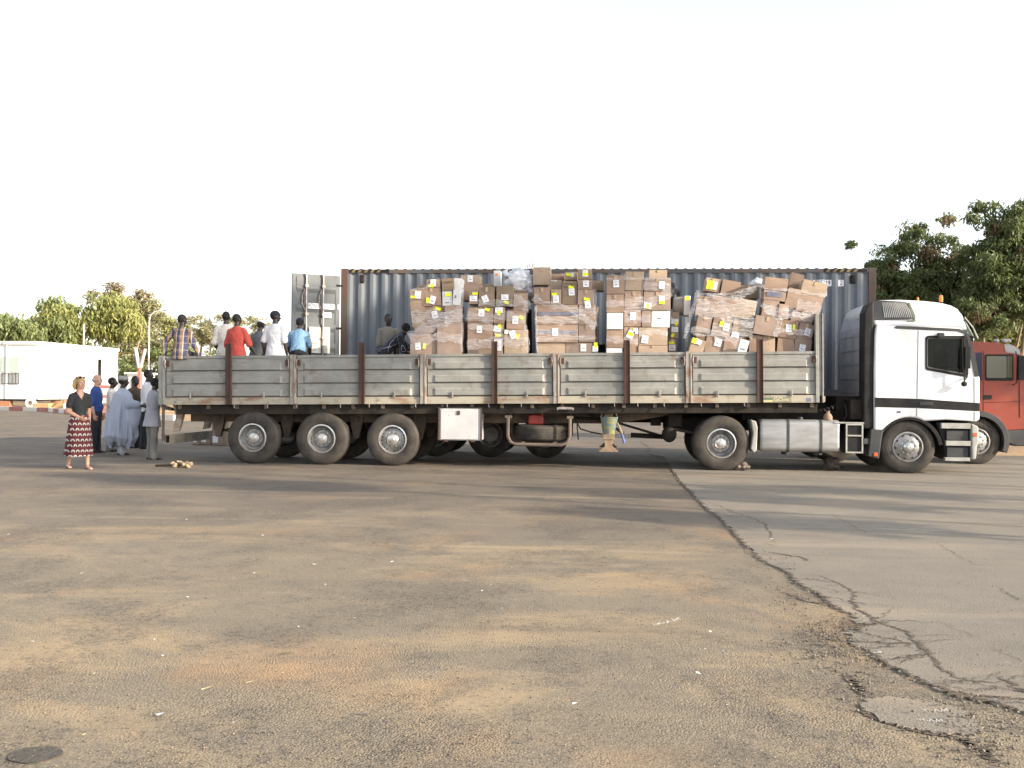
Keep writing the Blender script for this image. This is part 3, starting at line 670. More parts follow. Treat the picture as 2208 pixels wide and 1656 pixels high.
# ================================================================== FLATBED TRAILER
rA, rB = P(345, 873, NEAR), P(1776, 868.5, NEAR); tA, tB = P(345, 768.5, NEAR), P(1776, 757, NEAR)
TILT = math.atan2(((rB.z - rA.z) + (tB.z - tA.z)) / 2, rB.x - rA.x); TL = (rB.x - rA.x) / math.cos(TILT)
HB = ((tA.z - rA.z) + (tB.z - rB.z)) / 2
tr = thing('flatbed_trailer', 'long grey drop-side flatbed trailer with rusty stakes carrying cartons and men', 'trailer', rA, rot=(0, -TILT, 0))
TM = MW[tr.name]; TI = TM.inverted()
def T(px, py, Y=NEAR): return TI @ P(px, py, Y)
def TZ(x, z): return TM @ Vector((x, 0, z))
SILL = .155; DECK = .16
def tb(name, m, fn, bevel=.006, parent=None, **k):
    b = MB(); fn(b); vs = [TM @ Vector(p) for p in b.v]; b.v = [tuple(v) for v in vs]; return b.build(name, m, parent or tr, bevel=bevel, **k)
tb('deck', M['chassis_tan'], lambda b: b.box(.02, TL - .02, .05, WID - .05, .04, DECK))
tb('sill', M['sill'], lambda b: (b.box(.0, TL, 0, .045, 0, SILL - .008), b.box(0, TL, WID - .045, WID, 0, SILL - .008), b.box(0, .045, .046, WID - .046, 0.01, SILL - .01)))
postx = [T(px, 800).x for px in (349, 632, 912.5, 1199.5, 1485, 1769)]
stakex = [T(px, 800).x for px in (494.5, 781, 1067, 1352, 1638)]
# near side drop boards, each pressed into three horizontal bands; same on the far side
def side_panel(x0, x1, yo, sg):
    Z0, Z1 = SILL, HB; H3 = (Z1 - .05 - Z0) / 3
    def f(b):
        b.box(x0, x1, min(yo + sg * .045, yo + sg * .06), max(yo + sg * .045, yo + sg * .06), Z0, Z1 - .052)   # back sheet
        b.box(x0, x1, min(yo - sg * .008, yo + sg * .045), max(yo - sg * .008, yo + sg * .045), Z1 - .05, Z1)                                        # top rail
        for k in range(3):
            zb, zt = Z0 + k * H3 + .013, Z0 + (k + 1) * H3 - .010
            pr = [(0, zb), (-.016, zb + .012), (-.016, zb + H3 * .44), (-.003, zb + H3 * .52), (-.001, zt)]       # (outward offset, z)
            e0, e1 = x0 + .012, x1 - .012
            # band: lower bulge ends short of the panel with a slanted end
            xa, xb_ = x0 + .13, x1 - .16
            for (q0, q1, lo) in ((e0, e1, 0),):
                y_ = lambda o: yo + sg * (.012 + o * 1.0)
                b.add([(q0, yo + sg * .010, zb), (q1, yo + sg * .010, zb), (q1, yo + sg * .010, zt), (q0, yo + sg * .010, zt), (q0, yo + sg * .043, zb), (q1, yo + sg * .043, zb), (q1, yo + sg * .043, zt), (q0, yo + sg * .043, zt)], [(0, 1, 2, 3) if sg > 0 else (3, 2, 1, 0), (0, 4, 5, 1), (3, 2, 6, 7)])
            zl, zh = zb + .001, zb + H3 * .50
            o = -.026; yi, yo2 = yo + sg * .010, yo + sg * (.010 + o)
            fr = [(xa, yi, zl), (xb_, yi, zl), (xb_, yi, zh + .02), (xa, yi, zh + .02), (xa + .04, yo2, zl + .012), (xb_ - .04, yo2, zl + .012), (xb_ - .04, yo2, zh - .005), (xa + .04, yo2, zh - .005)]
            fs = [(4, 5, 6, 7), (0, 1, 5, 4), (1, 2, 6, 5), (2, 3, 7, 6), (3, 0, 4, 7)]
            b.add(fr, fs if sg > 0 else [t_[::-1] for t_ in fs])
    return f
for side, (yo, sg) in enumerate(((0.012, 1), (WID - .012, -1))):
    for i in range(5):
        p = tb('side_panel', M['bed'], side_panel(postx[i] + .075, postx[i + 1] - .075, yo, sg), bevel=0)
        if side == 0:
            # hooks along the bottom edge and the rust-ringed latches at the top corners
            def hooks(b):
                for fx in (.22, .78):
                    x = postx[i] + fx * (postx[i + 1] - postx[i])
                    b.piece(); b.box(x - .035, x + .012, -.016, .004, SILL - .03, SILL + .012); b.box(x - .005, x + .02, -.036, -.016, SILL - .02, SILL + .095)
            tb('hook', M['steelrod'], hooks, bevel=.004)
            def latch(b):
                for x, d in ((postx[i] + .11, 1), (postx[i + 1] - .11, -1)):
                    b.piece(); b.use(M['rust']).box(x - .045, x + .045, -.013, .002, HB - .22, HB - .09)
                    b.use(M['steelrod']).tube([(x - d * .02, -.03, HB - .08), (x - d * .03, -.05, HB - .16), (x - d * .02, -.03, HB - .26)], .012, 6)
            tb('latch', None, latch, bevel=0)
def post(b, x, yo, sg, w_=.062):
    y0, y1 = (yo - .03, yo + .07) if sg > 0 else (yo - .07, yo + .03)
    b.box(x - w_, x + w_, y0, y1, .0, HB + .01); b.box(x + w_ * .45, x + w_ * .75, y0 - .014, y0 + .002, .01, HB - .02); b.box(x - w_ * .9, x - w_ * .2, y0 - .02, y0 + .001, .14, .24)
for i, x in enumerate(postx[:-1]):
    for yo, sg in ((0, 1), (WID, -1)):
        tb('side_post', M['rustlight'] if i else M['bed'], lambda b: post(b, x, yo, sg), bevel=.006)
zst = T(494, 741).z
for x in stakex:
    for yo, sg in ((0, 1), (WID, -1)):
        h = zst if sg > 0 else zst + .05
        tb('stake', M['rust'], lambda b: (b.box(x - .062, x + .045, yo - .062 if sg > 0 else yo + .012, yo - .012 if sg > 0 else yo + .062, 0.0, h), b.box(x + .046, x + .058, yo - .085 if sg > 0 else yo + .012, yo + .0 if sg > 0 else yo + .085, 0.0, h - .01)), bevel=.004)
# taller inside stakes seen dark between the pallets
# front wall with its high stanchions
zfs = T(1768, 676).z
tb('front_stanchion', M['bed'], lambda b: (b.box(TL - .15, TL - .085, -.02, .10, 0.0, zfs), b.box(TL - .083, TL - .03, .0, .06, 0.0, zfs - .01), b.box(TL - .028, TL, -.025, .10, 0.0, zfs)), bevel=.006)
tb('front_stanchion', M['bed'], lambda b: (b.box(TL - .15, TL - .03, WID - .1, WID, 0.0, zfs), b.box(TL - .028, TL, WID - .12, WID + .01, 0, zfs)), bevel=.006)
def fw(b):
    b.box(TL - .12, TL - .09, .102, WID - .102, .16, zfs - .02)
    for k in range(7): b.box(TL - .088, TL - .05, .2 + k * .32, .28 + k * .32, .16, zfs - .05)
tb('front_wall', M['bed'], fw)
tb('tailgate', M['bed'], lambda b: (b.box(.0, .03, .08, WID - .08, .165, HB - .02), b.box(-.02, -.001, .08, WID - .08, HB - .1, HB - .02), b.box(-.02, -.001, .08, WID - .08, .45, .55)))
# chassis beams, deep at the back, thin over the fifth wheel
def beam(b):
    for y in (.62, WID - .72):
        g0, g1, g2 = T(385, 900).x, T(1330, 900).x, T(1540, 900).x
        b.prism([(g0, -.001), (g0, -.36), (g1, -.42), (g2, -.12), (TL - .05, -.12), (TL - .05, -.001)], y, y + .1)
    for k in range(22):
        x = .35 + k * (TL - .6) / 21; b.box(x, x + .07, .06, WID - .06, -.09, .035)
tb('chassis_beam', M['chassis_tan'], beam)
tb('side_girder', M['chassis'], lambda b: b.box(.3, TL - .1, .10, .16, -.20, -.002))
tb('rope_hook', M['steelrod'], lambda b: [b.tube([(x, .01, -.002), (x, -.01, -.05), (x + .015, -.02, -.07)], .008, 5) for x in [T(q, 880).x for q in (505, 577, 640, 734, 796, 896, 964, 1054, 1124, 1270, 1325, 1375, 1432, 1512, 1605)]], bevel=0)
# axles and wheels, wheels resting on the ground
wheel_px = (542.5, 691.5, 845)
styles = ('dish', 'dish', 'holes')
for px, st in zip(wheel_px, styles):
    a = P(px, 948, NEAR)
    make_wheel(tr, (a.x, NEAR + .03, .535), .535, .38, st, rimmat=M['rimgrey'])
    make_wheel(tr, (a.x, NEAR + WID - .03, .535), .535, .38, 'dish', flip=True, detail=False)
    b = MB(); b.tube([(a.x, NEAR + .25, .535), (a.x, NEAR + WID - .25, .535)], .075, 12); b.lathe([(.21, 0), (.21, .2), (.05, .2)], (a.x, NEAR + .36, .535), 'Y', 20); b.build('axle', M['chassis'], tr)
b = MB()
for px in (618, 768, 905, 470):
    a = P(px, 905, NEAR + .55); 
    for y in (NEAR + .56, NEAR + WID - .70):
        b.prism([(a.x - .16, 1.20), (a.x + .16, 1.20), (a.x + .12, .80), (a.x + .05, .52), (a.x - .05, .52), (a.x - .12, .80)], y, y + .12)
        b.lathe([(.0, -.02), (.05, -.02), (.05, .13)], (a.x, y - .01, .92), 'Y', 12)
b.build('spring_hanger', M['chassis_tan'], tr, bevel=.008)
b = MB()
for y in (NEAR + .58, NEAR + WID - .68):
    for a_, c_ in ((470, 618), (618, 768), (768, 905)):
        x0, x1 = P(a_, 930, NEAR + .6).x, P(c_, 930, NEAR + .6).x
        for k in range(4): b.tube([(x0 + .1 * k, y + .04, .66 + .02 * k), ((x0 + x1) / 2, y + .04, .60 - .0 * k + .02 * k), (x1 - .1 * k, y + .04, .66 + .02 * k)], [(.012, .04)] * 3, 4)
b.build('leaf_spring', M['chassis'], tr)
# rear bracket, wood-coloured, and the hollow underrun bar seen end on
a = P(375, 905, NEAR + .15)
b = MB(); b.prism([(a.x - .12, 1.21), (a.x + .13, 1.21), (a.x + .1, .95), (a.x + .02, .65), (a.x - .12, .62), (a.x - .05, .95)], NEAR + .35, NEAR + .47); b.prism([(a.x - .12, 1.21), (a.x + .13, 1.21), (a.x + .1, .95), (a.x + .02, .65), (a.x - .12, .62), (a.x - .05, .95)], NEAR + WID - .5, NEAR + WID - .38)
b.build('bumper_bracket', M['sill'], tr, bevel=.006)
b = MB(); z0, z1 = P(366, 957, NEAR + .1).z, P(366, 937, NEAR + .1).z; x0 = P(354, 940, NEAR + .1).x
for (dz0, dz1, dx0, dx1) in ((0, .02, 0, .13), (z1 - z0 - .02, z1 - z0, 0, .13), (.021, z1 - z0 - .021, 0, .02), (.021, z1 - z0 - .021, .11, .13)): b.box(x0 + dx0, x0 + dx1, NEAR + .10, NEAR + WID - .1, z0 + dz0, z0 + dz1)
b.build('underrun_bar', mat('underrun_steel', (.32, .29, .22), .6, col2=(.12, .1, .08)), tr)
b = MB(); b.box(x0 - .03, x0 - .001, NEAR + .11, NEAR + .35, z0 + .01, z1 - .01); b.build('reflector', M['lgrey'], tr, bevel=.005)
# mudflap strip / rear light rail
b = MB(); b.box(rA.x + .02, rA.x + .06, NEAR + .05, NEAR + .11, .45, 1.24); b.build('rear_stay', M['chassis_tan'], tr)
# tool box
b = MB(); p0, p1 = P(947, 949, NEAR + .03), P(1037, 881, NEAR + .03)
b.box(p0.x, p1.x, NEAR + .03, NEAR + .55, p0.z, p1.z); tbx = b.build('toolbox', M['toolbox'], tr, bevel=.012)
b = MB(); b.box(p0.x + .03, p1.x - .06, NEAR + .008, NEAR + .028, p0.z + .02, p1.z - .02); b.build('lid', M['toolbox'], tbx, bevel=.006)
b = MB(); b.box(p0.x + .36, p0.x + .42, NEAR - .006, NEAR + .006, p1.z - .13, p1.z - .05); b.box(p0.x - .02, p0.x + .0, NEAR, NEAR + .03, p0.z, p1.z + .01); b.box(p1.x, p1.x + .025, NEAR, NEAR + .03, p0.z - .01, p1.z + .01)
b.box(p0.x + .1, p0.x + .18, NEAR + .0, NEAR + .04, p0.z - .03, p0.z - .002); b.box(p1.x - .2, p1.x - .12, NEAR + .0, NEAR + .04, p0.z - .03, p0.z - .002); b.build('latch', M['rust'], tbx)
b = MB(); b.box(p0.x - .05, p1.x + .06, NEAR + .02, NEAR + .5, p1.z + .004, p1.z + .03); b.build('top_flange', M['chassis'], tbx)
# spare wheel cradle under the bed
q0, q1 = P(1095, 958, NEAR + .05), P(1229, 905, NEAR + .05); yy = NEAR + .05
b = MB()
for y in (yy, yy + .95):
    b.tube([(q0.x, y, q1.z + .02), (q0.x, y, q0.z + .16), (q0.x + .05, y, q0.z + .05), (q0.x + .16, y, q0.z), (q1.x - .16, y, q0.z), (q1.x - .05, y, q0.z + .05), (q1.x, y, q0.z + .16), (q1.x, y, q1.z + .02)], .035, 10)
for x in (q0.x, q1.x): b.box(x - .06, x + .06, yy - .03, yy + 1.0, q1.z + .02, q1.z + .07); b.box(x - .03, x + .03, yy + .4, yy + .5, q1.z + .07, 1.22)
for x in (q0.x + .3, q1.x - .3): b.box(x - .03, x + .03, yy, yy + .95, q0.z + .03, q0.z + .055)
b.build('spare_wheel_cradle', mat('cradle_brown', (.16, .12, .09), .7, col2=(.09, .07, .06)), tr, smooth=30)
b = MB(); pr = [(r, y) for r, y in tyre_prof(.53, .33, .29)]; xc = (q0.x + q1.x) / 2; b.lathe(pr[::-1], (xc, yy + .53, q0.z + .06), 'Z', 56); sp_ = b.build('spare_wheel', M['rubber'], tr, smooth=30)
# roller, landing legs, pipes
a, c_ = P(1204, 884, NEAR), P(1234, 875, NEAR)
b = MB(); b.tube([(a.x, NEAR + .03, a.z + .03), (c_.x, NEAR + .03, a.z + .03)], .03, 10); b.box(a.x - .03, a.x, NEAR, NEAR + .06, a.z, 1.22); b.box(c_.x, c_.x + .03, NEAR, NEAR + .06, a.z, 1.22); b.build('winch_roller', M['steelrod'], tr)
a = P(1312, 972, NEAR + .35)
for y in (NEAR + .30, NEAR + WID - .5):
    b = MB(); b.box(a.x - .09, a.x + .09, y, y + .18, .80, 1.25); b.box(a.x - .115, a.x + .115, y + .01, y + .17, .58, .80); 
    b.use(M['legtan']).prism([(a.x - .1, .60), (a.x + .1, .60), (a.x + .07, .45), (a.x + .17, .36), (a.x - .17, .36), (a.x - .07, .45)], y + .03, y + .16); b.box(a.x - .19, a.x + .19, y - .02, y + .2, .335, .36)
    b.mats[0] = M['chassis_tan'] if not b.mats else b.mats[0]
    b.build('landing_leg', None, tr, bevel=.006)
b = MB()
b.tube([P(1262, 885, NEAR + .5), P(1290, 905, NEAR + .5), P(1330, 925, NEAR + .5), P(1345, 935, NEAR + .5)], .03, 8)
b.tube([P(1240, 905, NEAR + .5), P(1252, 925, NEAR + .5), P(1275, 932, NEAR + .5), P(1298, 936, NEAR + .5)], .014, 6)
b.tube([P(1244, 915, NEAR + .45), P(1247, 948, NEAR + .45)], .012, 6); b.tube([P(1228, 900, NEAR + .6), P(1310, 905, NEAR + .6), P(1420, 938, NEAR + .8)], .025, 8)
b.build('brace_and_hose', M['chassis'], tr, smooth=40)
# lettered plate low on the front drop board
a0, a1 = T(1645, 868), T(1706, 856)
def plate(b):
    b.use(mat('plate_olive', (.20, .19, .13), .6)).box(a0.x, a1.x, -.006, -.001, a0.z, a1.z)
    b.use(mat('plate_yellow', (.52, .46, .26), .6)).box(a0.x + .005, a0.x + .19, -.0085, -.0062, a0.z + .012, a0.z + .045)
    b.use(mat('plate_green', (.05, .13, .09), .6)).box(a0.x + .02, a0.x + .18, -.0085, -.0062, a0.z + .06, a0.z + .085)
    mxp = Matrix.Translation((a0.x + .205, -.009, a0.z + .022)) @ Matrix.Rotation(R(90), 4, 'X')
    b.use(M['plateink']); b.add(*text_mb('GO', .115, mxp))
    b.add(*text_mb('pellijas', .075, Matrix.Translation((a0.x + .385, -.009, a0.z + .032)) @ Matrix.Rotation(R(90), 4, 'X') @ Matrix.Diagonal((.62, 1, 1, 1))))
M['plateink'] = mat('plate_lettering', (.60, .55, .38), .6)
tb('name_plate', None, plate, bevel=0)
tb('blue_mark', M['blueprint'], lambda b: (b.box(T(1733, 0).x, T(1743, 0).x, -.0045, -.001, T(1733, 866).z, T(1733, 858).z)), bevel=0)

M['redshirt0'] = mat('pennant', (.5, .45, .4), .7, col2=(.3, .05, .04), nscale=9)
def tint_glass():
    m = bpy.data.materials.new('tinted_glass'); m.use_nodes = True; t = m.node_tree; b = t.nodes['Principled BSDF']; b.inputs['Base Color'].default_value = (.02, .025, .025, 1); b.inputs['Roughness'].default_value = .05
    tr_ = t.nodes.new('ShaderNodeBsdfTransparent'); tr_.inputs[0].default_value = (.62, .66, .64, 1); mx = t.nodes.new('ShaderNodeMixShader'); mx.inputs[0].default_value = .22
    t.links.new(tr_.outputs[0], mx.inputs[1]); t.links.new(b.outputs[0], mx.inputs[2]); t.links.new(mx.outputs[0], t.nodes['Material Output'].inputs[0]); return m
M['tint'] = tint_glass(); M['intrim'] = mat('cab_interior', (.22, .20, .19), .8, col2=(.10, .09, .09), nscale=4)
# ================================================================== TRACTOR UNIT
def XZ(pts_, Y=NEAR): return [(P(a, c, Y).x, P(a, c, Y).z) for a, c in pts_]
fw_c, rw_c = P(1960, 969, NEAR), P(1556, 958, NEAR)
tc_ = thing('tractor_unit', 'white high-roof truck tractor with black waist stripe coupled to the flatbed', 'truck', (fw_c.x, NEAR + 1.24, 0))
Y0, Y1 = NEAR - .0, NEAR + 2.46
arch = [(1898 + 0, 927)]
def arc_px(cx, cy, r, a0, a1, n=10): return [(cx + r * math.cos(R(a0 + (a1 - a0) * k / n)), cy - r * math.sin(R(a0 + (a1 - a0) * k / n))) for k in range(n + 1)]
low = [(1885, 928), (1885, 800), (1887, 722), (1890, 702), (2070, 706), (2088, 716), (2097, 745), (2108, 800), (2113, 815), (2113, 905), (2106, 909), (2040, 905)] + arc_px(1960, 972, 72, 62, 140, 9) + [(1900, 928)]
b = MB(); b.prism(XZ(low), Y0, Y1); cab = b.build('cab', M['white'], tc_, bevel=.035, seg=3, smooth=35)
# roof, drawn in towards the top
zlo = P(1990, 704, NEAR).z; zhi = P(1990, 645, NEAR).z
roof = [(1889, 703), (1883, 690), (1878, 668), (1886, 652), (1905, 644), (1950, 643), (2005, 646), (2038, 650), (2060, 656), (2073, 664), (2082, 680), (2088, 712), (2070, 705)]
tap = lambda x, z: Y0 + .02 + .26 * max(0, (z - zlo)) / (zhi - zlo); tap2 = lambda x, z: Y1 - .02 - .26 * max(0, (z - zlo)) / (zhi - zlo)
b = MB(); b.prism(XZ(roof), tap, tap2); b.build('roof', M['white'], cab, bevel=.05, seg=3, smooth=40)
b = MB()
for q in ([(2062, 688), (2085, 690), (2103, 722), (2108, 728), (2068, 712)],): b.prism(XZ(q), lambda x, z: Y0 + .10, lambda x, z: Y1 - .10)
b.build('sun_visor', mat('visor_green', (.035, .055, .045), .15), cab, bevel=.01)
b = MB(); b.tube([P(2080, 684, NEAR + .1), P(2098, 706, NEAR + .1), P(2109, 730, NEAR + .1)], .014, 6); b.build('visor_stay', M['lgrey'], cab)
# rear wall of the cab: shade put into its grey, ribbed, tapering forwards at the top
rx = P(1885, 800, NEAR).x
rear = XZ([(1885, 860), (1885, 735), (1876, 668), (1880, 655), (1888, 650)])
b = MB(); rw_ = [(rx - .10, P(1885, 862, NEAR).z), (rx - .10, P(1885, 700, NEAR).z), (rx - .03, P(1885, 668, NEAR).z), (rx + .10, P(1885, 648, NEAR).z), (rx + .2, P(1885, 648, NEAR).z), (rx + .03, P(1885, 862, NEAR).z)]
b.prism(rw_, NEAR + .42, Y1 - .03); bw = b.build('rear_wall', M['cabshade'], cab, bevel=.02, seg=3)
b = MB(); za, zc = P(1885, 862, NEAR).z, P(1885, 700, NEAR).z
for k in range(5): 
    z = za + .12 + k * (zc - za) / 5; b.box(rx - .112, rx - .101, NEAR + .5, Y1 - .1, z, z + .022)
for y in (NEAR + .75, NEAR + 1.15, NEAR + 1.3, NEAR + 1.9): b.box(rx - .114, rx - .103, y, y + .02, za + .5, zc - .1)
b.build('rear_rib', mat('rear_rib_grey', (.30, .32, .37), .5), bw)
# black corner duct with the slatted intake
duct = [(rx - .19, P(1885, 925, NEAR).z), (rx - .19, P(1885, 675, NEAR).z), (rx - .12, P(1885, 655, NEAR).z), (rx - .0, P(1885, 649, NEAR).z), (rx - .0, P(1885, 925, NEAR).z)]
b = MB(); b.prism(duct, NEAR + .04, NEAR + .42); b.build('air_duct', M['blk'], cab, bevel=.03, seg=3)
b = MB(); gp = XZ([(1884, 650), (1902, 645), (1960, 648), (1966, 654), (1973, 682), (1966, 688), (1884, 689)]); b.prism(gp, lambda x, z: tap(x, z) - .035, lambda x, z: tap(x, z) + .1); gr = b.build('air_intake', M['dgrey'], cab, bevel=.012)
b = MB()
for k in range(15):
    f = k / 14; q = XZ([(1909 + 47 * f, 650), (1911.0 + 47 * f, 650), (1911 + 55 * f, 666), (1911.5 + 58 * f, 684), (1909.5 + 58 * f, 684), (1909 + 55 * f, 666)])
    b.prism(q, lambda x, z: tap(x, z) - .043, lambda x, z: tap(x, z) - .034)
b.build('slat', M['lgrey'], gr)
b = MB(); b.prism(XZ([(1973, 689), (1966, 649), (1970, 651), (1978, 680), (1976, 692), (1960, 693), (1960, 690)]), lambda x, z: tap(x, z) - .02, lambda x, z: tap(x, z) + .01); b.build('intake_frame', mat('olive_trim', (.12, .15, .09), .5), gr)
# trim line over the door running down the windscreen pillar
trim = [(1928, 705.5), (1934, 702.5), (2066, 708.5), (2083, 713), (2090, 724), (2098, 750), (2111, 812), (2101, 812), (2093, 770), (2084, 728), (2078, 719), (2064, 714.5), (1932, 708.5)]
b = MB(); b.prism(XZ(trim), Y0 - .012, Y0 + .02); b.prism(XZ(trim), Y1 - .02, Y1 + .012); b.build('trim', M['dgrey'], cab)
# windscreen
b = MB(); b.prism(XZ([(2090, 722), (2093, 722), (2112, 805), (2109, 806)]), Y0 + .12, Y1 - .12); b.build('windscreen', M['glass'], cab)
# waist stripe
b = MB(); st_ = [(1886, 857), (1980, 860), (2112, 869), (2112, 887), (1980, 880), (1886, 878)]
b.prism(XZ(st_), Y0 - .004, Y0 + .01); b.prism(XZ(st_), Y1 - .01, Y1 + .004); b.build('waist_stripe', M['blk'], cab)
b = MB(); b.tube([P(1977, 880.5, NEAR - .004), P(1977, 898, NEAR - .004)], .004, 4); b.tube([P(1980, 713, NEAR - .003), P(1977.5, 858, NEAR - .003)], .004, 4); b.tube([P(2100.5, 815, NEAR - .003), P(2101, 868, NEAR - .003)], .005, 4); b.tube([P(2101, 888, NEAR - .003), P(2101, 906, NEAR - .003)], .005, 4)
b.build('door_seam', M['blk'], cab)
# side window: frame, glass, what one sees of the cabin through it
def rrect(x0, y0, x1, y1, r, y1l=None, n=4):
    y1l = y1 if y1l is None else y1l; out = []
    for (cx, cy, a0) in ((x1 - r, y0 + r, 90), (x0 + r, y0 + r, 180), (x0 + r, y1l - r, 270), (x1 - r, y1 - r, 360)):
        # image y grows downwards
        sy = {90: -1, 180: -1, 270: 1, 360: 1}[a0]
        for k in range(n + 1):
            a = R(a0 - 90 + 90 * k / n) if a0 in (90, 180) else R(a0 - 90 + 90 * k / n); out.append((cx + r * math.cos(a), cy - r * math.sin(a)))
    return out
wo_ = rrect(1995, 724, 2088, 813, 7, 799); wi_ = rrect(1999, 728, 2083, 807, 5, 794)
ct = MB(); ct.prism(XZ(wi_), Y0 - .2, Y1 + .2); cto = ct.build('cutter', None)
bo = cab.modifiers.new('cut', 'BOOLEAN'); bo.object = cto; bo.operation = 'DIFFERENCE'; bo.solver = 'EXACT'
bm_ = bpy.data.meshes.new_from_object(cab.evaluated_get(bpy.context.evaluated_depsgraph_get())); cab.modifiers.clear(); cab.data = bm_; bm_.name = 'cab'
bpy.data.objects.remove(cto)
def ring(b, o_, i_, y0, y1):
    O, I = XZ(o_), XZ(i_); n = len(O)
    for a_, c_ in ((y0, y0), (y1, y1)): pass
    vs = [(x, y0, z) for x, z in O] + [(x, y0, z) for x, z in I] + [(x, y1, z) for x, z in O] + [(x, y1, z) for x, z in I]
    fs = []
    for k in range(n): k2 = (k + 1) % n; fs += [(k, k2, n + k2, n + k), (2 * n + k, 3 * n + k, 3 * n + k2, 2 * n + k2), (k, 2 * n + k, 2 * n + k2, k2), (n + k, n + k2, 3 * n + k2, 3 * n + k)]
    b.add(vs, fs)
wi3 = rrect(2000.5, 729.5, 2081.5, 805, 5, 792)
b = MB(); ring(b, wo_, wi_, Y0 - .008, Y0 + .0); wf = b.build('side_window', M['blk'], cab)
b = MB(); ring(b, rrect(1999.3, 728.3, 2082.7, 806.5, 5, 793.5), wi3, Y0 + .004, Y1 - .004); b.build('interior_trim', M['intrim'], cab)
b = MB(); b.prism(XZ(rrect(1999.2, 728.2, 2082.8, 806.6, 5, 793.6)), Y0 + .006, Y0 + .010); b.build('pane', M['tint'], wf)
b = MB(); ring(b, wo_, wi_, Y1 + .002, Y1 + .01); wf2 = b.build('side_window', M['blk'], cab); b = MB(); b.prism(XZ(rrect(1999.2, 728.2, 2082.8, 806.6, 5, 793.6)), Y1 - .03, Y1 - .026); b.build('pane', M['tint'], wf2)
b = MB(); sx, sz = XZ([(2012, 800)])[0]; b.box(sx, sx + .12, Y0 + .35, Y0 + .85, sz - .05, sz + .42); b.box(sx + .01, sx + .11, Y0 + .47, Y0 + .73, sz + .43, sz + .60); b.build('seat', M['dgrey'], cab, bevel=.03)
b = MB(); sx, sz = XZ([(2062, 792)])[0]; b.tube([(sx + .12 * math.cos(a), Y0 + .6 + .22 * math.sin(a), sz + .12 + .14 * math.cos(a)) for a in [k * math.pi / 10 for k in range(21)]], .016, 6); b.box(sx + .02, sx + .3, Y0 + .2, Y1 - .2, sz - .1, sz + .03); b.build('steering_wheel', M['blk'], cab)
b = MB(); b.box(sx - .03, sx + .0, Y1 - .6, Y1 - .3, sz + .0, sz + .35); b.build('dashboard_papers', M['redshirt0'], cab)
b = MB(); b.tube([P(2074, 727, NEAR - .02), P(2076, 806, NEAR - .02)], .010, 5); b.build('window_bar', M['blk'], wf)
b = MB(); b.use(M['dgrey']).box(P(2020, 0 + 724, NEAR).x, P(2034, 724, NEAR).x, Y0 - .09, Y0, P(0 + 2020, 728, NEAR).z, P(2020, 718, NEAR).z); b.build('marker_lamp', M['dgrey'], cab, bevel=.015)
b = MB(); b.tube([P(2079, 728, NEAR - .10), P(2080, 780, NEAR - .13), P(2079, 826, NEAR - .12)], .013, 6); b.tube([P(2079, 728, NEAR - .10), P(2084, 722, NEAR)], .013, 6); b.tube([P(2079, 822, NEAR - .12), P(2086, 812, NEAR)], .012, 6)
b.box(P(2074, 730, NEAR).x, P(2085, 730, NEAR).x, NEAR - .20, NEAR - .12, P(2079, 795, NEAR - .1).z, P(2079, 748, NEAR - .1).z); b.ball(P(2079, 828, NEAR - .12), (.06, .05, .05)); b.build('mirror', M['blk'], cab, smooth=30)
b = MB(); b.box(P(1934, 888, NEAR).x, P(1942, 888, NEAR).x, Y0 - .012, Y0, P(1934, 890, NEAR).z, P(1934, 886.5, NEAR).z); b.box(P(1982, 871, NEAR).x, P(2012, 871, NEAR).x, Y0 - .016, Y0 - .004, P(1982, 874, NEAR).z, P(1982, 866, NEAR).z); b.build('door_handle', M['dgrey'], cab, bevel=.005)
# arch liner, mudguard, steps, bumper
b = MB(); 
outer = arc_px(1960, 972, 75, 10, 170, 14); inner = arc_px(1960, 972, 67, 170, 10, 14)
b.prism(XZ(outer + inner), Y0 + .02, Y0 + .52); b.prism(XZ(outer + inner), Y1 - .52, Y1 - .02); b.build('wheel_arch', M['blk'], tc_)
b = MB(); mg = XZ([(1878, 925), (1906, 925), (1902, 945), (1896, 990), (1872, 984), (1876, 950)]); b.prism(mg, Y0 + .01, Y0 + .5); b.prism(mg, Y1 - .5, Y1 - .01); mgo = b.build('mudguard', M['dgrey'], tc_, bevel=.02)
b = MB(); b.box(P(1884, 980, NEAR).x, P(1892, 980, NEAR).x, Y0 - .006, Y0 + .011, P(1884, 984, NEAR).z, P(1884, 976, NEAR).z); b.build('side_reflector', M['ored'], mgo, bevel=.01)
b = MB(); b.prism(XZ([(2022, 911), (2100, 912), (2100, 992), (2044, 992), (2036, 950)]), Y0 + .10, Y0 + .6); b.build('step_box', M['blk'], tc_, bevel=.01); b = MB(); b.prism(XZ([(2022, 911), (2100, 912), (2100, 992), (2044, 992), (2036, 950)]), Y1 - .6, Y1 - .1); stp = b.build('step_box', M['blk'], tc_, bevel=.01)
b = MB()
for (x0, y0, x1, y1, mm) in ((2030, 913, 2093, 924, 'lgrey'), (2040, 951, 2093, 961, 'lgrey'), (2038, 987, 2092, 994, 'lgrey'), (2043, 929, 2090, 949, 'dgrey'), (2044, 965, 2090, 986, 'dgrey')):
    a, c_ = P(x0, y1, NEAR), P(x1, y0, NEAR); b.use(M[mm]).box(a.x, c_.x, Y0 + (.0 if mm == 'lgrey' else .05), Y0 + .099, a.z, c_.z)
b.build('step', None, stp, bevel=.006)
b = MB(); b.prism(XZ([(2094, 913), (2110, 920), (2111, 955), (2107, 962), (2105, 990), (2095, 992)]), Y0 - .01, Y1 + .01); bmp = b.build('bumper', M['lgrey'], tc_, bevel=.03, seg=3)
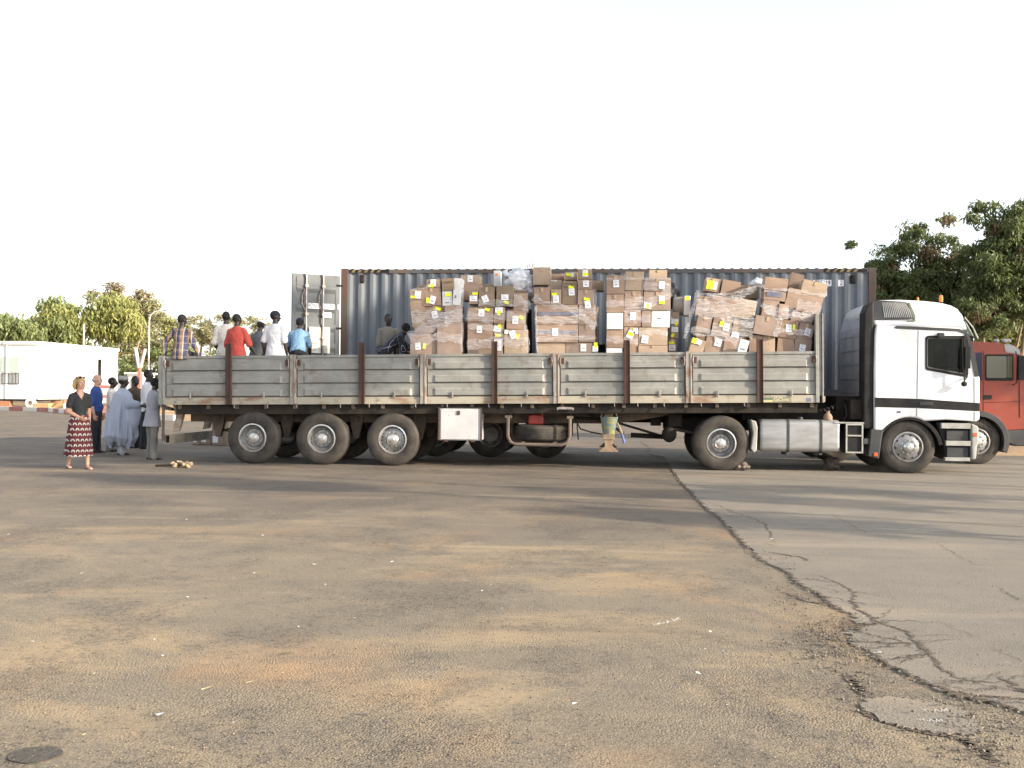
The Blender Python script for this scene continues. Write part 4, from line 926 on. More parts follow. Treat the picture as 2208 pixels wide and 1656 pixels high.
b = MB(); b.box(P(2097, 935, NEAR).x, P(2106, 935, NEAR).x, Y0 - .025, Y0 - .01, P(2097, 941, NEAR).z, P(2097, 933, NEAR).z); b.build('indicator', M['ored'], bmp, bevel=.004)
b = MB(); b.box(P(2090, 900, NEAR).x, P(2112, 900, NEAR).x, Y0 + .11, Y1 - .11, P(2100, 985, NEAR).z, P(2100, 908, NEAR).z); b.build('grille', M['dgrey'], tc_)
# dark bulk under the cab: frame, engine, gearbox
b = MB()
for y in (NEAR + .80, NEAR + 1.58): b.box(P(1440, 900, NEAR).x, P(2095, 900, NEAR).x, y, y + .09, .78, 1.02)
b.box(P(1925, 920, NEAR).x, P(2080, 920, NEAR).x, NEAR + .62, NEAR + 1.9, .5, 1.25); b.box(P(1820, 900, NEAR).x, P(1925, 900, NEAR).x, NEAR + .7, NEAR + 1.7, .55, 1.5)
b.box(P(1610, 900, NEAR).x, P(1838, 900, NEAR).x, NEAR + .66, NEAR + 1.75, .98, P(1700, 886, NEAR + .66).z)
b.box(P(1838, 900, NEAR).x, P(1884, 900, NEAR).x, NEAR + .15, NEAR + 1.6, P(1860, 905, NEAR).z, P(1860, 862, NEAR).z)
for k in range(7):
    b.tube([P(1822 + 6 * k, 870 - 3 * k, NEAR + .3 + .1 * k), P(1826 + 7 * k, 895, NEAR + .25 + .1 * k), P(1815 + 9 * k, 915, NEAR + .3)], .022, 6)
b.tube([P(1868, 905, NEAR + .2), P(1880, 930, NEAR + .2), P(1866, 945, NEAR + .2)], .03, 8)
b.box(P(1445, 880, NEAR).x, P(1475, 880, NEAR).x, NEAR + .5, NEAR + 1.9, .85, 1.1)
b.build('frame', M['chassis'], tc_, bevel=.012)
b = MB(); a = P(1842, 890, NEAR + .4); b.box(a.x - .05, a.x + .05, NEAR + .38, NEAR + .5, a.z - .1, a.z + .2); a = P(1862, 952, NEAR + .15); b.box(a.x, a.x + .2, NEAR + .12, NEAR + .22, a.z - .05, a.z + .06); b.build('bracket', M['lgrey'], tc_, bevel=.01)
b = MB(); b.lathe([(0, 0), (.46, 0), (.48, .05), (.3, .09), (0, .09)], (P(1600, 880, NEAR).x, NEAR + 1.24, 1.10), 'Z', 28); b.build('fifth_wheel', M['chassis'], tc_, smooth=30)
# suzi coils between cab and trailer
b = MB(); s0, s1 = P(1700, 884, NEAR + .8), P(1815, 872, NEAR + .8); pts_ = []
for k in range(120):
    f = k / 119; a = f * 2 * math.pi * 14; q = s0.lerp(s1, f); pts_.append((q.x, q.y + .05 * math.cos(a), q.z - .1 * math.sin(f * 3.14) + .05 * math.sin(a)))
b.tube(pts_, .009, 5); b.build('air_line', M['steelrod'], tc_, smooth=40)
# fenders over the drive wheels
b = MB(); rear_f = arc_px(1556, 960, 70, 38, -12, 8); rin = arc_px(1556, 960, 66, -12, 38, 8)
b.prism(XZ([(1619, 905), (1630, 908), (1634, 922), (1632, 970), (1626, 977), (1619, 968), (1624, 935)]), Y0 + .0, Y0 + .62); b.build('mudguard', M['lgrey'], tc_, bevel=.02)
for y in (NEAR + .02, NEAR + 1.78):
    pass
# drive wheels (twin), steer wheels
make_wheel(tc_, (rw_c.x, NEAR + .03, .545), .545, .30, 'dish'); make_wheel(tc_, (rw_c.x, NEAR + .36, .545), .545, .30, 'dish', detail=False)
make_wheel(tc_, (rw_c.x, NEAR + WID - .03, .545), .545, .30, 'dish', flip=True, detail=False)
make_wheel(tc_, (fw_c.x, NEAR + .06, .525), .525, .31, 'flat'); make_wheel(tc_, (fw_c.x, NEAR + WID - .06, .525), .525, .31, 'flat', flip=True, detail=False)
b = MB(); b.tube([(rw_c.x, NEAR + .2, .545), (rw_c.x, NEAR + 2.3, .545)], .1, 12); b.ball((rw_c.x, NEAR + 1.24, .545), .24); b.tube([(fw_c.x, NEAR + .2, .5), (fw_c.x, NEAR + 2.3, .5)], .07, 10); b.build('axle', M['chassis'], tc_, smooth=40)
# air spring and arm behind the drive axle
b = MB(); a = P(1443, 938, NEAR + .5); b.ball((a.x, NEAR + .5, a.z + .02), (.15, .15, .17)); b.tube([P(1455, 900, NEAR + .6), P(1443, 922, NEAR + .5)], .05, 8); b.tube([P(1450, 925, NEAR + .45), P(1500, 934, NEAR + .35)], .03, 8); b.tube([P(1360, 938, NEAR + .9), P(1440, 942, NEAR + .9)], .05, 8); b.box(P(1404, 900, NEAR + .9).x, P(1425, 900, NEAR + .9).x, NEAR + .9, NEAR + 1.2, P(1404, 918, NEAR + .9).z, P(1404, 896, NEAR + .9).z)
b.build('suspension', M['chassis'], tc_, smooth=40)
# fuel tank with straps
a, c_ = P(1640, 974, NEAR + .03), P(1811, 906, NEAR + .03)
b = MB(); n_ = 8; zc_, ht = (a.z + c_.z) / 2, (c_.z - a.z) / 2; hw = .32; prof = []
for (sx_, sz_) in ((-1, 1), (1, 1), (1, -1), (-1, -1)):
    for k in range(n_ + 1):
        base = {(-1, 1): 180, (1, 1): 90, (1, -1): 0, (-1, -1): 270}[(sx_, sz_)]; an = R(base - 90 * k / n_); r_ = .10
        prof.append((hw * sx_ - sx_ * r_ + r_ * math.cos(an), ht * sz_ - sz_ * r_ + r_ * math.sin(an)))
np_ = len(prof); xs_ = [(a.x, .94), (a.x + .02, .985), (a.x + .05, 1), (c_.x - .05, 1), (c_.x - .02, .985), (c_.x, .94)]
vs = [(x, NEAR + .03 + hw + p_[0] * s_, zc_ + p_[1] * s_) for x, s_ in xs_ for p_ in prof]
fs = [(i * np_ + k, (i + 1) * np_ + k, (i + 1) * np_ + (k + 1) % np_, i * np_ + (k + 1) % np_) for i in range(5) for k in range(np_)] + [tuple(range(np_)), tuple(5 * np_ + k for k in reversed(range(np_)))]
b.add(vs, fs); tank = b.build('fuel_tank', M['alu'], tc_, smooth=35)
b = MB()
for px in (1700, 1771):
    x = P(px, 940, NEAR).x; vs = [(xx, NEAR + .03 + hw + p_[0] * s_, zc_ + p_[1] * s_) for xx in (x - .028, x + .028) for s_ in (1.012,) for p_ in prof]
    b.add(vs, [(k, np_ + k, np_ + (k + 1) % np_, (k + 1) % np_) for k in range(np_)]); b.box(x - .04, x + .04, NEAR + .35, NEAR + .6, a.z - .07, a.z - .01); b.box(x - .03, x + .03, NEAR + .05, NEAR + .12, a.z - .05, a.z - .012)
b.build('strap', M['dgrey'], tank)
b = MB(); x = P(1723, 906, NEAR + .3).x; b.lathe([(0, .05), (.05, .05), (.055, .03), (.055, -.03)], (x, NEAR + .2, c_.z), 'Z', 14); b.build('filler_cap', M['dgrey'], tank)
# battery step frame
b = MB(); a, c_ = P(1823, 977, NEAR + .02), P(1861, 914, NEAR + .02); zm = (a.z + c_.z) / 2 + .04
for (x0, x1, z0, z1) in ((a.x, a.x + .03, a.z, c_.z), (c_.x - .03, c_.x, a.z, c_.z), (a.x + .031, c_.x - .031, a.z, a.z + .03), (a.x + .031, c_.x - .031, zm, zm + .03), (a.x + .031, c_.x - .031, c_.z - .03, c_.z)): b.box(x0, x1, NEAR + .0, NEAR + .03, z0, z1)
b.build('step_frame', M['lgrey'], tc_, bevel=.004)
b = MB(); b.box(a.x, c_.x, NEAR + .031, NEAR + .45, a.z, c_.z); b.build('battery_box', M['blk'], tc_); b = MB(); b.box(P(1800, 910, NEAR).x, c_.x + .02, NEAR + .02, NEAR + .55, c_.z + .005, c_.z + .03); b.build('cat_walk', M['lgrey'], tc_)
b = MB(); a = P(1640, 896, NEAR + .7); b.box(a.x - .3, P(1820, 896, NEAR).x, NEAR + .65, NEAR + 1.8, 1.04, 1.06); b.build('deck_plate', M['chassis'], tc_)
# beacons
for px, py, Y, s_ in ((2029, 645, NEAR + .7, .7), (1979, 649, NEAR + 1.6, .45)):
    a = P(px, py, Y); zb = P(px, 652, Y).z if Y > 0 else 0
    bc = sub('beacon', cab, (a.x, Y, a.z)); b = MB(); b.lathe([(.05 * s_, -.07), (.055 * s_, .02), (.045 * s_, .07), (0, .09)], (a.x, Y, a.z), 'Z', 14); b.build('beacon_lens', M['orange'], bc, smooth=30)
    b = MB(); b.lathe([(.03, -.25), (.03, -.07), (.065 * s_, -.071), (.065 * s_, -.055)], (a.x, Y, a.z), 'Z', 12); b.build('beacon_base', M['blk'], bc)
# ================================================================== THE LOAD
deckz = lambda x: TZ(TI.to_3x3() @ Vector((x - rA.x, 0, 0)) and (x - rA.x), DECK).z
M['film'] = mat('stretch_film', (.80, .80, .84), .12, bump=.02, bscale=14, bstretch=(1, 1, 5))
def film_mat(fac):
    m = bpy.data.materials.new('clear_film'); m.use_nodes = True; t = m.node_tree; b = t.nodes['Principled BSDF']
    b.inputs['Base Color'].default_value = (.70, .70, .74, 1); b.inputs['Roughness'].default_value = .18; b.inputs['Specular IOR Level'].default_value = 1.0
    tc = t.nodes.new('ShaderNodeTexCoord'); mp = t.nodes.new('ShaderNodeMapping'); mp.inputs['Scale'].default_value = (2, 2, 14); n = t.nodes.new('ShaderNodeTexNoise'); n.inputs['Scale'].default_value = 3; n.inputs['Detail'].default_value = 6
    bp = t.nodes.new('ShaderNodeBump'); bp.inputs['Distance'].default_value = .03; t.links.new(tc.outputs['Object'], mp.inputs[0]); t.links.new(mp.outputs[0], n.inputs['Vector']); t.links.new(n.outputs['Fac'], bp.inputs['Height']); t.links.new(bp.outputs[0], b.inputs['Normal'])
    r = t.nodes.new('ShaderNodeMapRange'); r.inputs['From Min'].default_value = .36; r.inputs['From Max'].default_value = .72; r.inputs['To Min'].default_value = .07; r.inputs['To Max'].default_value = fac; t.links.new(n.outputs['Fac'], r.inputs['Value'])
    tr_ = t.nodes.new('ShaderNodeBsdfTransparent'); mx = t.nodes.new('ShaderNodeMixShader'); t.links.new(r.outputs[0], mx.inputs[0]); t.links.new(tr_.outputs[0], mx.inputs[1]); t.links.new(b.outputs[0], mx.inputs[2]); t.links.new(mx.outputs[0], t.nodes['Material Output'].inputs[0])
    return m
M['clearfilm'] = film_mat(.46)
CROPS = {'A': (720, 560, 5.018), 'B': (720, 560, 5.018), 'C': (1130, 560, 5.017), 'D': (1130, 560, 5.017), 'E': (1130, 560, 5.017), 'F': (1440, 560, 5.0175), 'G': (1440, 560, 5.0175)}
STK = {'A': 'in the rearmost stack by the stooping man', 'B': 'in the stack topped by the white bag', 'C': 'in the stack with blue-banded cartons', 'D': 'in the straight stack left of the drum',
       'E': 'in the narrow column right of the straight stack', 'F': 'in the first leaning stack', 'G': 'in the leaning stack at the headboard'}
# stack, u0 v0 u1 v1, tilt, flags, colour, marks, where.   flags: e = stands on the deck, b = second row back, c = third row back
# marks: w = white address label, y = yellow sticker: (kind, u, v, width, height, tilt)
BX = [
 ('A',(822,325,958,432),-4,'',0,[('w',875,342,66,78,5),('y',830,392,55,24,0)],'top left corner'),
 ('A',(952,300,1160,500),-3,'',1,[('w',1038,392,62,86,16),('y',1000,410,34,60,4)],'below the topmost'),
 ('A',(1000,212,1152,300),0,'',1,[('w',1045,214,60,72,0),('y',1025,270,58,28,0)],'small topmost'),
 ('A',(905,266,1060,330),0,'b',0,[],'peeping over the back'),
 ('A',(1165,200,1300,332),-3,'',4,[('d',1200,235,90,14,0)],'crumpled, upper right'),
 ('A',(1295,200,1378,335),5,'',5,[],'narrow white upper right'),
 ('A',(1172,335,1284,498),-2,'',5,[('y',1204,360,60,38,0),('d',1205,460,45,8,0)],'white with yellow tag'),
 ('A',(1286,322,1372,490),3,'',5,[('d',1310,385,14,30,0)],'white at the right edge'),
 ('A',(825,430,983,582),-3,'',0,[],'left column, below top corner'),
 ('A',(842,578,1008,728),-5,'',2,[],'left column, sandy brown'),
 ('A',(986,500,1198,704),-4,'',1,[('w',1060,556,64,78,-12),('y',1100,516,60,32,20)],'in the middle'),
 ('A',(1196,492,1384,682),-2,'',3,[],'right column, middle'),
 ('A',(868,712,1108,800),-3,'',3,[],'flat, lower left'),
 ('A',(822,802,1118,1005),0,'e',0,[('w',880,900,60,74,-5),('y',963,905,34,60,10)],'bottom left'),
 ('A',(1112,684,1388,1005),-1,'e',3,[],'big bottom right'),
 ('B',(1370,165,1582,262),0,'b',2,[('w',1448,170,56,70,0)],'topmost left'),
 ('B',(1388,262,1590,440),0,'b',0,[],'behind upper left'),
 ('B',(1590,262,1722,330),0,'c',0,[],'far back below the white tube'),
 ('B',(1458,338,1560,480),0,'',0,[('w',1470,390,80,60,0),('y',1500,355,60,26,0)],'upper left, small'),
 ('B',(1566,296,1740,514),0,'',4,[('w',1606,386,64,76,-22)],'with a crooked label'),
 ('B',(1756,282,1938,508),1,'',4,[('w',1810,376,80,62,0),('y',1836,448,60,28,17)],'upper middle, dark brown'),
 ('B',(1942,362,2098,552),0,'',0,[],'upper right, plain'),
 ('B',(1970,326,2122,368),0,'b',1,[],'squashed under the bag'),
 ('B',(1452,518,1728,670),0,'',0,[('w',1565,536,64,78,0),('y',1632,525,55,30,18)],'broad, second layer left'),
 ('B',(1732,512,1848,690),2,'',1,[('w',1745,516,84,60,0),('y',1768,552,38,50,22)],'narrow column top'),
 ('B',(1868,552,2074,752),2,'',0,[('w',1932,610,64,84,3),('y',2004,610,52,34,28)],'right column middle'),
 ('B',(1445,672,1722,858),0,'',1,[('w',1546,714,58,78,0)],'broad, third layer left'),
 ('B',(1726,692,1842,858),2,'',1,[('w',1730,714,80,64,5),('y',1782,680,28,52,-4),('y',1746,805,60,27,0)],'narrow column middle'),
 ('B',(1445,860,1716,1003),0,'e',1,[],'bottom left'),
 ('B',(1726,860,1832,1003),0,'e',3,[('w',1736,856,78,60,0),('w',1768,928,46,56,0)],'narrow column bottom'),
 ('B',(1842,756,2100,1003),0,'e',2,[('w',1906,768,64,88,-22),('y',1969,806,36,54,14),('w',1846,760,40,42,0)],'bottom right'),
 ('B',(1727,116,1800,290),0,'c',5,[('o',1748,150,28,22,0)],'tall white upright'),
 ('C',(95,80,286,272),0,'b',2,[],'tall topmost left'),
 ('C',(30,160,96,215),0,'c',3,[],'far back left'),
 ('C',(286,150,440,218),0,'c',0,[],'low back row'),
 ('C',(440,132,578,218),0,'b',2,[('y',455,150,60,28,10),('w',508,146,34,44,0)],'back row with yellow tag'),
 ('C',(580,100,736,210),0,'',1,[('w',632,110,60,74,0),('y',640,140,55,34,-8)],'topmost right'),
 ('C',(580,214,740,320),0,'',1,[('w',638,226,64,70,0)],'second from top right'),
 ('C',(256,218,410,320),0,'b',2,[('w',295,218,60,14,0)],'half hidden upper middle'),
 ('C',(104,300,286,484),0,'',1,[],'plain, upper left'),
 ('C',(290,320,406,484),0,'',2,[('w',313,385,64,80,-4),('y',298,360,58,27,0)],'small upper middle'),
 ('C',(412,230,576,484),1,'',4,[('w',483,310,64,78,-3),('y',480,285,60,27,17),('d',430,255,60,10,0),('d',500,255,50,10,0),('d',430,290,60,14,0)],'dark printed'),
 ('C',(582,322,758,488),0,'',0,[('w',658,446,62,78,-8),('y',645,412,64,30,12)],'third from top right'),
 ('C',(122,486,586,696),0,'',0,[('s',150,563,420,40,0)],'upper blue-banded long'),
 ('C',(590,490,774,704),0,'',0,[],'right of the upper band'),
 ('C',(130,700,586,894),0,'',0,[('s',165,765,405,35,0),('w',306,742,62,82,-3)],'lower blue-banded long'),
 ('C',(590,706,770,890),0,'',3,[],'right of the lower band'),
 ('C',(136,898,450,1003),0,'e',2,[],'bottom left'),
 ('C',(452,898,736,1003),0,'e',3,[('w',612,912,60,80,0)],'bottom middle'),
 ('C',(738,894,798,1003),0,'e',4,[('y',757,896,36,58,0),('w',735,932,60,64,0)],'bottom right sliver'),
 ('C',(740,228,868,330),4,'b',2,[],'open, leaning out at the back'),
 ('D',(890,168,1090,370),0,'',1,[('w',965,220,62,80,-3)],'top left'),
 ('D',(1094,128,1300,334),1,'',2,[],'topmost middle'),
 ('D',(1300,198,1590,340),0,'',3,[('w',1460,234,62,82,3)],'top right'),
 ('D',(1354,110,1550,200),0,'b',2,[],'highest, at the back'),
 ('D',(890,374,1082,572),0,'',0,[],'left column second'),
 ('D',(1086,338,1290,538),0,'',0,[],'middle column second'),
 ('D',(1294,344,1588,546),0,'',3,[('w',1460,390,60,88,3),('y',1460,444,58,36,4),('w',1288,465,80,64,5),('y',1320,480,44,48,4)],'right with two labels'),
 ('D',(893,575,1074,752),0,'',5,[],'square white left'),
 ('D',(1078,542,1270,722),0,'',0,[('w',1146,568,64,82,3)],'central'),
 ('D',(1274,550,1374,726),0,'',3,[],'narrow, beside the large white'),
 ('D',(1377,550,1580,730),1,'',5,[('d',1445,630,40,8,8)],'large white right'),
 ('D',(890,756,1076,952),0,'',1,[],'left column fourth'),
 ('D',(890,955,1066,1003),0,'e',5,[],'low white bottom left'),
 ('D',(1080,728,1236,1003),0,'e',0,[('w',1116,766,72,86,26),('y',1120,785,62,38,22),('w',1200,745,52,56,0)],'lower middle'),
 ('D',(1240,732,1554,924),0,'',2,[('w',1272,820,70,84,6)],'lower right, wide'),
 ('D',(1236,928,1554,1003),0,'e',2,[],'bottom right, pale'),
 ('E',(1590,562,1682,722),0,'b',3,[('w',1590,640,78,56,3),('y',1632,665,30,48,5)],'upper'),
 ('E',(1586,724,1670,852),0,'b',3,[('w',1595,725,72,56,3),('y',1592,795,28,44,35)],'middle'),
 ('E',(1562,856,1650,1003),0,'be',3,[('y',1565,885,62,28,0),('w',1565,918,72,66,0)],'bottom'),
 ('F',(405,200,568,345),10,'b',2,[('y',420,225,70,95,10),('w',490,240,40,85,10)],'printed yellow, topmost'),
 ('F',(578,225,780,405),11,'b',1,[],'tall plain top'),
 ('F',(775,272,985,420),-3,'b',4,[],'lidded top right'),
 ('F',(310,395,480,600),11,'',3,[],'upper left, leaning'),
 ('F',(462,398,712,632),11,'',0,[],'upper middle, leaning'),
 ('F',(708,425,955,640),11,'',2,[],'upper right, leaning'),
 ('F',(312,605,470,790),11,'',3,[],'middle left, leaning'),
 ('F',(480,630,690,832),11,'',1,[('w',600,685,66,88,13),('y',560,665,40,62,17)],'with yellow tag and label'),
 ('F',(700,655,922,830),11,'',2,[('w',682,782,84,92,12)],'middle right, leaning'),
 ('F',(245,858,402,1003),15,'e',2,[('w',306,828,70,56,24),('y',262,818,48,58,24)],'lowest left, fallen'),
 ('F',(408,825,602,1003),10,'e',0,[('w',506,855,74,84,16)],'lowest middle'),
 ('F',(604,850,868,1003),10,'e',0,[('w',790,800,96,160,16)],'lowest right, bright white patch'),
 ('G',(1048,195,1300,332),7,'',1,[],'top left'),
 ('G',(1322,148,1462,310),15,'b',1,[],'topmost, poking up'),
 ('G',(1450,235,1722,385),14,'',2,[],'top right, overhanging'),
 ('G',(1040,340,1280,440),8,'',0,[('s',1072,345,160,58,8)],'with a blue patch'),
 ('G',(1284,310,1430,520),14,'',0,[],'second column upper'),
 ('G',(1392,380,1668,575),13,'',0,[],'right, wide upper'),
 ('G',(1022,432,1196,640),9,'',3,[],'left middle'),
 ('G',(1196,480,1310,645),6,'',0,[],'centre middle, small'),
 ('G',(1335,560,1576,700),13,'',3,[],'right middle'),
 ('G',(935,615,1206,818),9,'',3,[],'left, jutting forward'),
 ('G',(1205,655,1408,846),9,'',1,[('w',1276,700,62,84,3),('y',1349,700,27,60,2)],'centre with label and yellow tag'),
 ('G',(1408,690,1576,870),13,'',3,[('w',1478,742,64,82,18)],'right with crooked label'),
 ('G',(1028,812,1162,1003),0,'e',2,[],'bottom, palest'),
 ('G',(1185,838,1368,1003),4,'e',1,[],'bottom centre'),
 ('G',(1368,862,1556,1003),8,'e',3,[('w',1422,916,66,76,10)],'bottom right with label'),
 ('G',(880,815,1024,1003),3,'e',1,[],'bottom left'),
]
rnd = random.Random(31)
COLN = ['brown', 'reddish brown', 'sandy', 'dull brown', 'dark brown', 'white']
ROWY = {'': .14, 'b': .62, 'c': 1.1}
used_lab = set()
for bi, (st, (u0, v0, u1, v1), tilt, fl, ci, marks, where) in enumerate(BX):
    ox, oy, s_ = CROPS[st]; Yf = NEAR + ROWY['c' if 'c' in fl else 'b' if 'b' in fl else ''] + rnd.uniform(0, .05) + (.03 if abs(tilt) > 3 else 0)
    if where.endswith('jutting forward'): Yf = NEAR + .10
    a, c_ = P(ox + u0 / s_, oy + v1 / s_, Yf), P(ox + u1 / s_, oy + v0 / s_, Yf)
    ctr = (a + c_) / 2; hw_, hh = (c_.x - a.x) / 2 - .003, (c_.z - a.z) / 2 - .002
    rot = Matrix.Rotation(R(tilt), 4, 'Y'); depth = rnd.uniform(.40, .46) if 'c' not in fl else .35
    zlo = -hh
    if 'e' in fl: zlo = -(ctr.z - TZ(ctr.x - rA.x, DECK).z) + .006 + (hw_ * abs(math.sin(R(tilt))))
    MX = Matrix.Translation(ctr) @ rot
    b = MB(); nx_, nz_ = 4, 4
    # a carton with slightly bellied, dented faces
    def q(x, y, z):
        e = noise.noise(Vector((x * 4 + bi * 7.3, y * 3, z * 4))) * .008
        return MX @ Vector((x, y + (-.006 * math.cos(x / hw_ * 1.5) * math.cos((z - (zlo + hh) / 2) / ((hh - zlo) / 2) * 1.5) + e if y < .01 else 0), z))
    gx = [-hw_ + 2 * hw_ * k / nx_ for k in range(nx_ + 1)]; gz = [zlo + (hh - zlo) * k / nz_ for k in range(nz_ + 1)]
    vs = [q(x, 0, z) for z in gz for x in gx]; fs = [(j * 5 + i, j * 5 + i + 1, (j + 1) * 5 + i + 1, (j + 1) * 5 + i) for j in range(4) for i in range(4)]
    nb = len(vs); vs += [q(x, depth, z) for x, z in ((-hw_, zlo), (hw_, zlo), (hw_, hh), (-hw_, hh))]
    fs += [(nb, nb + 3, nb + 2, nb + 1), tuple([20 + i for i in range(5)]) + (nb + 2, nb + 3), tuple([4 - i for i in range(5)]) + (nb, nb + 1), tuple([4 + 5 * j for j in range(5)][::1]) [::-1] + (nb + 1, nb + 2), tuple([5 * j for j in range(5)]) + (nb + 3, nb)]
    b.use(M['cardw'] if ci == 5 else M['card%d' % ci]); b.add(vs, [f if len(f) else f for f in fs])
    has = []
    kinds = [m_[0] for m_ in marks]
    nw, ny = kinds.count('w'), kinds.count('y')
    if nw == 1: has.append('white label')
    if nw > 1: has.append('white labels')
    if ny: has.append('yellow sticker' if ny == 1 else 'yellow stickers')
    wh = where[0].lower() + where[1:]
    lab = f"{COLN[ci]} carton" + (' with ' + ' and '.join(has) if has and not any(k in where for k in ('label', 'tag')) else '') + ', ' + wh + ', ' + STK[st]
    wds = lab.split()
    if len(wds) > 16: lab = f"{COLN[ci]} carton, {wh}, {STK[st]}"; lab = lab.replace('blue-banded cartons', 'blue bands') if len(lab.split()) > 16 else lab
    assert lab not in used_lab, lab
    used_lab.add(lab)
    box = tag(b.build('cardboard_box', None, None, origin=tuple(MX @ Vector((0, depth / 2, zlo)))), lab, 'carton', 'cartons loaded on the flatbed')
    ppm = (c_.x - a.x) / (u1 - u0)
    for (k, mu, mv, mw, mh, mt) in marks:
        if k in 'wyso':
            pc = P(ox + (mu + mw / 2) / s_, oy + (mv + mh / 2) / s_, Yf); l = MX.inverted() @ pc
            l.x = max(-hw_ + mw * ppm / 2 + .002, min(hw_ - mw * ppm / 2 - .002, l.x)); l.z = min(hh - mh * ppm / 2 - .002, l.z)
            W2, H2 = mw * ppm / 2, mh * ppm / 2; off = -.0165 - .002 * (k == 'y') + .003 * (k == 's')
            MM = MX @ Matrix.Translation((l.x, off, l.z)) @ Matrix.Rotation(R(mt - tilt), 4, 'Y')
            b = MB()
            b.use(M['paper'] if k == 'w' else M['yellow'] if k == 'y' else M['blueprint'] if k == 's' else M['orange'])
            b.box(-W2, W2, -.001, .001, -H2, H2, mx=MM)
            if k == 'w' and W2 > .04:
                b.use(M['ink'])
                b.box(-W2 * .55, W2 * .55, -.0025, -.0012, -H2 * .42, -H2 * .22, mx=MM)
                for t_ in range(4): 
                    z = H2 * (.72 - .2 * t_); b.box(-W2 * .75, W2 * rnd.uniform(-.1, .6), -.0025, -.0012, z, z + H2 * .035, mx=MM)
            b.build({'w': 'paper_label', 'y': 'sticker', 's': 'printed_band', 'o': 'sticker'}[k], None, box)
        elif k == 'd':
            pc = P(ox + (mu + mw / 2) / s_, oy + (mv + mh / 2) / s_, Yf); l = MX.inverted() @ pc; b = MB()
            MM = MX @ Matrix.Translation((l.x, -.0165, l.z)); b.box(-mw * ppm / 2, mw * ppm / 2, -.001, .001, -mh * ppm / 2, mh * ppm / 2, mx=MM); b.build('printed_mark', M['darkprint'] if ci != 5 else M['ink'], box)
    # sealing tape down the middle of the top and over the edge
    if ci != 5 and rnd.random() < .5:
        b = MB(); b.box(-.028, .028, -.0150, -.0135, hh - min(.09, hh * .6), hh - .002, mx=MX); b.box(-.028, .028, -.0132, depth - .01, hh + .0006, hh + .0016, mx=MX); b.build('tape', M['tape'], box)
# far posts seen dark between the stacks, on the trailer's far side
for px, py in ((1142, 672), (1296, 745)):
    a = P(px, py, NEAR + WID - .02); l = TI @ a
    tb('stake', M['chassis'], lambda b: b.box(l.x - .08, l.x + .09, WID - .72 if px < 1200 else WID - .5, WID - .62 if px < 1200 else WID - .42, DECK + .002, l.z), bevel=.004)
# film: bands pulled across each stack, bunched at the corners
def film(st, strips, label):
    ox, oy, s_ = CROPS[st]; b = MB(); rn = random.Random(len(strips) * 7 + ord(st))
    for si, (pts_, w_) in enumerate(strips):
        q = [Vector((u, v, 0)) for u, v in pts_]; n_ = 26; path = []
        L_ = [0]; 
        for i in range(1, len(q)): L_.append(L_[-1] + (q[i] - q[i - 1]).length)
        for k in range(n_ + 1):
            d = L_[-1] * k / n_; i = max(j for j in range(len(L_)) if L_[j] <= d + 1e-6); i = min(i, len(q) - 2); path.append(q[i].lerp(q[i + 1], (d - L_[i]) / max(1e-6, L_[i + 1] - L_[i])))
        vs = []; m_ = 5
        for k, p in enumerate(path):
            d = (path[min(k + 1, n_)] - path[max(k - 1, 0)]).normalized(); nn = Vector((-d.y, d.x, 0))
            ww = w_ * (1 + .25 * math.sin(k * .7 + si) + .15 * rn.uniform(-1, 1))
            for j in range(m_ + 1):
                r_ = p + nn * ww * (j / m_ - .5); Y = NEAR + .118 - .012 * rn.random() - .006 * si + .0
                vs.append(P(ox + r_.x / s_, oy + r_.y / s_, Y))
        o_ = len(b.v); b.add(vs, [(k * (m_ + 1) + j, k * (m_ + 1) + j + 1, (k + 1) * (m_ + 1) + j + 1, (k + 1) * (m_ + 1) + j) for k in range(n_) for j in range(m_)])
    tag(b.build('stretch_film', M['clearfilm'], smooth=180), label, 'stretch film', 'films wound round the stacks')
film('A', [([(835, 620), (1100, 600), (1380, 640)], 120), ([(1378, 200), (1392, 420), (1378, 560), (1392, 690), (1385, 1000)], 26), ([(820, 850), (1000, 740), (1380, 560)], 130), ([(840, 960), (1100, 830), (1385, 860)], 90), ([(825, 330), (1000, 300), (1140, 205)], 26)], 'creased clear film hanging on the rearmost stack')
film('B', [([(1440, 920), (1700, 900), (2090, 880)], 110), ([(1560, 460), (1750, 470), (2090, 470)], 60), ([(1440, 600), (1700, 640), (1850, 600), (2080, 640)], 90), ([(1940, 380), (2100, 480), (2060, 560)], 60), ([(2075, 700), (2070, 800), (2105, 900), (2090, 1000)], 36), ([(1450, 720), (1720, 740), (1840, 860)], 60)], 'clear film slung round the stack below the white bag')
film('C', [([(590, 540), (770, 560)], 90), ([(130, 780), (400, 800), (580, 790)], 60), ([(105, 400), (200, 470), (380, 500), (580, 560), (770, 740)], 70), ([(770, 320), (765, 500), (780, 690), (745, 760)], 30), ([(130, 640), (400, 660), (590, 640)], 80), ([(590, 600), (700, 660), (770, 720)], 70), ([(130, 860), (400, 850), (780, 840)], 50), ([(125, 490), (130, 700), (140, 990)], 24)], 'clear film stretched over the blue-banded cartons')
film('D', [([(1290, 280), (1590, 290)], 80), ([(1090, 640), (1370, 640)], 90), ([(890, 860), (1240, 880)], 80), ([(890, 210), (1100, 205), (1300, 205), (1590, 205)], 26), ([(1085, 560), (1300, 500), (1590, 350)], 90), ([(885, 480), (1080, 470), (1300, 420)], 70), ([(1570, 560), (1582, 640), (1560, 730)], 24), ([(1240, 800), (1400, 770), (1555, 800)], 60)], 'clear film round the straight stack of cartons')
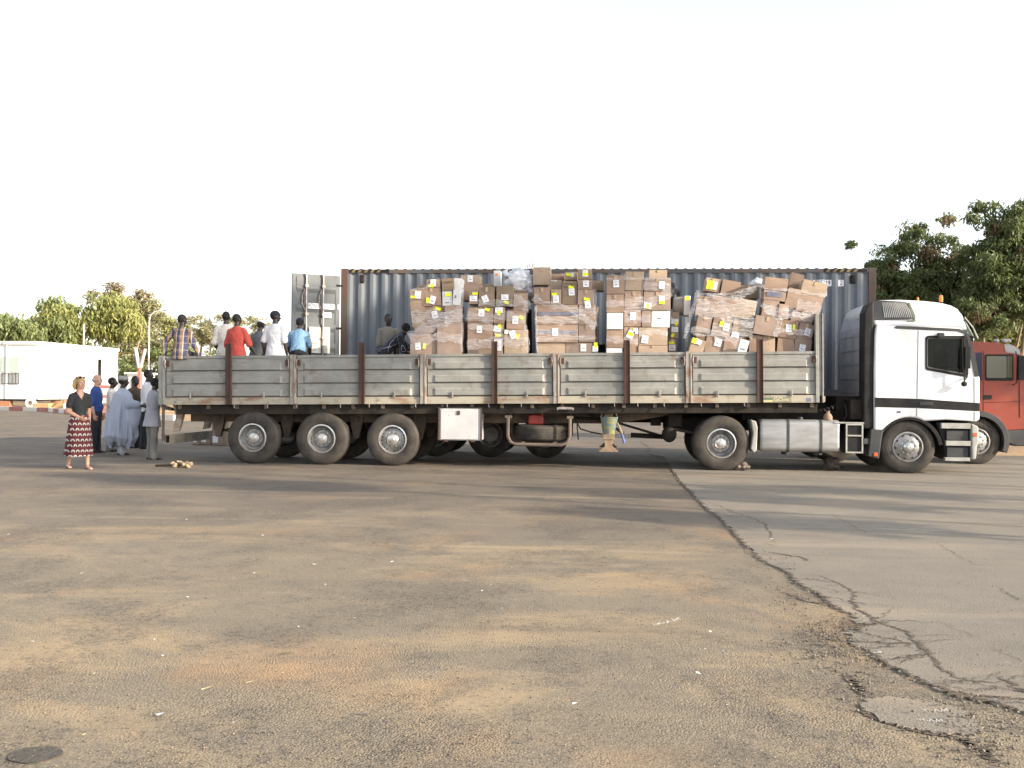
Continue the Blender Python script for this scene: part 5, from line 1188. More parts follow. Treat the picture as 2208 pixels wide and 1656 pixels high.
film('F', [([(310, 480), (700, 520), (950, 560)], 110), ([(480, 740), (690, 760), (920, 800)], 110), ([(330, 370), (700, 370), (960, 280), (1050, 290)], 26), ([(420, 385), (700, 420), (960, 490)], 60), ([(300, 560), (600, 600), (930, 690)], 110), ([(250, 760), (500, 800), (700, 860), (860, 980)], 90), ([(330, 330), (250, 600), (180, 850)], 40), ([(700, 420), (850, 360), (960, 300)], 60), ([(640, 640), (780, 680), (930, 700)], 60)], 'glossy torn film over the first leaning stack')
film('G', [([(1400, 480), (1660, 540)], 110), ([(940, 700), (1200, 740)], 120), ([(1200, 760), (1560, 800)], 70), ([(1040, 330), (1300, 330), (1700, 390)], 40), ([(1010, 480), (1120, 570), (1215, 660), (1160, 830)], 60), ([(1040, 540), (1300, 560), (1580, 640)], 90), ([(1200, 620), (1400, 600), (1580, 600)], 60)], 'clear film across the leaning stack at the headboard')

# odd pieces of the load
def lumpy(name, c, r, m, label, cat, seed, amp=.25, fr=2.2, ext=None):
    b = MB(); b.ball(c, r, 28, 20)
    c = Vector(c); out = []
    for v in b.v:
        d = Vector(v) - c; k = 1 + amp * noise.noise((d.normalized() * fr) + Vector((seed, 0, 0))) + amp * .4 * noise.noise(d.normalized() * fr * 3.3 + Vector((seed, 5, 0)))
        out.append(tuple(c + d * k))
    b.v = out
    if ext: ext(b)
    return tag(b.build(name, m, smooth=60), label, cat)
a, c_ = P(1087, 628, NEAR + .75), P(1149, 579, NEAR + .75); cc = (a + c_) / 2
def knot(b):
    p = P(1097, 596, NEAR + .72); b.tube([p + Vector((.12, 0, -.06)), p + Vector((0, 0, .02)), p + Vector((-.07, .02, .06)), p + Vector((-.09, .02, .13))], [(.05, .03), (.03, .02), (.05, .02), (.07, .01)], 8)
lumpy('plastic_bag', (cc.x + .02, NEAR + .86, cc.z - .02), (.27, .22, .25), M['bagw'], 'bulging white plastic bag lying on top of the second stack', 'bag', 3, .42, 2.6, knot)
a = P(1145, 625, NEAR + .7); lumpy('plastic_bag', (P(1140, 632, NEAR + .72).x, NEAR + .80, P(1140, 634, NEAR + .72).z), (.13, .16, .17), mat('grey_bag', (.36, .36, .38), .4, transl=.2), 'small greyish bag sagging right of the bulging white bag', 'bag', 8, .4)
a = P(1447, 637, NEAR + .9); lumpy('sack', (a.x + .02, NEAR + 1.1, a.z), (.18, .22, .26), M['bagb'], 'dark sack squeezed in behind the straight carton stack', 'sack', 5, .25)
# drum: a short fat roll with a white paper side
p0, p1 = P(1455, 660, NEAR + .55), P(1476, 660, NEAR + .55); rr = (P(1455, 637, NEAR + .55).z - P(1455, 677, NEAR + .55).z) / 2
dr = thing('drum', 'grey drum with a white tagged end lying between the straight and leaning stacks', 'drum', (p0.x + .1, NEAR + .75, p0.z - rr))
b = MB(); b.lathe([(0, -.02), (rr * .85, -.02), (rr, .04), (rr * 1.02, .14), (rr, .20), (0, .20)], (p0.x, NEAR + .80, p0.z + .02), 'X', 28); b.build('drum_body', M['roll'], dr, smooth=40)
b = MB(); b.box(p1.x - .01, p1.x + .12, NEAR + .52, NEAR + .9, p0.z - rr, p0.z + rr * 1.1); pp = b.build('white_panel', M['cardw'], dr, bevel=.02)
b = MB(); q_ = P(1483, 643, NEAR + .5); b.box(q_.x - .05, q_.x + .03, NEAR + .512, NEAR + .518, q_.z - .04, q_.z + .04); b.build('sticker', M['yellow'], dr)
q_ = P(1636, 605, NEAR + .7); lumpy('plastic_bag', (q_.x, NEAR + .85, q_.z - .05), (.13, .15, .11), M['bagw'], 'small white bag tucked between the two leaning stacks', 'bag', 12, .35)
# big sheet of unseen-depth cartons behind is the second pallet row
for i, (px0, px1, py, ci) in enumerate([(905, 1000, 690, 0), (1020, 1130, 655, 3), (1160, 1290, 660, 0), (1320, 1440, 650, 3), (1500, 1610, 690, 0), (1660, 1750, 690, 3)]):
    Y_ = NEAR + 1.55; a, c_ = P(px0, py, Y_), P(px1, py, Y_); b = MB(); z0 = TZ(a.x - rA.x, DECK).z + .01 + .6 * 0
    b.box(a.x, c_.x, Y_, Y_ + .7, max(z0, TZ(c_.x - rA.x, DECK).z + .01), a.z)
    pos = ['rearmost', 'second', 'third', 'fourth', 'fifth', 'foremost'][i]
    tag(b.build('cardboard_box', M['card%d' % ci], bevel=.01), f'tall shaded carton in the far row, {pos} of those behind the gaps', 'carton', 'cartons in the far row')

# things on and under the trucks
a = P(1157, 894, yy + .4); jc = thing('jerrycan', 'red plastic jerrycan lying on the spare tyre', 'jerrycan', (a.x, yy + .45, q0.z + .40))
zt_ = q0.z + .395; b = MB(); b.prism([(a.x - .16, zt_), (a.x + .15, zt_), (a.x + .15, zt_ + .15), (a.x + .10, zt_ + .20), (a.x - .12, zt_ + .20), (a.x - .16, zt_ + .16)], yy + .28, yy + .62); b.build('can_body', M['jerry'], jc, bevel=.025, seg=3)
b = MB(); b.tube([(a.x - .1, yy + .45, zt_ + .19), (a.x - .08, yy + .45, zt_ + .24), (a.x + .06, yy + .45, zt_ + .24), (a.x + .08, yy + .45, zt_ + .19)], .015, 8); b.lathe([(.03, 0), (.03, .05), (0, .05)], (a.x + .1, yy + .35, zt_ + .18), 'Z', 10); b.build('handle', M['jerry'], jc)
# bucket hung in front of the landing leg
p0, p1 = P(1313, 936, NEAR + .12), P(1313, 901, NEAR + .12); h_ = p1.z - p0.z
bk = thing('bucket', 'paint-stained blue and yellow bucket hanging by the landing leg', 'bucket', (p0.x, NEAR + .12, p0.z))
b = MB(); b.lathe([(0, 0), (.12, 0), (.172, h_), (.18, h_), (.18, h_ + .015), (.160, h_ + .015), (.112, .015), (0, .015)], (p0.x, NEAR + .12, p0.z), 'Z', 28); b.build('pail', M['bucketb'], bk, smooth=35)
b = MB(); b.tube([(p0.x - .175, NEAR + .12, p1.z), (p0.x - .12, NEAR + .12, p1.z + .13), (p0.x + .02, NEAR + .12, p1.z + .19), (p0.x + .12, NEAR + .12, p1.z + .11), (p0.x + .175, NEAR + .12, p1.z)], .008, 6); b.tube([(p0.x + .02, NEAR + .12, p1.z + .19), (p0.x + .04, NEAR + .14, p1.z + .33)], .01, 5); b.build('handle', M['chassis_tan'], bk)
br = thing('brush', 'short brush with a blue-tipped handle hanging beside the bucket', 'brush', P(1340, 935, NEAR + .06))
b = MB(); b.tube([P(1331, 912, NEAR + .06), P(1341, 935, NEAR + .06)], [.018, .028], 8); b.build('handle', M['legtan'], br)
b = MB(); b.tube([P(1341, 935, NEAR + .06), P(1346, 955, NEAR + .06)], [.02, .028], 8); b.build('tip', M['blue'], br)
jg = P(1787, 905, NEAR + .08); b = MB(); b.lathe([(0, -.05), (.05, -.05), (.085, 0), (.088, .06), (.06, .12), (.035, .13), (.035, .17), (.05, .18)], (jg.x, NEAR + .16, P(1787, 909, NEAR + .16).z + .03), 'Z', 20)
tag(b.build('clay_jug', M['clay'], smooth=40), 'small brown jug standing on the front end of the fuel tank', 'jug')
def rock(name, c, r, label, seed):
    lumpy(name, c, r, M['stone'], label, 'stone', seed, .5, 1.6)
a = G(1600, 1014); rock('stone', (P(1598, 1010, NEAR + .15).x, NEAR + .18, .09), (.14, .12, .10), 'rough stone wedged in front of the drive wheel', 2)
a = P(1793, 988, NEAR + .9); rock('stone', (a.x, NEAR + .9, .12), (.17, .14, .14), 'rough stone lying below the fuel tank', 6)
a = G(1310, 974)
# rag bundle and stick
rg = [G(x, 1008) for x in (335, 368)]; b = MB(); b.tube([rg[0] + Vector((0, 0, .035)), rg[1] + Vector((.05, 0, .045))], .022, 8); tag(b.build('stick', M['chassis']), 'short black stick lying on the asphalt behind the rear wheels', 'stick')
b = MB(); rn = random.Random(3)
for k in range(9):
    p = G(372 + k * 4.6, 1008 + rn.uniform(-3, 2)); b.ball((p.x, p.y, .04 + rn.uniform(0, .04)), (.05 + rn.random() * .03, .05, .03 + .03 * rn.random()), 10, 7, mx=Euler((rn.random() * 3, rn.random(), rn.random() * 3)).to_matrix())
b.v = [tuple(Vector(v) + noise.noise_vector(Vector(v) * 14) * .018) for v in b.v]
tag(b.build('rag', mat('rag_cream', (.30, .23, .15), .9, col2=(.09, .07, .055), nscale=16, contrast=(.45, .55)), smooth=50), 'crumpled cream and dark rag lying beside the stick', 'rag')
# cartons standing on the ground beyond the rear axle
for i, (x0, x1, y1, y0, Yo, ci, lab_) in enumerate([(414, 430, 960, 943, 26.0, 0, 'low carton at the left of the ground row behind the trailer'), (431, 455, 960, 938, 26.1, 0, 'low carton with paper labels in the ground row'), (456, 482, 961, 903, 25.6, 3, 'tall carton standing on the ground behind the rear axle'), (474, 492, 961, 900, 26.8, 2, 'upright carton furthest right in the ground row')]):
    a = G((x0 + x1) / 2, y1); c0, c1 = P(x0, y1, a.y), P(x1, y0, a.y); b = MB(); b.box(c0.x, c1.x, a.y, a.y + .4, .012, c1.z); o_ = tag(b.build('cardboard_box', M['card%d' % ci], bevel=.008), lab_, 'carton', 'cartons on the ground')
    if i < 3:
        b = MB(); b.box(c0.x + .03, c0.x + .03 + (c1.x - c0.x) * .45, a.y - .004, a.y - .0015, .08, .26); b.build('paper_label', M['paper'], o_)
# ================================================================== PEOPLE
def vox(mb, size, smooth=3, disp=None):
    me = bpy.data.meshes.new('tmp'); me.from_pydata([tuple(p) for p in mb.v], [], mb.f); me.update()
    bm = bmesh.new(); bm.from_mesh(me); bmesh.ops.recalc_face_normals(bm, faces=bm.faces); bm.to_mesh(me); bm.free()
    o = bpy.data.objects.new('tmp', me); COL.objects.link(o)
    r = o.modifiers.new('r', 'REMESH'); r.mode = 'VOXEL'; r.voxel_size = size
    if smooth: s_ = o.modifiers.new('s', 'SMOOTH'); s_.factor = .5; s_.iterations = smooth
    e = bpy.data.meshes.new_from_object(o.evaluated_get(bpy.context.evaluated_depsgraph_get()))
    out = MB(); out.v = [tuple(v.co) for v in e.vertices]; out.f = [tuple(p.vertices) for p in e.polygons]; out.m = [0] * len(out.f)
    if disp:
        nn = [v.normal.copy() for v in e.vertices]; a_, fr, sx_ = disp
        out.v = [tuple(Vector(v) + nn[i] * (a_ * noise.noise(Vector((v[0] * fr, v[1] * fr, v[2] * fr * sx_))) + a_ * .6 * noise.noise(Vector((v[0] * fr * 2.3 + 9, v[1] * fr * 2.3, v[2] * fr * sx_ * 2))) + a_ * .35 * noise.noise(Vector((v[0] * fr * 3.5 + v[2] * 9, v[1] * fr * 4.5 - v[2] * 12, v[2] * fr * 3)))) ) for i, v in enumerate(out.v)]
    bpy.data.objects.remove(o); bpy.data.meshes.remove(me); bpy.data.meshes.remove(e)
    out.f = [f for f in out.f]; return out
def limb(mb, pts, rads, ref=(1, 0, 0), seg=12):
    """closed, round-ended loft"""
    pts = [Vector(p) for p in pts]; rads = [r if isinstance(r, tuple) else (r, r) for r in rads]
    d0 = (pts[0] - pts[1]).normalized(); d1 = (pts[-1] - pts[-2]).normalized(); r0, r1 = rads[0], rads[-1]
    P_ = [pts[0] + d0 * min(r0) * .9, pts[0] + d0 * min(r0) * .6] + pts + [pts[-1] + d1 * min(r1) * .6, pts[-1] + d1 * min(r1) * .9]
    R_ = [(r0[0] * .35, r0[1] * .35), (r0[0] * .8, r0[1] * .8)] + rads + [(r1[0] * .8, r1[1] * .8), (r1[0] * .35, r1[1] * .35)]
    mb.tube(P_, R_, seg, True, ref)
def person(label, base, heading, h=1.75, skin='skin_dark', lean=0, side=0, turn=0, nod=0, armL=None, armR=None, legL=None, legR=None, pelvis=None,
           shirt='w', sleeve=.45, hem=.10, hemw=1.0, trousers='dark', shoes='shoe', hair='black', cap=None, face=False, build=1.0, female=False, gown=None, skirt=False, name_cloth='shirt', bald=False, bulk=1.0):
    s = h / 1.75
    th = thing('person', label, 'person', base, 'people at the trucks', rot=(0, 0, R(heading))); 
    Z = Vector((0, 0, 1)); X = Vector((1, 0, 0)); Yv = Vector((0, 1, 0))
    pc = Vector((0, 0, .93 if pelvis is None else pelvis / s))
    U = (Matrix.Rotation(side, 3, 'X') @ Matrix.Rotation(lean, 3, 'Y')) @ Z; S = (Matrix.Rotation(side, 3, 'X')) @ Yv; Fd = S.cross(U)
    def vec(v, sd): return (X * v[0] + Yv * (v[1] * sd) + Z * v[2]).normalized()
    armL = armL or ((.05, .12, -1), (.28, .02, -1)); armR = armR or ((.05, .12, -1), (.28, .02, -1)); legL = legL or ((.03, .03, -1), (-.03, .0, -1)); legR = legR or ((-.02, .03, -1), (-.05, .0, -1))
    b = MB(); m_ = MB(); sl = MB(); tz = MB(); sh = [MB(), MB()]
    wS = .142 if female else .162
    t_prof = [(-.07, .135, .092), (.02, .142, .098), (.13, .122 if not female else .112, .088), (.26, .136, .100), (.38, .150, .096), (.45, .128, .078), (.50, .085, .06)]
    b.tube([pc + U * t for t, _, _ in t_prof], [(d_ * build, w_ * build * (.93 if female else 1)) for _, w_, d_ in t_prof], 16, True, Fd)
    nb = pc + U * .50; nd = (U * .55 + Z * .45).normalized(); hc = nb + nd * .172 + Fd * .018
    limb(b, [nb - U * .02, nb + nd * .06, hc - nd * .05], [.066, .057, .057], ref=Fd)
    Hm = (Matrix.Rotation(R(turn), 3, 'Z') @ Matrix.Rotation(nod, 3, 'Y')); hd = lambda x, y, z: hc + Hm @ Vector((x, y, z))
    b.ball(hd(-.008, 0, .025), (.094, .074, .098), 18, 14, mx=Hm); b.ball(hd(.026, 0, -.045), (.062, .054, .070), 14, 10, mx=Hm); b.ball(hd(.045, 0, -.075), (.036, .034, .032), 10, 8, mx=Hm)
    b.tube([hd(.078, 0, .022), hd(.098, 0, -.004), hd(.108, 0, -.024), hd(.088, 0, -.034)], [(.009, .010), (.012, .011), (.015, .017), (.008, .012)], 8, True, (0, 0, 1)); b.ball(hd(.086, 0, -.055), (.012, .024, .010), 8, 6, mx=Hm); b.ball(hd(.078, 0, .036), (.012, .052, .009), 8, 6, mx=Hm)
    for sd in (1, -1): b.ball(hd(-.004, sd * .077, .0), (.018, .008, .030), 8, 6, mx=Hm); b.ball(hd(.05, sd * .04, -.018), (.022, .02, .02), 8, 6, mx=Hm)
    if bulk > 1: m_.ball(pc + U * .08 + Fd * .035, (.125, .14, .14), 14, 10)
    tw = [(-hem, .182 * hemw, .138 * hemw), (-.02, .178, .134), (.12, .150 if not female else .132, .118), (.26, .168, .128), (.37, .178 if not female else .155, .122), (.44, .152 if not female else .132, .102), (.505, .10, .078), (.53, .072, .068)]
    m_.tube([pc + U * t for t, _, _ in tw], [(d_ * build * bulk ** .5, w_ * build * (.95 if female else 1)) for _, w_, d_ in tw], 18, True, Fd)
    shj = {}
    for sd, arm in ((1, armL), (-1, armR)):
        sj = pc + U * (.432 if not female else .42) + S * (wS * sd); up, fo = vec(arm[0], sd), vec(arm[1], sd); el = sj + up * .285; wr = el + fo * .245; shj[sd] = (sj, el, wr)
        limb(b, [sj, sj.lerp(el, .5), el], [.056, .047, .040]); limb(b, [el, el.lerp(wr, .35), wr], [.041, .041, .027]); limb(b, [pc + U * .42 + S * .09 * sd, sj], [.055, .050])
        # hand: palm, four bent fingers of different length, thumb from the side of the palm
        pn = (-S * sd).normalized(); pn = (pn - fo * pn.dot(fo)); pn = pn.normalized() if pn.length > .1 else fo.cross(X).normalized(); pw = fo.cross(pn).normalized(); fwd_ = pw if pw.dot(Vector((1, 0, .3))) > 0 else -pw
        k0 = wr + fo * .045
        b.tube([wr - fo * .01, wr + fo * .03, wr + fo * .075, wr + fo * .09], [(.016, .024), (.016, .038), (.014, .042), (.010, .040)], 10, True, pn)
        for i, ln in enumerate((.070, .080, .075, .058)):
            r0 = wr + fo * (.08 - .004 * abs(i - 1)) + fwd_ * (.030 - .020 * i); d1 = (fo + pn * .25 + fwd_ * (.06 - .05 * i)).normalized(); d2 = (fo * .75 + pn * .75).normalized(); d3 = (fo * .35 + pn).normalized()
            limb(b, [r0, r0 + d1 * ln * .42, r0 + d1 * ln * .42 + d2 * ln * .33, r0 + d1 * ln * .42 + d2 * ln * .33 + d3 * ln * .25], [.0100, .0095, .0088, .0075], seg=8)
        r0 = wr + fo * .03 + fwd_ * .028; d1 = (fo * .6 + fwd_ * .8 + pn * .3).normalized(); d2 = (fo * .9 + fwd_ * .25 + pn * .4).normalized(); limb(b, [r0, r0 + d1 * .035, r0 + d1 * .035 + d2 * .03], [.013, .011, .009], seg=8)
        limb(m_, [pc + U * .43 + S * .08 * sd, sj], [.074, .066])
        if sleeve <= .55: q = sj.lerp(el, sleeve / .5); limb(m_, [sj, sj.lerp(q, .6), q], [.066, .066, .072] if not female else [.066, .064, .066])
        else:
            f = (sleeve - .5) / .5; limb(m_, [sj, sj.lerp(el, .5), el], [.066, .062, .056]); limb(m_, [el, el.lerp(wr, f)], [.056, .045])
    feet = {}
    for sd, leg in ((1, legL), (-1, legR)):
        hj = pc + Vector((0, .088 * sd, -.03)); t_, c_ = vec(leg[0], sd), vec(leg[1], sd); kn = hj + t_ * .425; an = kn + c_ * .415; feet[sd] = (kn, an)
        limb(b, [hj, hj.lerp(kn, .5), kn], [.085, .072, .052]); limb(b, [kn, kn.lerp(an, .35), an], [.050, .052, .033])
        toe = Vector((1, .12 * sd, 0)).normalized(); 
        if not leg[2:] : fz = an + Vector((0, 0, -.055))
        else: fz = an + Vector((0, 0, -.055))
        b.tube([an + Vector((-.045, 0, -.03)), an + Vector((-.02, 0, -.04)), fz + toe * .06 + Vector((0, 0, .01)), fz + toe * .13 - Vector((0, 0, .004)), fz + toe * .175 - Vector((0, 0, .008))], [(.026, .026), (.036, .032), (.026, .038), (.020, .042), (.010, .030)], 10, True, (0, 0, 1))
        if trousers: limb(tz, [hj + Z * .02, hj.lerp(kn, .5), kn], [.094, .090, .074]); limb(tz, [kn, kn.lerp(an, .5), an + Z * .0], [.076, .072, .076])
        if shoes:
            sh[(sd + 1) // 2].tube([an + Vector((-.07, 0, -.045)), an + Vector((-.05, 0, -.035)), an + Vector((0, 0, -.03)), fz + toe * .07 + Z * .018, fz + toe * .14 + Z * .0, fz + toe * .20 - Z * .008], [(.018, .022), (.034, .034), (.048, .042), (.034, .046), (.026, .046), (.010, .028)], 12, True, (0, 0, 1))
            for i_, v in enumerate(sh[(sd + 1) // 2].v): sh[(sd + 1) // 2].v[i_] = (v[0], v[1], max(v[2], an.z - .082))
    if trousers: tz.tube([pc + U * -.09, pc + U * -.04, pc + U * .03, pc + U * .09], [(.10, .13), (.118, .158), (.112, .155), (.10, .14)], 16, True, Fd)
    SCL = Matrix.Diagonal((s, s, s))
    def put(mbx, name, m, voxel, sm=3, disp=None, raw=False, cut=None):
        mbx.v = [tuple(Vector(v) * s) for v in mbx.v]
        q = mbx if raw else vox(mbx, voxel, sm, disp); q.mats = []
        if cut:
            kp = [f for f in q.f if not cut(sum((Vector(q.v[i]) for i in f), Vector()) / len(f))]; q.f = kp; q.m = [0] * len(kp)
        return q.build(name, M[m] if isinstance(m, str) else m, th, local=True, smooth=180)
    body = put(b, 'body', skin, .0075, 1)
    if gown: put(gown(pc, U, shj, feet), 'gown', shirt, .010, 0)
    else:
        nk = (pc + U * .53)
        vcut = (lambda c: c.x > .02 and abs(c.y) < .078 * max(0, min(1, (c.z / s - (nk.z - .17)) / .15))) if female else (lambda c: False)
        put(m_, name_cloth, shirt, .011, 2, (.004 if female else .011, 7, .8), cut=vcut)
    if trousers: put(tz, 'trousers', trousers, .011, 2, (.012, 6, .6))
    if skirt: put(skirt(pc, feet), 'skirt', 'skirt', 0, raw=True)
    if shoes:
        for q in sh: put(q, 'shoe', shoes, 0, raw=True)
    # hair
    hm = MB()
    if hair == 'bob':
        hm.ball(hd(-.022, 0, .035), (.105, .092, .103), 20, 14, mx=Hm)
        for a in range(-6, 7):
            an = a * .235; 
            for rr in (0, 1): limb(hm, [hd(-.02 - .085 * math.cos(an) * .9, .088 * math.sin(an), .05), hd(-.025 - .10 * math.cos(an), .10 * math.sin(an), -.04), hd(-.02 - .085 * math.cos(an), .095 * math.sin(an), -.115 + .01 * (a % 2))], [.030, .030, .020])
        q = put(hm, 'hair', 'hair_blonde', .009, 2, (.010, 26, .25))
    elif hair == 'grey':
        hm.ball(hd(-.034, 0, .005), (.082, .080, .078), 18, 12, mx=Hm); put(hm, 'hair', 'hair_grey', .008, 2, (.004, 30, 1))
    elif hair:
        hm.ball(hd(-.020, 0, .032), (.096, .079, .097), 20, 14, mx=Hm); put(hm, 'hair', 'hair_black', .009, 2, (.004, 40, 1))
    if cap:
        cm = MB(); kind, mt, brim = cap
        if kind == 'kufi': 
            cm.tube([hd(-.012, 0, .035), hd(-.012, 0, .075), hd(-.014, 0, .12), hd(-.014, 0, .132)], [(.110, .092), (.112, .094), (.106, .088), (.08, .07)], 20, True, Hm @ Vector((1, 0, 0))); put(cm, 'cap', mt, 0, raw=True)
        else:
            for i in range(9):
                t = i / 8 * math.pi / 2
                for k in range(20): a = k * math.pi / 10; cm.v.append(tuple(hd(-.010 + .107 * math.cos(t) * math.cos(a), .088 * math.cos(t) * math.sin(a), .042 + .092 * math.sin(t))))
            cm.f += [(i * 20 + k, i * 20 + (k + 1) % 20, (i + 1) * 20 + (k + 1) % 20, (i + 1) * 20 + k) for i in range(8) for k in range(20)]; cm.m += [0] * 160
            bd = 1 if brim else -1
            cm.add([hd(bd * x, y, z) for x, y, z in ((.07, -.075, .045), (.07, .075, .045), (.15, .055, .038), (.175, 0, .034), (.15, -.055, .038), (.07, -.075, .039), (.07, .075, .039), (.15, .055, .032), (.175, 0, .028), (.15, -.055, .032))], [(0, 1, 2, 3, 4), (9, 8, 7, 6, 5), (1, 6, 7, 2), (2, 7, 8, 3), (3, 8, 9, 4), (4, 9, 5, 0)])
            put(cm, 'cap', mt, 0, raw=True)
    if face:
        for sd in (1, -1):
            e = MB(); e.use(M['eyewhite']).ball(hd(.074, sd * .031, .014) * s, .0125 * s, 10, 8); e.use(M['eyedark']).ball(hd(.0835, sd * .031, .014) * s, .0072 * s, 8, 6); e.build('eye', None, th, local=True, smooth=180)
        e = MB(); e.ball(hd(.0895, 0, -.055) * s, (.009 * s, .021 * s, .007 * s), 10, 6); e.build('mouth', M['lip_' + skin], th, local=True, smooth=180)
    return th, pc, U, S, hd, s, shj
def cm(n, c, c2=None, **k): M[n] = mat(n, c, k.pop('rough', .85), col2=c2, nscale=k.pop('ns', 5), bump=.004, bscale=14, **k)
M['skin_dark'] = mat('skin_dark', (.032, .020, .016), .45, col2=(.045, .028, .021), nscale=8); M['skin_light'] = mat('skin_light', (.50, .29, .21), .5, col2=(.44, .24, .17), nscale=8)
M['lip_skin_dark'] = mat('lips_dark', (.07, .03, .028), .4); M['lip_skin_light'] = mat('lips_light', (.42, .15, .13), .4)
M['eyewhite'] = mat('eye_white', (.30, .28, .26), .3); M['eyedark'] = mat('eye_dark', (.02, .012, .01), .2)
M['hair_black'] = mat('hair_black', (.010, .009, .009), .8, bump=.004, bscale=90); M['hair_grey'] = mat('hair_grey', (.42, .38, .34), .8, bump=.004, bscale=80); M['hair_blonde'] = mat('hair_blonde', (.42, .29, .13), .6, col2=(.24, .15, .07), nscale=26, stretch=(1, 1, .15), bump=.006, bscale=40)
cm('shoe', (.02, .018, .018)); cm('sandal', (.06, .035, .028)); cm('dark', (.018, .018, .024)); cm('navy', (.03, .035, .06)); cm('greytrouser', (.20, .19, .17), (.16, .15, .14)); cm('whiteshirt', (.66, .66, .68), (.60, .60, .62)); cm('creamshirt', (.68, .64, .58), (.62, .56, .50)); cm('palegrey', (.34, .345, .38), (.30, .30, .34))
cm('redshirt', (.48, .075, .055), (.42, .06, .045)); cm('greyshirt', (.115, .12, .13), (.09, .095, .10)); cm('lightblue', (.20, .34, .50), (.17, .30, .45)); cm('khaki', (.23, .215, .175), (.19, .175, .145)); cm('royal', (.025, .065, .24), (.02, .05, .19)); cm('blacktee', (.020, .021, .023)); cm('gownblue', (.38, .41, .50), (.33, .36, .45), ns=3); cm('brownshirt', (.05, .035, .025), (.09, .06, .035), ns=22); cm('capwhite', (.72, .72, .72)); cm('capdark', (.015, .015, .03)); cm('capkufi', (.36, .36, .35), (.22, .22, .21), ns=30)
def stripe_mat(n, base, lines, rough=.85):
    """woven pattern: lines = [(axis, frequency, phase, width, colour, strength)]"""
    m = bpy.data.materials.new(n); m.use_nodes = True; t = m.node_tree; b = t.nodes['Principled BSDF']; b.inputs['Roughness'].default_value = rough
    tc = t.nodes.new('ShaderNodeTexCoord'); sp_ = t.nodes.new('ShaderNodeSeparateXYZ'); t.links.new(tc.outputs['Object'], sp_.inputs[0]); cur = base
    for ax, fr, ph, wd, c, st_ in lines:
        a = t.nodes.new('ShaderNodeMath'); a.operation = 'MULTIPLY_ADD'; a.inputs[1].default_value = fr; a.inputs[2].default_value = ph + 50; t.links.new(sp_.outputs[ax], a.inputs[0])
        f = t.nodes.new('ShaderNodeMath'); f.operation = 'FRACT'; t.links.new(a.outputs[0], f.inputs[0])
        l = t.nodes.new('ShaderNodeMath'); l.operation = 'LESS_THAN'; l.inputs[1].default_value = wd; t.links.new(f.outputs[0], l.inputs[0])
        g_ = t.nodes.new('ShaderNodeMath'); g_.operation = 'MULTIPLY'; g_.inputs[1].default_value = st_; t.links.new(l.outputs[0], g_.inputs[0])
        x = t.nodes.new('ShaderNodeMix'); x.data_type = 'RGBA'; t.links.new(g_.outputs[0], x.inputs[0])
        if isinstance(cur, tuple): x.inputs[6].default_value = (*cur, 1)
        else: t.links.new(cur, x.inputs[6])
        x.inputs[7].default_value = (*c, 1); cur = x.outputs[2]
    t.links.new(cur, b.inputs['Base Color']); return m
M['plaid'] = stripe_mat('plaid', (.27, .17, .09), [('Z', 7, 0, .45, (.09, .07, .08), .5), ('Y', 7.0, .1, .42, (.030, .035, .10), .9), ('Y', 7.0, .62, .08, (.50, .48, .50), .85), ('Z', 7, .25, .07, (.42, .38, .38), .45)])
M['pinstripe'] = stripe_mat('pinstripe', (.018, .018, .030), [('Y', 20, 0, .12, (.36, .36, .42), .8)])
# printed skirt: rows of pale fans on dark red
def skirt_mat():
    m = bpy.data.materials.new('fan_print'); m.use_nodes = True; t = m.node_tree; L = t.links.new; b = t.nodes['Principled BSDF']; b.inputs['Roughness'].default_value = .8
    tc = t.nodes.new('ShaderNodeTexCoord'); sp_ = t.nodes.new('ShaderNodeSeparateXYZ'); L(tc.outputs['Object'], sp_.inputs[0])
    def mt(op, a, c=0.0, d=0.0):
        n = t.nodes.new('ShaderNodeMath'); n.operation = op
        for i, q in enumerate((a, c, d)):
            if isinstance(q, (int, float)): n.inputs[i].default_value = q
            else: L(q, n.inputs[i])
        return n.outputs[0]
    zz = mt('MULTIPLY', sp_.outputs['Z'], 10.0); row = mt('FLOOR', zz); fz = mt('SUBTRACT', zz, row); yy_ = mt('ADD', mt('MULTIPLY', sp_.outputs['Y'], 12.5), mt('MULTIPLY', row, .5)); fy = mt('SUBTRACT', mt('FRACT', mt('ADD', yy_, 50)), .5)
    d = mt('SQRT', mt('ADD', mt('MULTIPLY', fy, fy), mt('POWER', mt('MULTIPLY', mt('SUBTRACT', fz, .3), .9), 2)))
    fan = mt('MULTIPLY', mt('LESS_THAN', d, .40), mt('GREATER_THAN', fz, .24)); ring = mt('MULTIPLY', mt('GREATER_THAN', d, .16), 1); fan = mt('MULTIPLY', fan, ring)
    blk = mt('MULTIPLY', mt('LESS_THAN', d, .46), mt('GREATER_THAN', fz, .2))
    x = t.nodes.new('ShaderNodeMix'); x.data_type = 'RGBA'; L(blk, x.inputs[0]); x.inputs[6].default_value = (.085, .007, .011, 1); x.inputs[7].default_value = (.022, .008, .010, 1)
    y = t.nodes.new('ShaderNodeMix'); y.data_type = 'RGBA'; L(fan, y.inputs[0]); L(x.outputs[2], y.inputs[6]); y.inputs[7].default_value = (.40, .35, .31, 1); L(y.outputs[2], b.inputs['Base Color']); return m
M['skirt'] = skirt_mat()
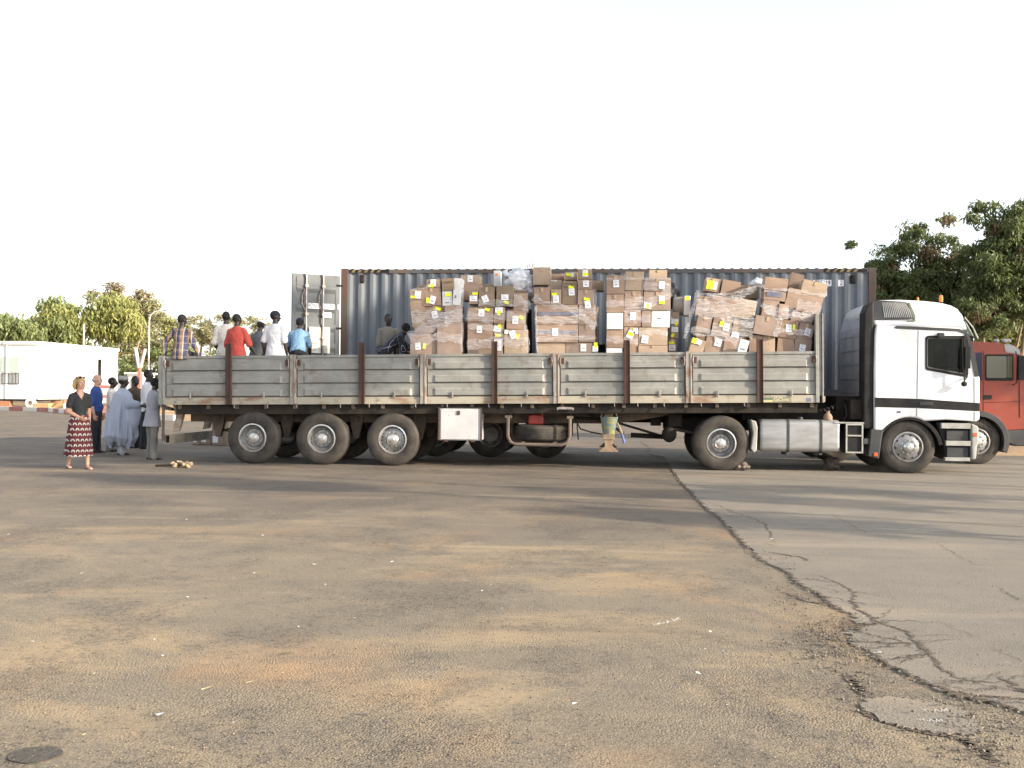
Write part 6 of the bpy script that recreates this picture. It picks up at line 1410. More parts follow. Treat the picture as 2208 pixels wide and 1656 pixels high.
def skirt_fn(pc, feet):
    b = MB(); rn = 72; rows = 26
    mid = (feet[1][1] + feet[-1][1]) / 2
    for j in range(rows + 1):
        t = j / rows; z = pc.z + .07 - t * (pc.z + .07 - .24); rx = .125 + .10 * t ** .8; ry = .158 + .105 * t ** .7; cx_ = mid.x * t * .5
        for k in range(rn):
            a = 2 * math.pi * k / rn; f = 1 + (.035 * math.sin(9 * a + 2 * t) + .03 * math.sin(5 * a + 1 - t * 2) + .015 * math.sin(17 * a)) * t
            b.v.append((cx_ + rx * f * math.cos(a), ry * f * math.sin(a), z + .012 * math.sin(3 * a) * t))
    b.f += [(j * rn + k, (j + 1) * rn + k, (j + 1) * rn + (k + 1) % rn, j * rn + (k + 1) % rn) for j in range(rows) for k in range(rn)]; b.m += [0] * (rows * rn); return b
def gown_fn(pc, U, shj, feet):
    b = MB(); rn = 96; rows = 40
    for j in range(rows + 1):
        t = j / rows; z = 1.46 - t * 1.24; k1 = min(1, t / .10); 
        rx = .07 + .09 * k1 + .17 * t ** .8; ry = .09 + .13 * k1 + .17 * t ** .7; tuck = max(0, (t - .86) / .14); rx *= 1 - .35 * tuck; ry *= 1 - .35 * tuck
        for k in range(rn):
            a = 2 * math.pi * k / rn; dp = min(1, max(0, t - .06) * 2.2)
            fo = .26 * (abs(math.sin(4.5 * a + .9 * math.sin(3 * t) + .8)) - .5) + .16 * (abs(math.sin(8 * a - 1.2 * t)) - .5) + .05 * math.sin(21 * a + 3 * t)
            f = 1 + fo * dp; b.v.append((rx * f * math.cos(a) - .03 * t, ry * f * math.sin(a), z + .07 * math.sin(2 * a + .5) * max(0, t - .7) / .3 + .03 * math.sin(7 * a) * tuck))
    b.f += [(j * rn + k, (j + 1) * rn + k, (j + 1) * rn + (k + 1) % rn, j * rn + (k + 1) % rn) for j in range(rows) for k in range(rn)] + [tuple(reversed(range(rn))), tuple(rows * rn + k for k in range(rn))]
    b.f[-2] = tuple(reversed(b.f[-2])); b.f[-1] = tuple(reversed(b.f[-1])); b.m += [0] * (len(b.f) - len(b.m))
    for sd in (1, -1):
        sj, el, wr = shj[sd]; limb(b, [sj + Vector((0, 0, .0)), sj.lerp(el, .6), el], [.085, .11, .12]); q = el.lerp(wr, .55)
        limb(b, [el, q], [(.12), (.10)])
        # hanging width of the sleeve
        b.tube([q + Vector((0, 0, .02)), q + Vector((-.02, 0, -.18)), q + Vector((-.06, 0, -.42)), q + Vector((-.10, -.02 * sd, -.62))], [(.12, .05), (.13, .06), (.12, .07), (.06, .04)], 12, True, (1, 0, 0))
    return b
def onbed(px, dy): p = P(px, 800, NEAR + dy); return Vector((p.x, NEAR + dy, TZ(p.x - rA.x, DECK).z + .012))
def hgt(px, py, Y, base): return max(1.55, min(1.95, P(px, py, Y).z - base.z))
# --- on the bed
x_ = P(389, 768, NEAR + .06).x; rz = TZ(x_ - rA.x, HB).z
person('person in plaid shirt seated on the side board with his back to us', (x_, NEAR + .07, rz + .085 - .93), 90, 1.74, lean=.10, side=.0, turn=-35, nod=.12, shirt='plaid', sleeve=.98, hem=.16, hemw=1.0,
       armL=((-.10, .62, -.72), (.0, -.02, -1)), armR=((.08, .32, -1), (.05, .42, -.72)), legL=((1, .22, -.12), (.05, .05, -1)), legR=((1, .22, -.12), (.05, .05, -1)), trousers='dark')
b_ = onbed(486, 1.45); person('person in cream shirt standing behind the red shirt, elbow bent', b_, 96, hgt(486, 669, NEAR + 1.45, b_), turn=0, nod=.05, shirt='creamshirt', sleeve=.5, hem=.12, armL=((-.12, .22, -1), (.45, -.35, -.8)), trousers='greytrouser')
b_ = onbed(511, .55); person('person in red polo shirt standing against the side board', b_, 82, hgt(516, 674, NEAR + .55, b_), lean=.04, side=-.05, turn=-30, nod=.1, shirt='redshirt', sleeve=.52, hem=.14, hemw=1.08, armL=((.0, .22, -1), (.10, -.02, -1)), armR=((.1, .34, -.9), (.4, .35, -.8)), trousers='dark', build=1.05)
b_ = onbed(553, 1.35); person('person in dark grey shirt and white cap, head bowed', b_, 75, 1.70, lean=.22, turn=10, nod=.45, shirt='greyshirt', sleeve=.5, hem=.12, cap=('cap', 'capwhite', False), trousers='dark')
b_ = onbed(592, .75); person('person in white T-shirt and dark peaked cap looking right', b_, 88, hgt(587, 668, NEAR + .75, b_), turn=-62, nod=.08, shirt='whiteshirt', sleeve=.42, hem=.20, hemw=1.1, cap=('cap', 'capdark', True), armL=((-.12, .26, -1), (.15, -.12, -1)), armR=((-.10, .20, -1), (.25, .12, -1)), trousers='creamshirt', build=1.03)
b_ = onbed(642, 1.0); person('person in light blue shirt leaning forward beside the open container door', b_, 100, 1.76, lean=.42, turn=0, nod=.35, shirt='lightblue', sleeve=.45, hem=-.06, cap=('cap', 'capdark', True), armL=((.35, .25, -.9), (.5, -.1, -.8)), armR=((.25, .2, -1), (.45, .0, -.8)), trousers='dark')
b_ = onbed(836, 1.8); person('person in khaki polo shirt standing before the container wall, looking down', b_, -75, hgt(835, 675, NEAR + 1.8, b_), turn=8, nod=.28, shirt='khaki', sleeve=.5, hem=.12, hemw=1.05, face=True, trousers='dark', build=.95)
b_ = onbed(828, .85); person('person in dark pinstriped shirt stooping towards the cartons', b_, 14, 1.74, lean=.82, turn=25, nod=.5, shirt='pinstripe', sleeve=.5, hem=.10, armL=((.7, .2, -.7), (.8, 0, -.5)), armR=((.3, .1, -1), (.7, -.1, -.5)), trousers='dark')
# --- on the ground
f_ = G(170, 1011); wh_ = P(172, 809, f_.y).z
W_ = person('person in black T-shirt and red fan-print skirt walking with head turned', f_, -44, wh_, skin='skin_light', turn=14, nod=.02, shirt='blacktee', sleeve=.30, hem=.04, female=True, hair='bob', face=True, trousers=None, shoes=None, skirt=skirt_fn,
            armR=((-.12, .22, -1), (.62, -.62, -.42)), armL=((-.18, .16, -1), (-.05, .03, -1)), legL=((.26, .05, -1), (.02, .02, -1)), legR=((-.16, .05, -1), (-.36, .04, -1)), build=.95)
th, pc, U, S, hd, s, shj = W_
b = MB()
for sd in (1, -1): b.tube([hd(-.02, sd * .088, .085) * s, hd(.045, sd * .084, .095) * s], .004, 5)
b.ball(hd(.058, .038, .102) * s, (.010, .028, .020), 10, 6); b.ball(hd(.058, -.038, .102) * s, (.010, .028, .020), 10, 6); b.build('sunglasses', M['blk'], th, local=True, smooth=60)
for sd in (1, -1):
    leg = ((.26, .05, -1), (.02, .02, -1)) if sd > 0 else ((-.16, .05, -1), (-.36, .04, -1)); v1 = Vector((leg[0][0], leg[0][1] * sd, leg[0][2])).normalized(); v2 = Vector((leg[1][0], leg[1][1] * sd, leg[1][2])).normalized(); an = (pc + Vector((0, .088 * sd, -.03)) + v1 * .425 + v2 * .415)
    b = MB(); b.tube([(an + Vector((-.05, 0, -.082))) * s, (an + Vector((.05, 0, -.082))) * s, (an + Vector((.17, .02 * sd, -.080))) * s], [(.008, .03), (.008, .04), (.008, .036)], 8, True, (0, 0, 1)); b.tube([(an + Vector((.02, -.045, -.07))) * s, (an + Vector((.04, 0, -.008))) * s, (an + Vector((.02, .045, -.07))) * s], .007, 5); b.tube([(an + Vector((.10, -.04, -.07))) * s, (an + Vector((.11, 0, -.03))) * s, (an + Vector((.10, .04, -.07))) * s], .007, 5); b.build('sandal', M['sandal'], th, local=True)
f_ = G(206, 977); person('person with grey hair in royal blue shirt seen in profile', f_, 8, P(203, 805, f_.y).z, skin='skin_light', turn=0, nod=-.03, shirt='royal', sleeve=.5, hem=.02, hair='grey', face=True, trousers='dark', bulk=1.05, armL=((-.05, .1, -1), (.3, 0, -1)), armR=((-.12, .12, -1), (.25, 0, -1)))
f_ = G(240, 974); person('person in pale shirt partly hidden behind the blue gown', f_, 14, P(240, 811, f_.y).z, turn=0, shirt='creamshirt', sleeve=.5, hem=.14, face=True, trousers='greytrouser')
f_ = G(263, 981); person('person in wide pale blue gown and embroidered round cap', f_, 42, P(262, 808, f_.y).z - .01, turn=-8, shirt='gownblue', sleeve=.98, cap=('kufi', 'capkufi', 0), gown=gown_fn, trousers='palegrey', armR=((.25, .42, -.9), (.85, .35, -.1)), armL=((.1, .30, -1), (.2, .1, -1)), build=1.1)
f_ = G(289, 966); person('person in dark brown patterned shirt facing the trailer', f_, -18, P(291, 809, f_.y).z, turn=0, nod=.22, shirt='brownshirt', sleeve=.5, hem=.12, face=True, trousers='dark', armR=((.2, .15, -1), (.8, 0, -.1)), armL=((.15, .15, -1), (.7, -.1, -.2)))
f_ = G(314, 968); person('person in white shirt and dark trousers behind the grey-shirted man', f_, 10, P(324, 795, f_.y).z, lean=.05, turn=-5, shirt='whiteshirt', sleeve=.9, hem=.12, face=True, trousers='dark', armR=((.1, .12, -1), (.2, 0, -1)))
f_ = G(328, 991); person('person in pale grey tunic and grey trousers beside the trailer tail', f_, 52, P(326, 812, f_.y).z, lean=.06, turn=-12, nod=.15, shirt='palegrey', sleeve=.75, hem=.24, hemw=1.22, trousers='greytrouser', armL=((.0, .2, -1), (.15, -.05, -1)), armR=((.4, .2, -.9), (.9, .1, -.2)), build=1.05)
# ================================================================== RED TRUCK (pulls the container)
RY = CONT - .02
rt = thing('red_truck', 'red cab-over truck standing nose to the right beyond the white tractor', 'truck', (P(2108, 950, RY).x, RY + 1.2, 0))
XR = lambda pts_: XZ(pts_, RY)
outline = [(2060, 905), (2060, 737), (2078, 735), (2150, 739), (2192, 746), (2203, 762), (2214, 812), (2222, 860), (2222, 925), (2162, 928)] + arc_px(2110, 952, 62, 25, 128, 8)
b = MB(); b.prism(XR(outline), RY, RY + 2.4); rc = b.build('cab', M['red'], rt, bevel=.04, seg=3, smooth=35)
b = MB(); b.prism(XR([(2060, 736), (2066, 722), (2102, 718), (2116, 724), (2118, 736)]), RY + .5, RY + 2.0); b.build('roof_vent', M['chassis'], rc, bevel=.02)
def fr(x0, y0, x1, y1, r=4): return XR(rrect(x0, y0, x1, y1, r))
b = MB(); b.prism(fr(2123, 764, 2185, 821, 4), RY - .008, RY + .01); rw__ = b.build('side_window', M['blk'], rc)
b = MB(); b.prism(fr(2127, 768, 2170, 815, 3), RY - .012, RY - .0085); b.prism(fr(2172, 768, 2182, 814, 2), RY - .012, RY - .0085); b.build('pane', mat('window_glass_pale', (.10, .10, .07), .1), rw__)
b = MB(); b.prism(XR([(2104, 760), (2118, 760), (2118, 820), (2104, 818)]), RY - .006, RY + .01); b.build('side_panel', M['navy'], rc)
b = MB(); b.prism(XR([(2165, 743), (2178, 742), (2196, 752), (2200, 765), (2186, 762), (2168, 760)]), RY - .012, RY + .02); b.build('badge_panel', M['lgrey'], rc)
b = MB(); b.tube([P(2121, 757, RY - .004), P(2120, 830, RY - .004), P(2121, 925, RY - .004)], .005, 4); b.tube([P(2197, 765, RY - .004), P(2199, 900, RY - .004)], .008, 4); b.tube([P(2121, 868, RY - .004), P(2199, 866, RY - .004)], .004, 4); b.build('door_seam', M['blk'], rc)
b = MB(); b.prism(fr(2120, 852, 2138, 861, 2), RY - .02, RY); b.build('door_handle', M['blk'], rc)
b = MB(); b.tube([P(2190, 758, RY - .05), P(2194, 770, RY - .2), P(2192, 826, RY - .2), P(2184, 830, RY - .02)], .014, 6); b.box(P(2185, 0 + 775, RY).x, P(2199, 775, RY).x, RY - .30, RY - .17, P(2190, 820, RY).z, P(2190, 768, RY).z); b.build('mirror', M['blk'], rc, bevel=.01)
b = MB()
for x in (2148, 2166, 2174): 
    p = P(x, 735, RY + .3 + (x - 2148) * .02); b.ball(p, (.07, .05, .05), 10, 8)
b.piece(); b.build('roof_lamp', M['lgrey'], rc, smooth=60)
b = MB(); b.prism(XR(arc_px(2110, 952, 66, -22, 150, 14) + arc_px(2110, 952, 54, 150, -22, 14)), RY - .03, RY + .5); b.build('wheel_arch', M['dgrey'], rt, bevel=.01)
b = MB(); b.prism(XR([(2160, 928), (2225, 926), (2225, 962), (2190, 962), (2170, 955)]), RY - .02, RY + 2.4); b.build('bumper', M['dgrey'], rt, bevel=.03)
b = MB(); b.box(P(1900, 900, RY).x, P(2200, 900, RY).x, RY + .7, RY + 1.7, .6, 1.0); b.build('frame', M['chassis'], rt)
w1 = P(2108, 950, RY); make_wheel(rt, (w1.x, RY + .04, .52), .52, .30, 'flat'); make_wheel(rt, (w1.x, RY + 2.36, .52), .52, .30, 'flat', flip=True, detail=False)
w2 = P(1800, 935, RY); make_wheel(rt, (w2.x, RY + .04, .52), .52, .50, 'dish', detail=False); make_wheel(rt, (w2.x, RY + 2.36, .52), .52, .50, 'dish', flip=True, detail=False)

# ================================================================== SITE CABIN, BARRIERS, POLES
c0 = G(80, 886); Ycor = 71.0; cor = P(82, 860, Ycor); zt = P(82, 736, Ycor).z; zb = P(82, 861, Ycor).z
right = P(253, 800, 83.0); left = P(-260, 800, 71.5)
cabn = thing('site_cabin', 'white portable cabin on brick blocks behind the painted kerb', 'cabin', (cor.x, cor.y, 0))
dR = (Vector((right.x, right.y, 0)) - Vector((cor.x, cor.y, 0))); LR = dR.length; dR.normalize(); nR = Vector((dR.y, -dR.x, 0))
dL = (Vector((left.x, left.y, 0)) - Vector((cor.x, cor.y, 0))); LL = dL.length; dL.normalize()
back = Vector((-nR.x, -nR.y, 0))
FR = Matrix(((dR.x, -nR.x, 0, cor.x), (dR.y, -nR.y, 0, cor.y), (0, 0, 1, 0), (0, 0, 0, 1)))          # x along the long face, y inwards
nL = Vector((-dL.y, dL.x, 0)); 
if nL.y > 0: nL = -nL
FL = Matrix(((dL.x, -nL.x, 0, cor.x), (dL.y, -nL.y, 0, cor.y), (0, 0, 1, 0), (0, 0, 0, 1)))
def hit(q, d, o):      # distance along a wall at which the sight line of column q meets it
    k = P(q, 800, 1.0).x; return (k * o.y - o.x) / (d.x - k * d.y)
dx0, dx1 = hit(211, dR, cor), hit(221, dR, cor)
b = MB(); b.box(0, dx0, .0, .12, zb, zt - .25, mx=FR); b.box(dx1, LR, 0, .12, zb, zt - .25, mx=FR); b.box(dx0, dx1, 0, .12, zt - 1.0, zt - .25, mx=FR); b.box(0, LR, 2.4, 2.5, zb, zt - .25, mx=FR); b.box(LR - .1, LR, .12, 2.4, zb, zt - .25, mx=FR)
b.v = b.v; b.build('long_wall', M['cabin'], cabn)
b = MB(); b.box(0.02, LL, .0, .12, zb, zt - .25, mx=FL); b.box(0.0, LL, 3.0, 3.1, zb, zt - .25, mx=FL); b.build('end_wall', M['cabin'], cabn)
b = MB(); b.box(-.1, LR + .15, -.12, 2.7, zt - .25, zt, mx=FR); b.box(-.02, LL + .2, -.10, 3.2, zt - .255, zt - .005, mx=FL); b.build('roof', M['cabin'], cabn, bevel=.05)
b = MB(); b.box(dx0 + .02, dx1 - .02, .5, .56, zb, zt - 1.0, mx=FR); b.build('door', mat('doorway_shade', (.05, .035, .045), .7), cabn)  # dark sheet inside the doorway, the shade of the room as its colour
b = MB(); b.box(0, LR, .0, 2.4, zb - .12, zb - .003, mx=FR); b.box(0.02, LL, .0, 3.0, zb - .14, zb - .005, mx=FL); b.build('underframe', M['chassis'], cabn)
b = MB(); b.box(3.4, 10.5, -.03, -.002, zt - .62, zt - .5, mx=FL)
for u in (3.9, 8): b.box(u, u + .05, -.02, -.002, zb + .1, zt - .7, mx=FL)
b.box(.05, .12, -.02, -.002, zb + .1, zt - .6, mx=FR); b.build('panel_joint', M['cabinshade'], cabn)
wx = [hit(q, dL, cor) for q in (41, 2)]; w0, w1_ = min(wx), max(wx)
b = MB(); b.box(w0, w1_, -.03, -.002, zb + 1.95, zb + 3.05, mx=FL); wn = b.build('window', mat('cabin_window', (.42, .50, .44), .4), cabn)
b = MB()
for z in (zb + 1.1, zb + 1.85): b.box(w0 - .05, w1_ - .1, -.10, -.04, z, z + .04, mx=FL)
for k in range(6): u = w0 - .05 + (w1_ - w0 - .1) * k / 5; b.box(u, u + .035, -.10, -.04, zb + 1.12, zb + 1.87, mx=FL)
b.build('grating', M['dgrey'], wn)
for (u, F_, zz, mm) in ((2.6, FR, zb + 2.4, 'ored'), (dx1 + 1.6, FR, zb + 2.1, 'ored')):
    b = MB(); b.prism([(-.10, 0), (.14, 0), (.05, .28), (.04, .44), (-.06, .44), (-.05, .25)], -.02, -.004, mx=F_ @ Matrix.Translation((u, 0, zz))); b.build('wall_marking', M[mm], cabn)
b = MB(); b.prism([(-.12, 0), (.1, 0), (.12, .4), (-.08, .4)], -.02, -.004, mx=FR @ Matrix.Translation((dx0 - .7, 0, zb + 1.95))); b.build('wall_poster', M['yellow'], cabn)
for q, Y_ in ((8, 70.9), (118, 73.2)):
    a = P(q, 868, Y_); b = MB(); b.box(a.x - .35, a.x + .35, Y_ + .1, Y_ + .6, 0, zb - .14 if q < 50 else zb - .125); b.build('support_block', M['brick'], cabn)
a = P(63, 866, 70.8); b = MB(); b.lathe([(.18, 0), (.35, 0), (.42, .06), (.42, .2), (.2, .22)], (a.x, 70.9, .45), 'Y', 20); b.build('wheel', M['cabin'], cabn)
b = MB(); p0, p1 = G(70, 882), G(107, 882); y_ = 69.3; b.box(P(70, 870, y_).x, P(105, 870, y_).x, y_, y_ + 1.2, 0, P(80, 869.5, y_).z); tag(b.build('concrete_block', M['sandblock'], bevel=.04), 'long pale yellow block lying in front of the white cabin', 'block')
b = MB(); q = [P(104, 884, 69.6), P(135, 860, 69.6), P(152, 858, 69.6), P(152, 884, 69.6)]; b.prism([(v.x, max(0, v.z)) for v in q], 69.6, 71.0); tag(b.build('earth_ramp', M['sandblock'], bevel=.05), 'sloping orange ramp against the white cabin', 'ramp')
def bollard(px, py0, py1, Y, label, r=.09, red_top=True):
    z0, z1 = 0, P(px, py1, Y).z; x = P(px, 850, Y).x; t_ = thing('bollard', label, 'bollard', (x, Y, 0), 'red and white posts')
    n_ = 3
    for k in range(n_):
        b = MB(); b.lathe([(0, z1 * k / n_), (r, z1 * k / n_), (r, z1 * (k + 1) / n_), (0, z1 * (k + 1) / n_)] if k == n_ - 1 else [(r, z1 * k / n_), (r, z1 * (k + 1) / n_)], (x, Y, 0), 'Z', 12); b.build('painted_band', M['kred'] if k % 2 == 0 else M['kwhite'], t_, smooth=40)
yb = 61.5
bollard(139, 886, 861, 64.0, 'red and white post left of the walking woman', .09)
# gate: red and white boards between posts, right of the blue shirt
gt = thing('road_gate', 'red and white boarded road gate behind the blue-shirted man', 'gate', (P(222, 870, 60).x, 60, 0))
zz = [P(222, y, 60).z for y in (896, 884, 869, 856, 846, 838)]
b = MB(); x0, x1 = P(213, 870, 60).x, P(236, 870, 60).x
for x in (x0 + .1, x1 - .1): b.box(x - .09, x + .09, 60.06, 60.2, 0, zz[5])
b.build('post', M['kwhite'], gt)
for k, (a_, c_) in enumerate([(zz[1] - .3, zz[1]), (zz[2], zz[3] - .08), (zz[4] - .02, zz[5])]):
    b = MB(); b.box(x0, x1, 60.0, 60.05, a_, c_); b.build('board', M['kred'] if k == 0 else M['kwhite'], gt)
    b = MB(); b.box(x0, x1, 60.0, 60.05, c_ + .01, c_ + .22); b.build('board', M['kred'], gt)
# crossed raised barrier arms
ba = thing('barrier_arm', 'raised red and white barrier arms spread in a V behind the group', 'barrier', (P(301, 830, 62).x, 62, 0))
v0 = P(301, 800, 62); b = MB(); b.box(v0.x - .10, v0.x + .10, 61.9, 62.1, 0, v0.z); b.build('post', M['kred'], ba, bevel=.01)
for (tx, ty, mm) in ((292, 751, 0), (313, 752, 1)):
    tp = P(tx, ty, 62); 
    b = MB(); b.tube([v0, v0.lerp(tp, .15)], .09, 8); b.build('arm', M['kred'], ba)
    b = MB(); b.tube([v0.lerp(tp, .15), tp], .11, 8); b.build('arm', M['kwhite'] if mm == 0 else mat('faded_pink', (.55, .36, .34), .7), ba)
    b = MB(); b.tube([v0.lerp(tp, .2) + Vector((-.13, 0, 0)), tp + Vector((-.12, 0, 0))], .035, 6); b.build('arm_edge', M['blue'] if mm == 0 else M['kred'], ba)
# white guard booth with blue corner behind the brown-shirted man
gb = thing('guard_booth', 'small white booth with blue corner posts beyond the group', 'booth', (P(290, 850, 66).x, 66, 0))
x0, x1 = P(272, 850, 66).x, P(305, 850, 66).x; z1 = P(288, 807, 66).z
b = MB(); b.box(x0, x1, 66.1, 68, 0, z1); b.build('wall', M['cabin'], gb); b = MB(); b.box(x0 - .1, x1 + .1, 65.9, 68.2, z1 + .002, z1 + .12); b.build('roof', M['cabin'], gb); b = MB(); b.box(x1 - .22, x1 + .03, 66.02, 66.09, 0, z1 - .02); b.build('corner_post', M['blue'], gb); b = MB(); b.box(x0 + .35, x0 + .95, 66.03, 66.09, z1 - 1.5, z1 - .3); b.build('window', M['glass'], gb)
def lamp(px, ytop, Y, label, arm):
    a = P(px, ytop, Y); t_ = thing('street_lamp', label, 'street lamp', (a.x, Y, 0), 'street lamps')
    b = MB(); b.tube([(a.x, Y, 0), (a.x, Y, a.z - .8)], [.09, .065], 8); b.build('pole', M['polegrey'], t_)
    if arm: 
        b = MB(); b.tube([(a.x, Y, a.z - .8), (a.x + .12, Y, a.z - .3), (a.x + .5, Y, a.z), (a.x + 1.2, Y, a.z + .15)], [.06, .05, .045, .04], 8); b.build('arm', M['polegrey'], t_); b = MB(); b.ball((a.x + 1.5, Y, a.z + .14), (.32, .10, .06), 10, 6); b.build('lamp_head', M['lgrey'], t_)
    return a
a1 = lamp(322, 672, 88, 'tall pale street lamp curving right, left of the plaid-shirted man', True)
a2 = lamp(181, 680, 92, 'straight pale pole rising behind the white cabin', False)
b = MB(); p0, p1 = P(322, 690, 88), P(480, 694, 100); b.tube([p0.lerp(p1, k / 10) + Vector((0, 0, -.25 * math.sin(math.pi * k / 10))) for k in range(11)], .035, 4); tag(b.build('wire', M['chassis']), 'thin overhead wire running from the curved lamp', 'wire')

# ================================================================== TREES
def tree(name, label, base, H, blobs, leafm, n, ls, droop=.3, trunks=None, bark='bark', seed=1, second=None, frac2=.0, clumps=60, csize=.5, lw=.4, group=None, cat='tree'):
    """blobs: (dx,dy,z, rx,ry,rz) ellipsoids that hold the clumps"""
    rs = np.random.RandomState(seed); rnd = random.Random(seed)
    t_ = thing(name, label, cat, base, group)
    B = Vector(base); b = MB(); trunks = trunks or [(0, 0, .14)]
    vol = np.array([q[3] * q[4] * q[5] for q in blobs]); vol = vol / vol.sum(); cl = []
    for _ in range(clumps):
        q = blobs[rs.choice(len(blobs), p=vol)]; d = rs.normal(size=3); d /= np.linalg.norm(d); r_ = rs.rand() ** .42
        cl.append((q[0] + d[0] * r_ * q[3], q[1] + d[1] * r_ * q[4], q[2] + d[2] * r_ * q[5]))
    cl = np.array(cl)
    for i, (tx, ty, tr0) in enumerate(trunks):
        lowc = min(q[2] - q[5] * .6 for q in blobs); top = Vector((tx * 1.8 + rnd.uniform(-.2, .2), ty, lowc + .3)); p0 = Vector((tx, ty, 0)); midp = p0.lerp(top, .5) + Vector((rnd.uniform(-.15, .15), rnd.uniform(-.15, .15), 0))
        b.tube([B + p0, B + midp, B + top], [tr0, tr0 * .8, tr0 * .65], 8)
        near_ = cl[np.argsort(((cl - np.array(top)) ** 2).sum(1) * (1 + .6 * rs.rand(len(cl))))][:max(6, len(cl) // (2 * len(trunks)))]
        for c_ in near_:
            c_ = Vector(c_); m1 = top.lerp(c_, .45) + Vector((rnd.uniform(-.2, .2), rnd.uniform(-.2, .2), rnd.uniform(.0, .35))) * (H / 8); b.tube([B + top, B + m1, B + c_], [tr0 * .38, tr0 * .22, tr0 * .07], 5, False)
    b.build('trunk', M[bark], t_, smooth=60)
    def leaves(cc, nn, seed2):
        rs = np.random.RandomState(seed2); per = rs.dirichlet(np.ones(len(cc)) * 3) * nn; P_ = []
        for c_, k in zip(cc, per.astype(int)):
            cs = csize * (0.6 + .8 * rs.rand()); d = rs.normal(size=(k, 3)); d /= np.linalg.norm(d, axis=1)[:, None]; r_ = rs.rand(k, 1) ** .45
            q = c_ + d * r_ * cs * np.array([1, 1, .72]); P_.append(q)
        P_ = np.concatenate(P_); k = len(P_)
        ax = rs.normal(size=(k, 3)); ax[:, 2] = ax[:, 2] * .5 - droop * 2; ax /= np.linalg.norm(ax, axis=1)[:, None]
        sd = rs.normal(size=(k, 3)); sd -= ax * (sd * ax).sum(1)[:, None]; sd /= np.linalg.norm(sd, axis=1)[:, None]
        L_ = ls * (.6 + .8 * rs.rand(k, 1)); W2 = L_ * lw / 2; P_ = P_ + np.array(B)
        V = np.stack([P_, P_ + ax * L_ * .45 + sd * W2, P_ + ax * L_, P_ + ax * L_ * .45 - sd * W2], 1); return V
    k2 = int(len(cl) * frac2); order = rs.permutation(len(cl))
    if second and k2: fast_mesh('dry_leaves', leaves(cl[order[:k2]], int(n * frac2), seed + 7), M[second], t_, tuple(B))
    fast_mesh('crown', leaves(cl[order[k2:]], int(n * (1 - frac2)), seed + 8), M[leafm], t_, tuple(B))
    return t_
def tb_(px, Y): p = P(px, 800, Y); return (p.x, Y, 0)
def tree_px(name, label, px, Y, blobs_px, *a, **k):
    """blobs in photo pixels (cx, cy, rx, ry) at distance Y, so each crown has its own real size"""
    B = tb_(px, Y); bl_ = []
    for (cx, cy, rx, ry) in blobs_px:
        c_ = P(cx, cy, Y); e = P(cx + rx, cy - ry, Y); bl_.append((c_.x - B[0], 0, c_.z, abs(e.x - c_.x), abs(e.x - c_.x) * .9 if rx < 90 else abs(e.x - c_.x) * .6, abs(e.z - c_.z)))
    return tree(name, label, B, P(px, min(q[1] - q[3] for q in blobs_px), Y).z, bl_, *a, **k)
GT = 'trees beyond the yard'
tree_px('leafy_tree', 'mid green drooping tree at the far left edge', 25, 92, [(10, 700, 42, 40), (40, 718, 36, 42), (-30, 715, 50, 40)], 'leaf_mid', 7000, .55, .9, seed=3, clumps=70, csize=1.0, lw=.28, group=GT)
tree_px('leafy_tree', 'broad bright green weeping tree above the white cabin', 120, 96, [(100, 680, 30, 40), (138, 678, 34, 42), (118, 715, 55, 40)], 'leaf_mid', 9500, .55, .9, seed=5, clumps=95, csize=1.0, lw=.28, second='leaf_bright', frac2=.5, group=GT)
tree_px('leafy_tree', 'yellow-green tree with many pale stems right of the thin pole', 230, 98, [(205, 672, 28, 36), (245, 672, 38, 42), (283, 690, 26, 48), (220, 700, 45, 32)], 'leaf_bright', 10500, .55, .9, seed=8, clumps=100, csize=1.0, lw=.28, trunks=[(-3, 0, .10), (-1.6, 0, .08), (-.4, 0, .10), (.8, .3, .08), (2, 0, .10)], bark='barkpale', second='leaf_mid', frac2=.25, group=GT)
tree_px('leafy_tree', 'tall thin brownish treetop rising behind the yellow-green tree', 245, 112, [(200, 636, 14, 20), (247, 620, 12, 22), (240, 650, 24, 24), (225, 630, 10, 14)], 'leaf_dry', 4200, .34, .2, seed=12, clumps=46, csize=.75, group=GT)
tree_px('leafy_tree', 'sparse brown-green tree beside the curved street lamp', 318, 108, [(305, 660, 28, 36), (330, 680, 24, 34), (312, 720, 30, 45), (290, 760, 30, 40)], 'leaf_acacia', 13000, .40, .3, seed=15, clumps=95, csize=1.0, trunks=[(0, 0, .06)], second='leaf_dry', frac2=.3, group=GT)
tree_px('leafy_tree', 'olive tree directly behind the plaid-shirted man', 375, 100, [(345, 700, 26, 30), (372, 712, 22, 26), (402, 705, 18, 24), (360, 755, 50, 38)], 'leaf_bright', 8000, .34, .3, seed=17, clumps=95, csize=.7, second='leaf_acacia', frac2=.6, group=GT)
tree_px('thorn_tree', 'open flat-crowned thorn tree showing between plaid and cream shirts', 430, 84, [(425, 690, 18, 12), (450, 702, 26, 12), (478, 686, 20, 11), (505, 694, 22, 12), (440, 725, 40, 18), (480, 735, 30, 14)], 'leaf_acacia', 6000, .25, .1, seed=22, clumps=150, csize=.36, trunks=[(0, 0, .14), (.5, 0, .1)], group=GT)
tree_px('thorn_tree', 'low thorn tree peeping between the red and white shirts', 545, 86, [(540, 690, 20, 11), (562, 700, 22, 12), (585, 708, 16, 10), (555, 728, 36, 14), (600, 735, 30, 14)], 'leaf_acacia', 4600, .25, .1, seed=24, clumps=115, csize=.36, group=GT)
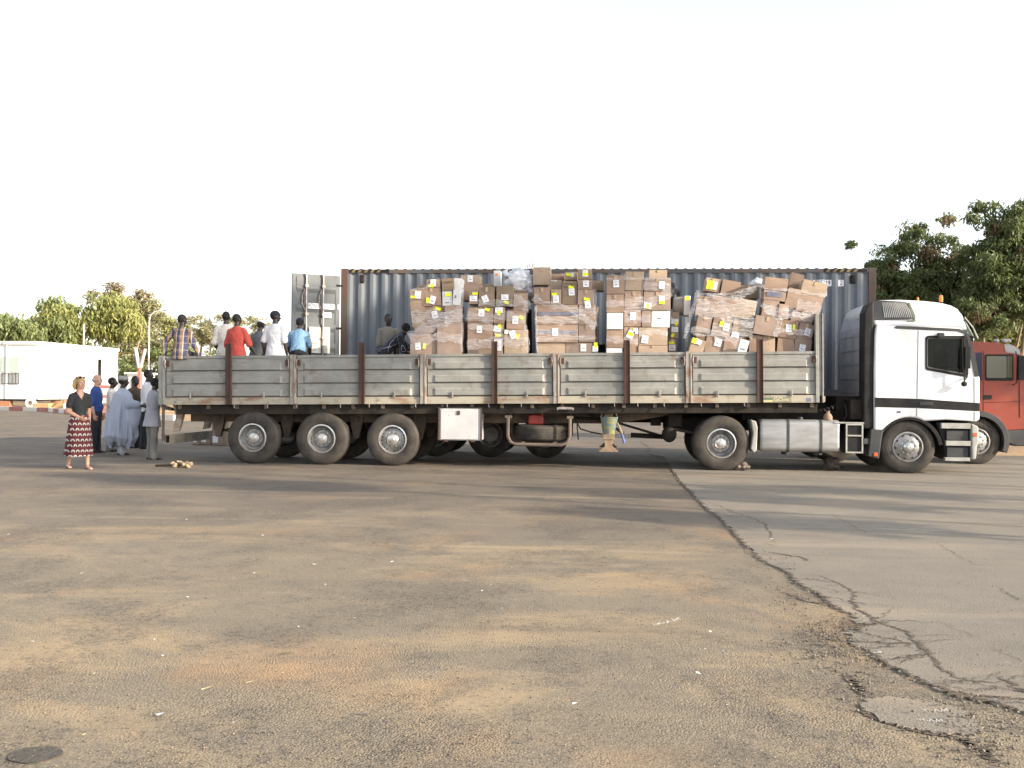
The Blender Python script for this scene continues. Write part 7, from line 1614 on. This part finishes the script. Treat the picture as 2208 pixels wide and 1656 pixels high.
tree_px('leafy_tree', 'dense dark olive bush row under the lamp post', 330, 97, [(300, 800, 45, 40), (350, 790, 40, 40), (400, 790, 50, 40), (470, 790, 50, 35)], 'leaf_mid', 9000, .34, .4, seed=27, clumps=90, csize=.95, group=GT)
tree_px('leafy_tree', 'shaded green understorey behind the white cabin', 60, 104, [(40, 745, 90, 30), (160, 750, 80, 28), (-60, 745, 60, 30)], 'leaf_mid', 9000, .5, .7, seed=29, clumps=90, csize=1.1, group=GT)
GN = 'leafy trees behind the cabs'
tree_px('neem_tree', 'big dark green tree with brown seed sprays behind the container end', 2010, 34, [(1905, 565, 42, 60), (1970, 525, 52, 50), (2035, 520, 42, 62), (1950, 620, 88, 50), (2050, 610, 70, 70), (2040, 690, 70, 40)], 'leaf_neem', 38000, .145, .6, seed=31, clumps=270, csize=.30, lw=.36, second='leaf_neem_dry', frac2=.14, trunks=[(-.6, 0, .07), (.8, .3, .09), (1.6, 0, .06)], group=GN)
tree_px('neem_tree', 'tallest dark green tree at the right edge, trunks forking above the red cab', 2160, 32, [(2110, 470, 30, 32), (2165, 500, 60, 60), (2215, 500, 60, 70), (2125, 580, 60, 80), (2200, 610, 80, 80), (2130, 670, 80, 45), (2270, 560, 60, 80)], 'leaf_neem', 38000, .145, .6, seed=35, clumps=260, csize=.31, lw=.36, second='leaf_neem_dry', frac2=.08, trunks=[(-.35, 0, .07), (.45, .2, .09), (1.1, 0, .06)], group=GN)
tree_px('neem_tree', 'bright green foliage low at the right edge behind the red cab', 2240, 46, [(2190, 700, 70, 55), (2260, 690, 60, 70), (2130, 720, 40, 35)], 'leaf_bright', 12000, .24, .4, seed=38, clumps=110, csize=.6, second='leaf_mid', frac2=.5, group=GN)
for (cx, cy, lab) in ((1835, 523, 'small sprig of leaves standing clear left of the dark tree'),):
    a = P(cx, cy, 33); t_ = tree('leafy_branch', lab, (a.x + .55, 33, a.z - .75), 1.2, [(-.55, 0, .72, .13, .13, .12)], 'leaf_neem', 260, .13, .3, trunks=[(-.3, 0, .007)], seed=41, clumps=6, csize=.12, lw=.36, cat='branch')
b = MB(); a = P(1139, 640, 30); z0 = 0; x = a.x; top_ = P(1138, 562, 30)
b.tube([(x, 30, 0), (x + .05, 30, 2.5), (top_.x + .05, 30, top_.z - .4)], [.06, .04, .02], 6); 
for (dx, dz0, dz) in ((-.10, .42, .05), (.08, .38, .08), (-.06, .3, .12), (.12, .25, .0), (.02, .1, .15)):
    b.tube([(top_.x + .05, 30, top_.z - dz0 - .1), (top_.x + .05 + dx, 30.02, top_.z - dz0 + .12), (top_.x + .04 + dx * 1.3, 30, top_.z + dz)], [.016, .013, .008], 5)
tag(b.build('bare_sapling', M['bark'], smooth=60), 'bare twiggy sapling tip sticking up above the container roof', 'sapling')

# trees standing out of frame to the right; their long shade falls over the yard and the tail of the trailer
def shade(c, q, r, t, seed, n=3200, fl=1.0, w=1.25):
    """a tree t metres up-sun whose crown throws its shade on the band c (across the sun) and q (height along the sun's slope)"""
    D = Vector((SUN_V.x, SUN_V.y, 0)).normalized(); N = Vector((-D.y, D.x, 0)); TE = math.tan(SUN_EL)
    p = N * c + D * t; zc = q + TE * t
    tree('yard_tree', 'tree standing outside the right of the frame shading the yard', (p.x, p.y, 0), zc + r, [(0, 0, zc, r, r, r * fl), (0, 0, zc + .2 * r, r * .7, r * .7, r * fl)], 'leaf_neem', n, .26, .3, seed=seed, clumps=int(22 * r * r) + 14, csize=.42, trunks=[(0, 0, .10)], group='trees shading the yard')
# over the tail of the trailer and the group behind it
shade(16.6, 6.1, 1.35, 25, 61, 5200); shade(18.4, 8.0, 1.2, 26, 62, 3600); shade(14.7, 6.6, 1.3, 26, 63, 4200); shade(17.0, 8.6, 1.2, 31, 68, 3000)
# over the container side and the red truck
shade(23.6, 3.6, 1.7, 17, 70, 5200); shade(22.4, 6.0, 1.4, 19, 71, 4600); shade(21.1, 7.3, 1.0, 21, 72, 3000); shade(25.4, 2.4, 1.4, 16, 73, 3600)
# thin crowns: broken light on the load and long streaks over the yard
shade(19.2, 6.6, .8, 22, 75, 700); shade(13.2, 3.9, 1.1, 22, 64, 2200); shade(15.0, 1.4, 1.0, 14, 65, 1500); shade(12.3, .9, .8, 13, 66, 900); shade(16.6, .9, .7, 14, 67, 900); shade(14.2, -1.2, .8, 12, 69, 1200)
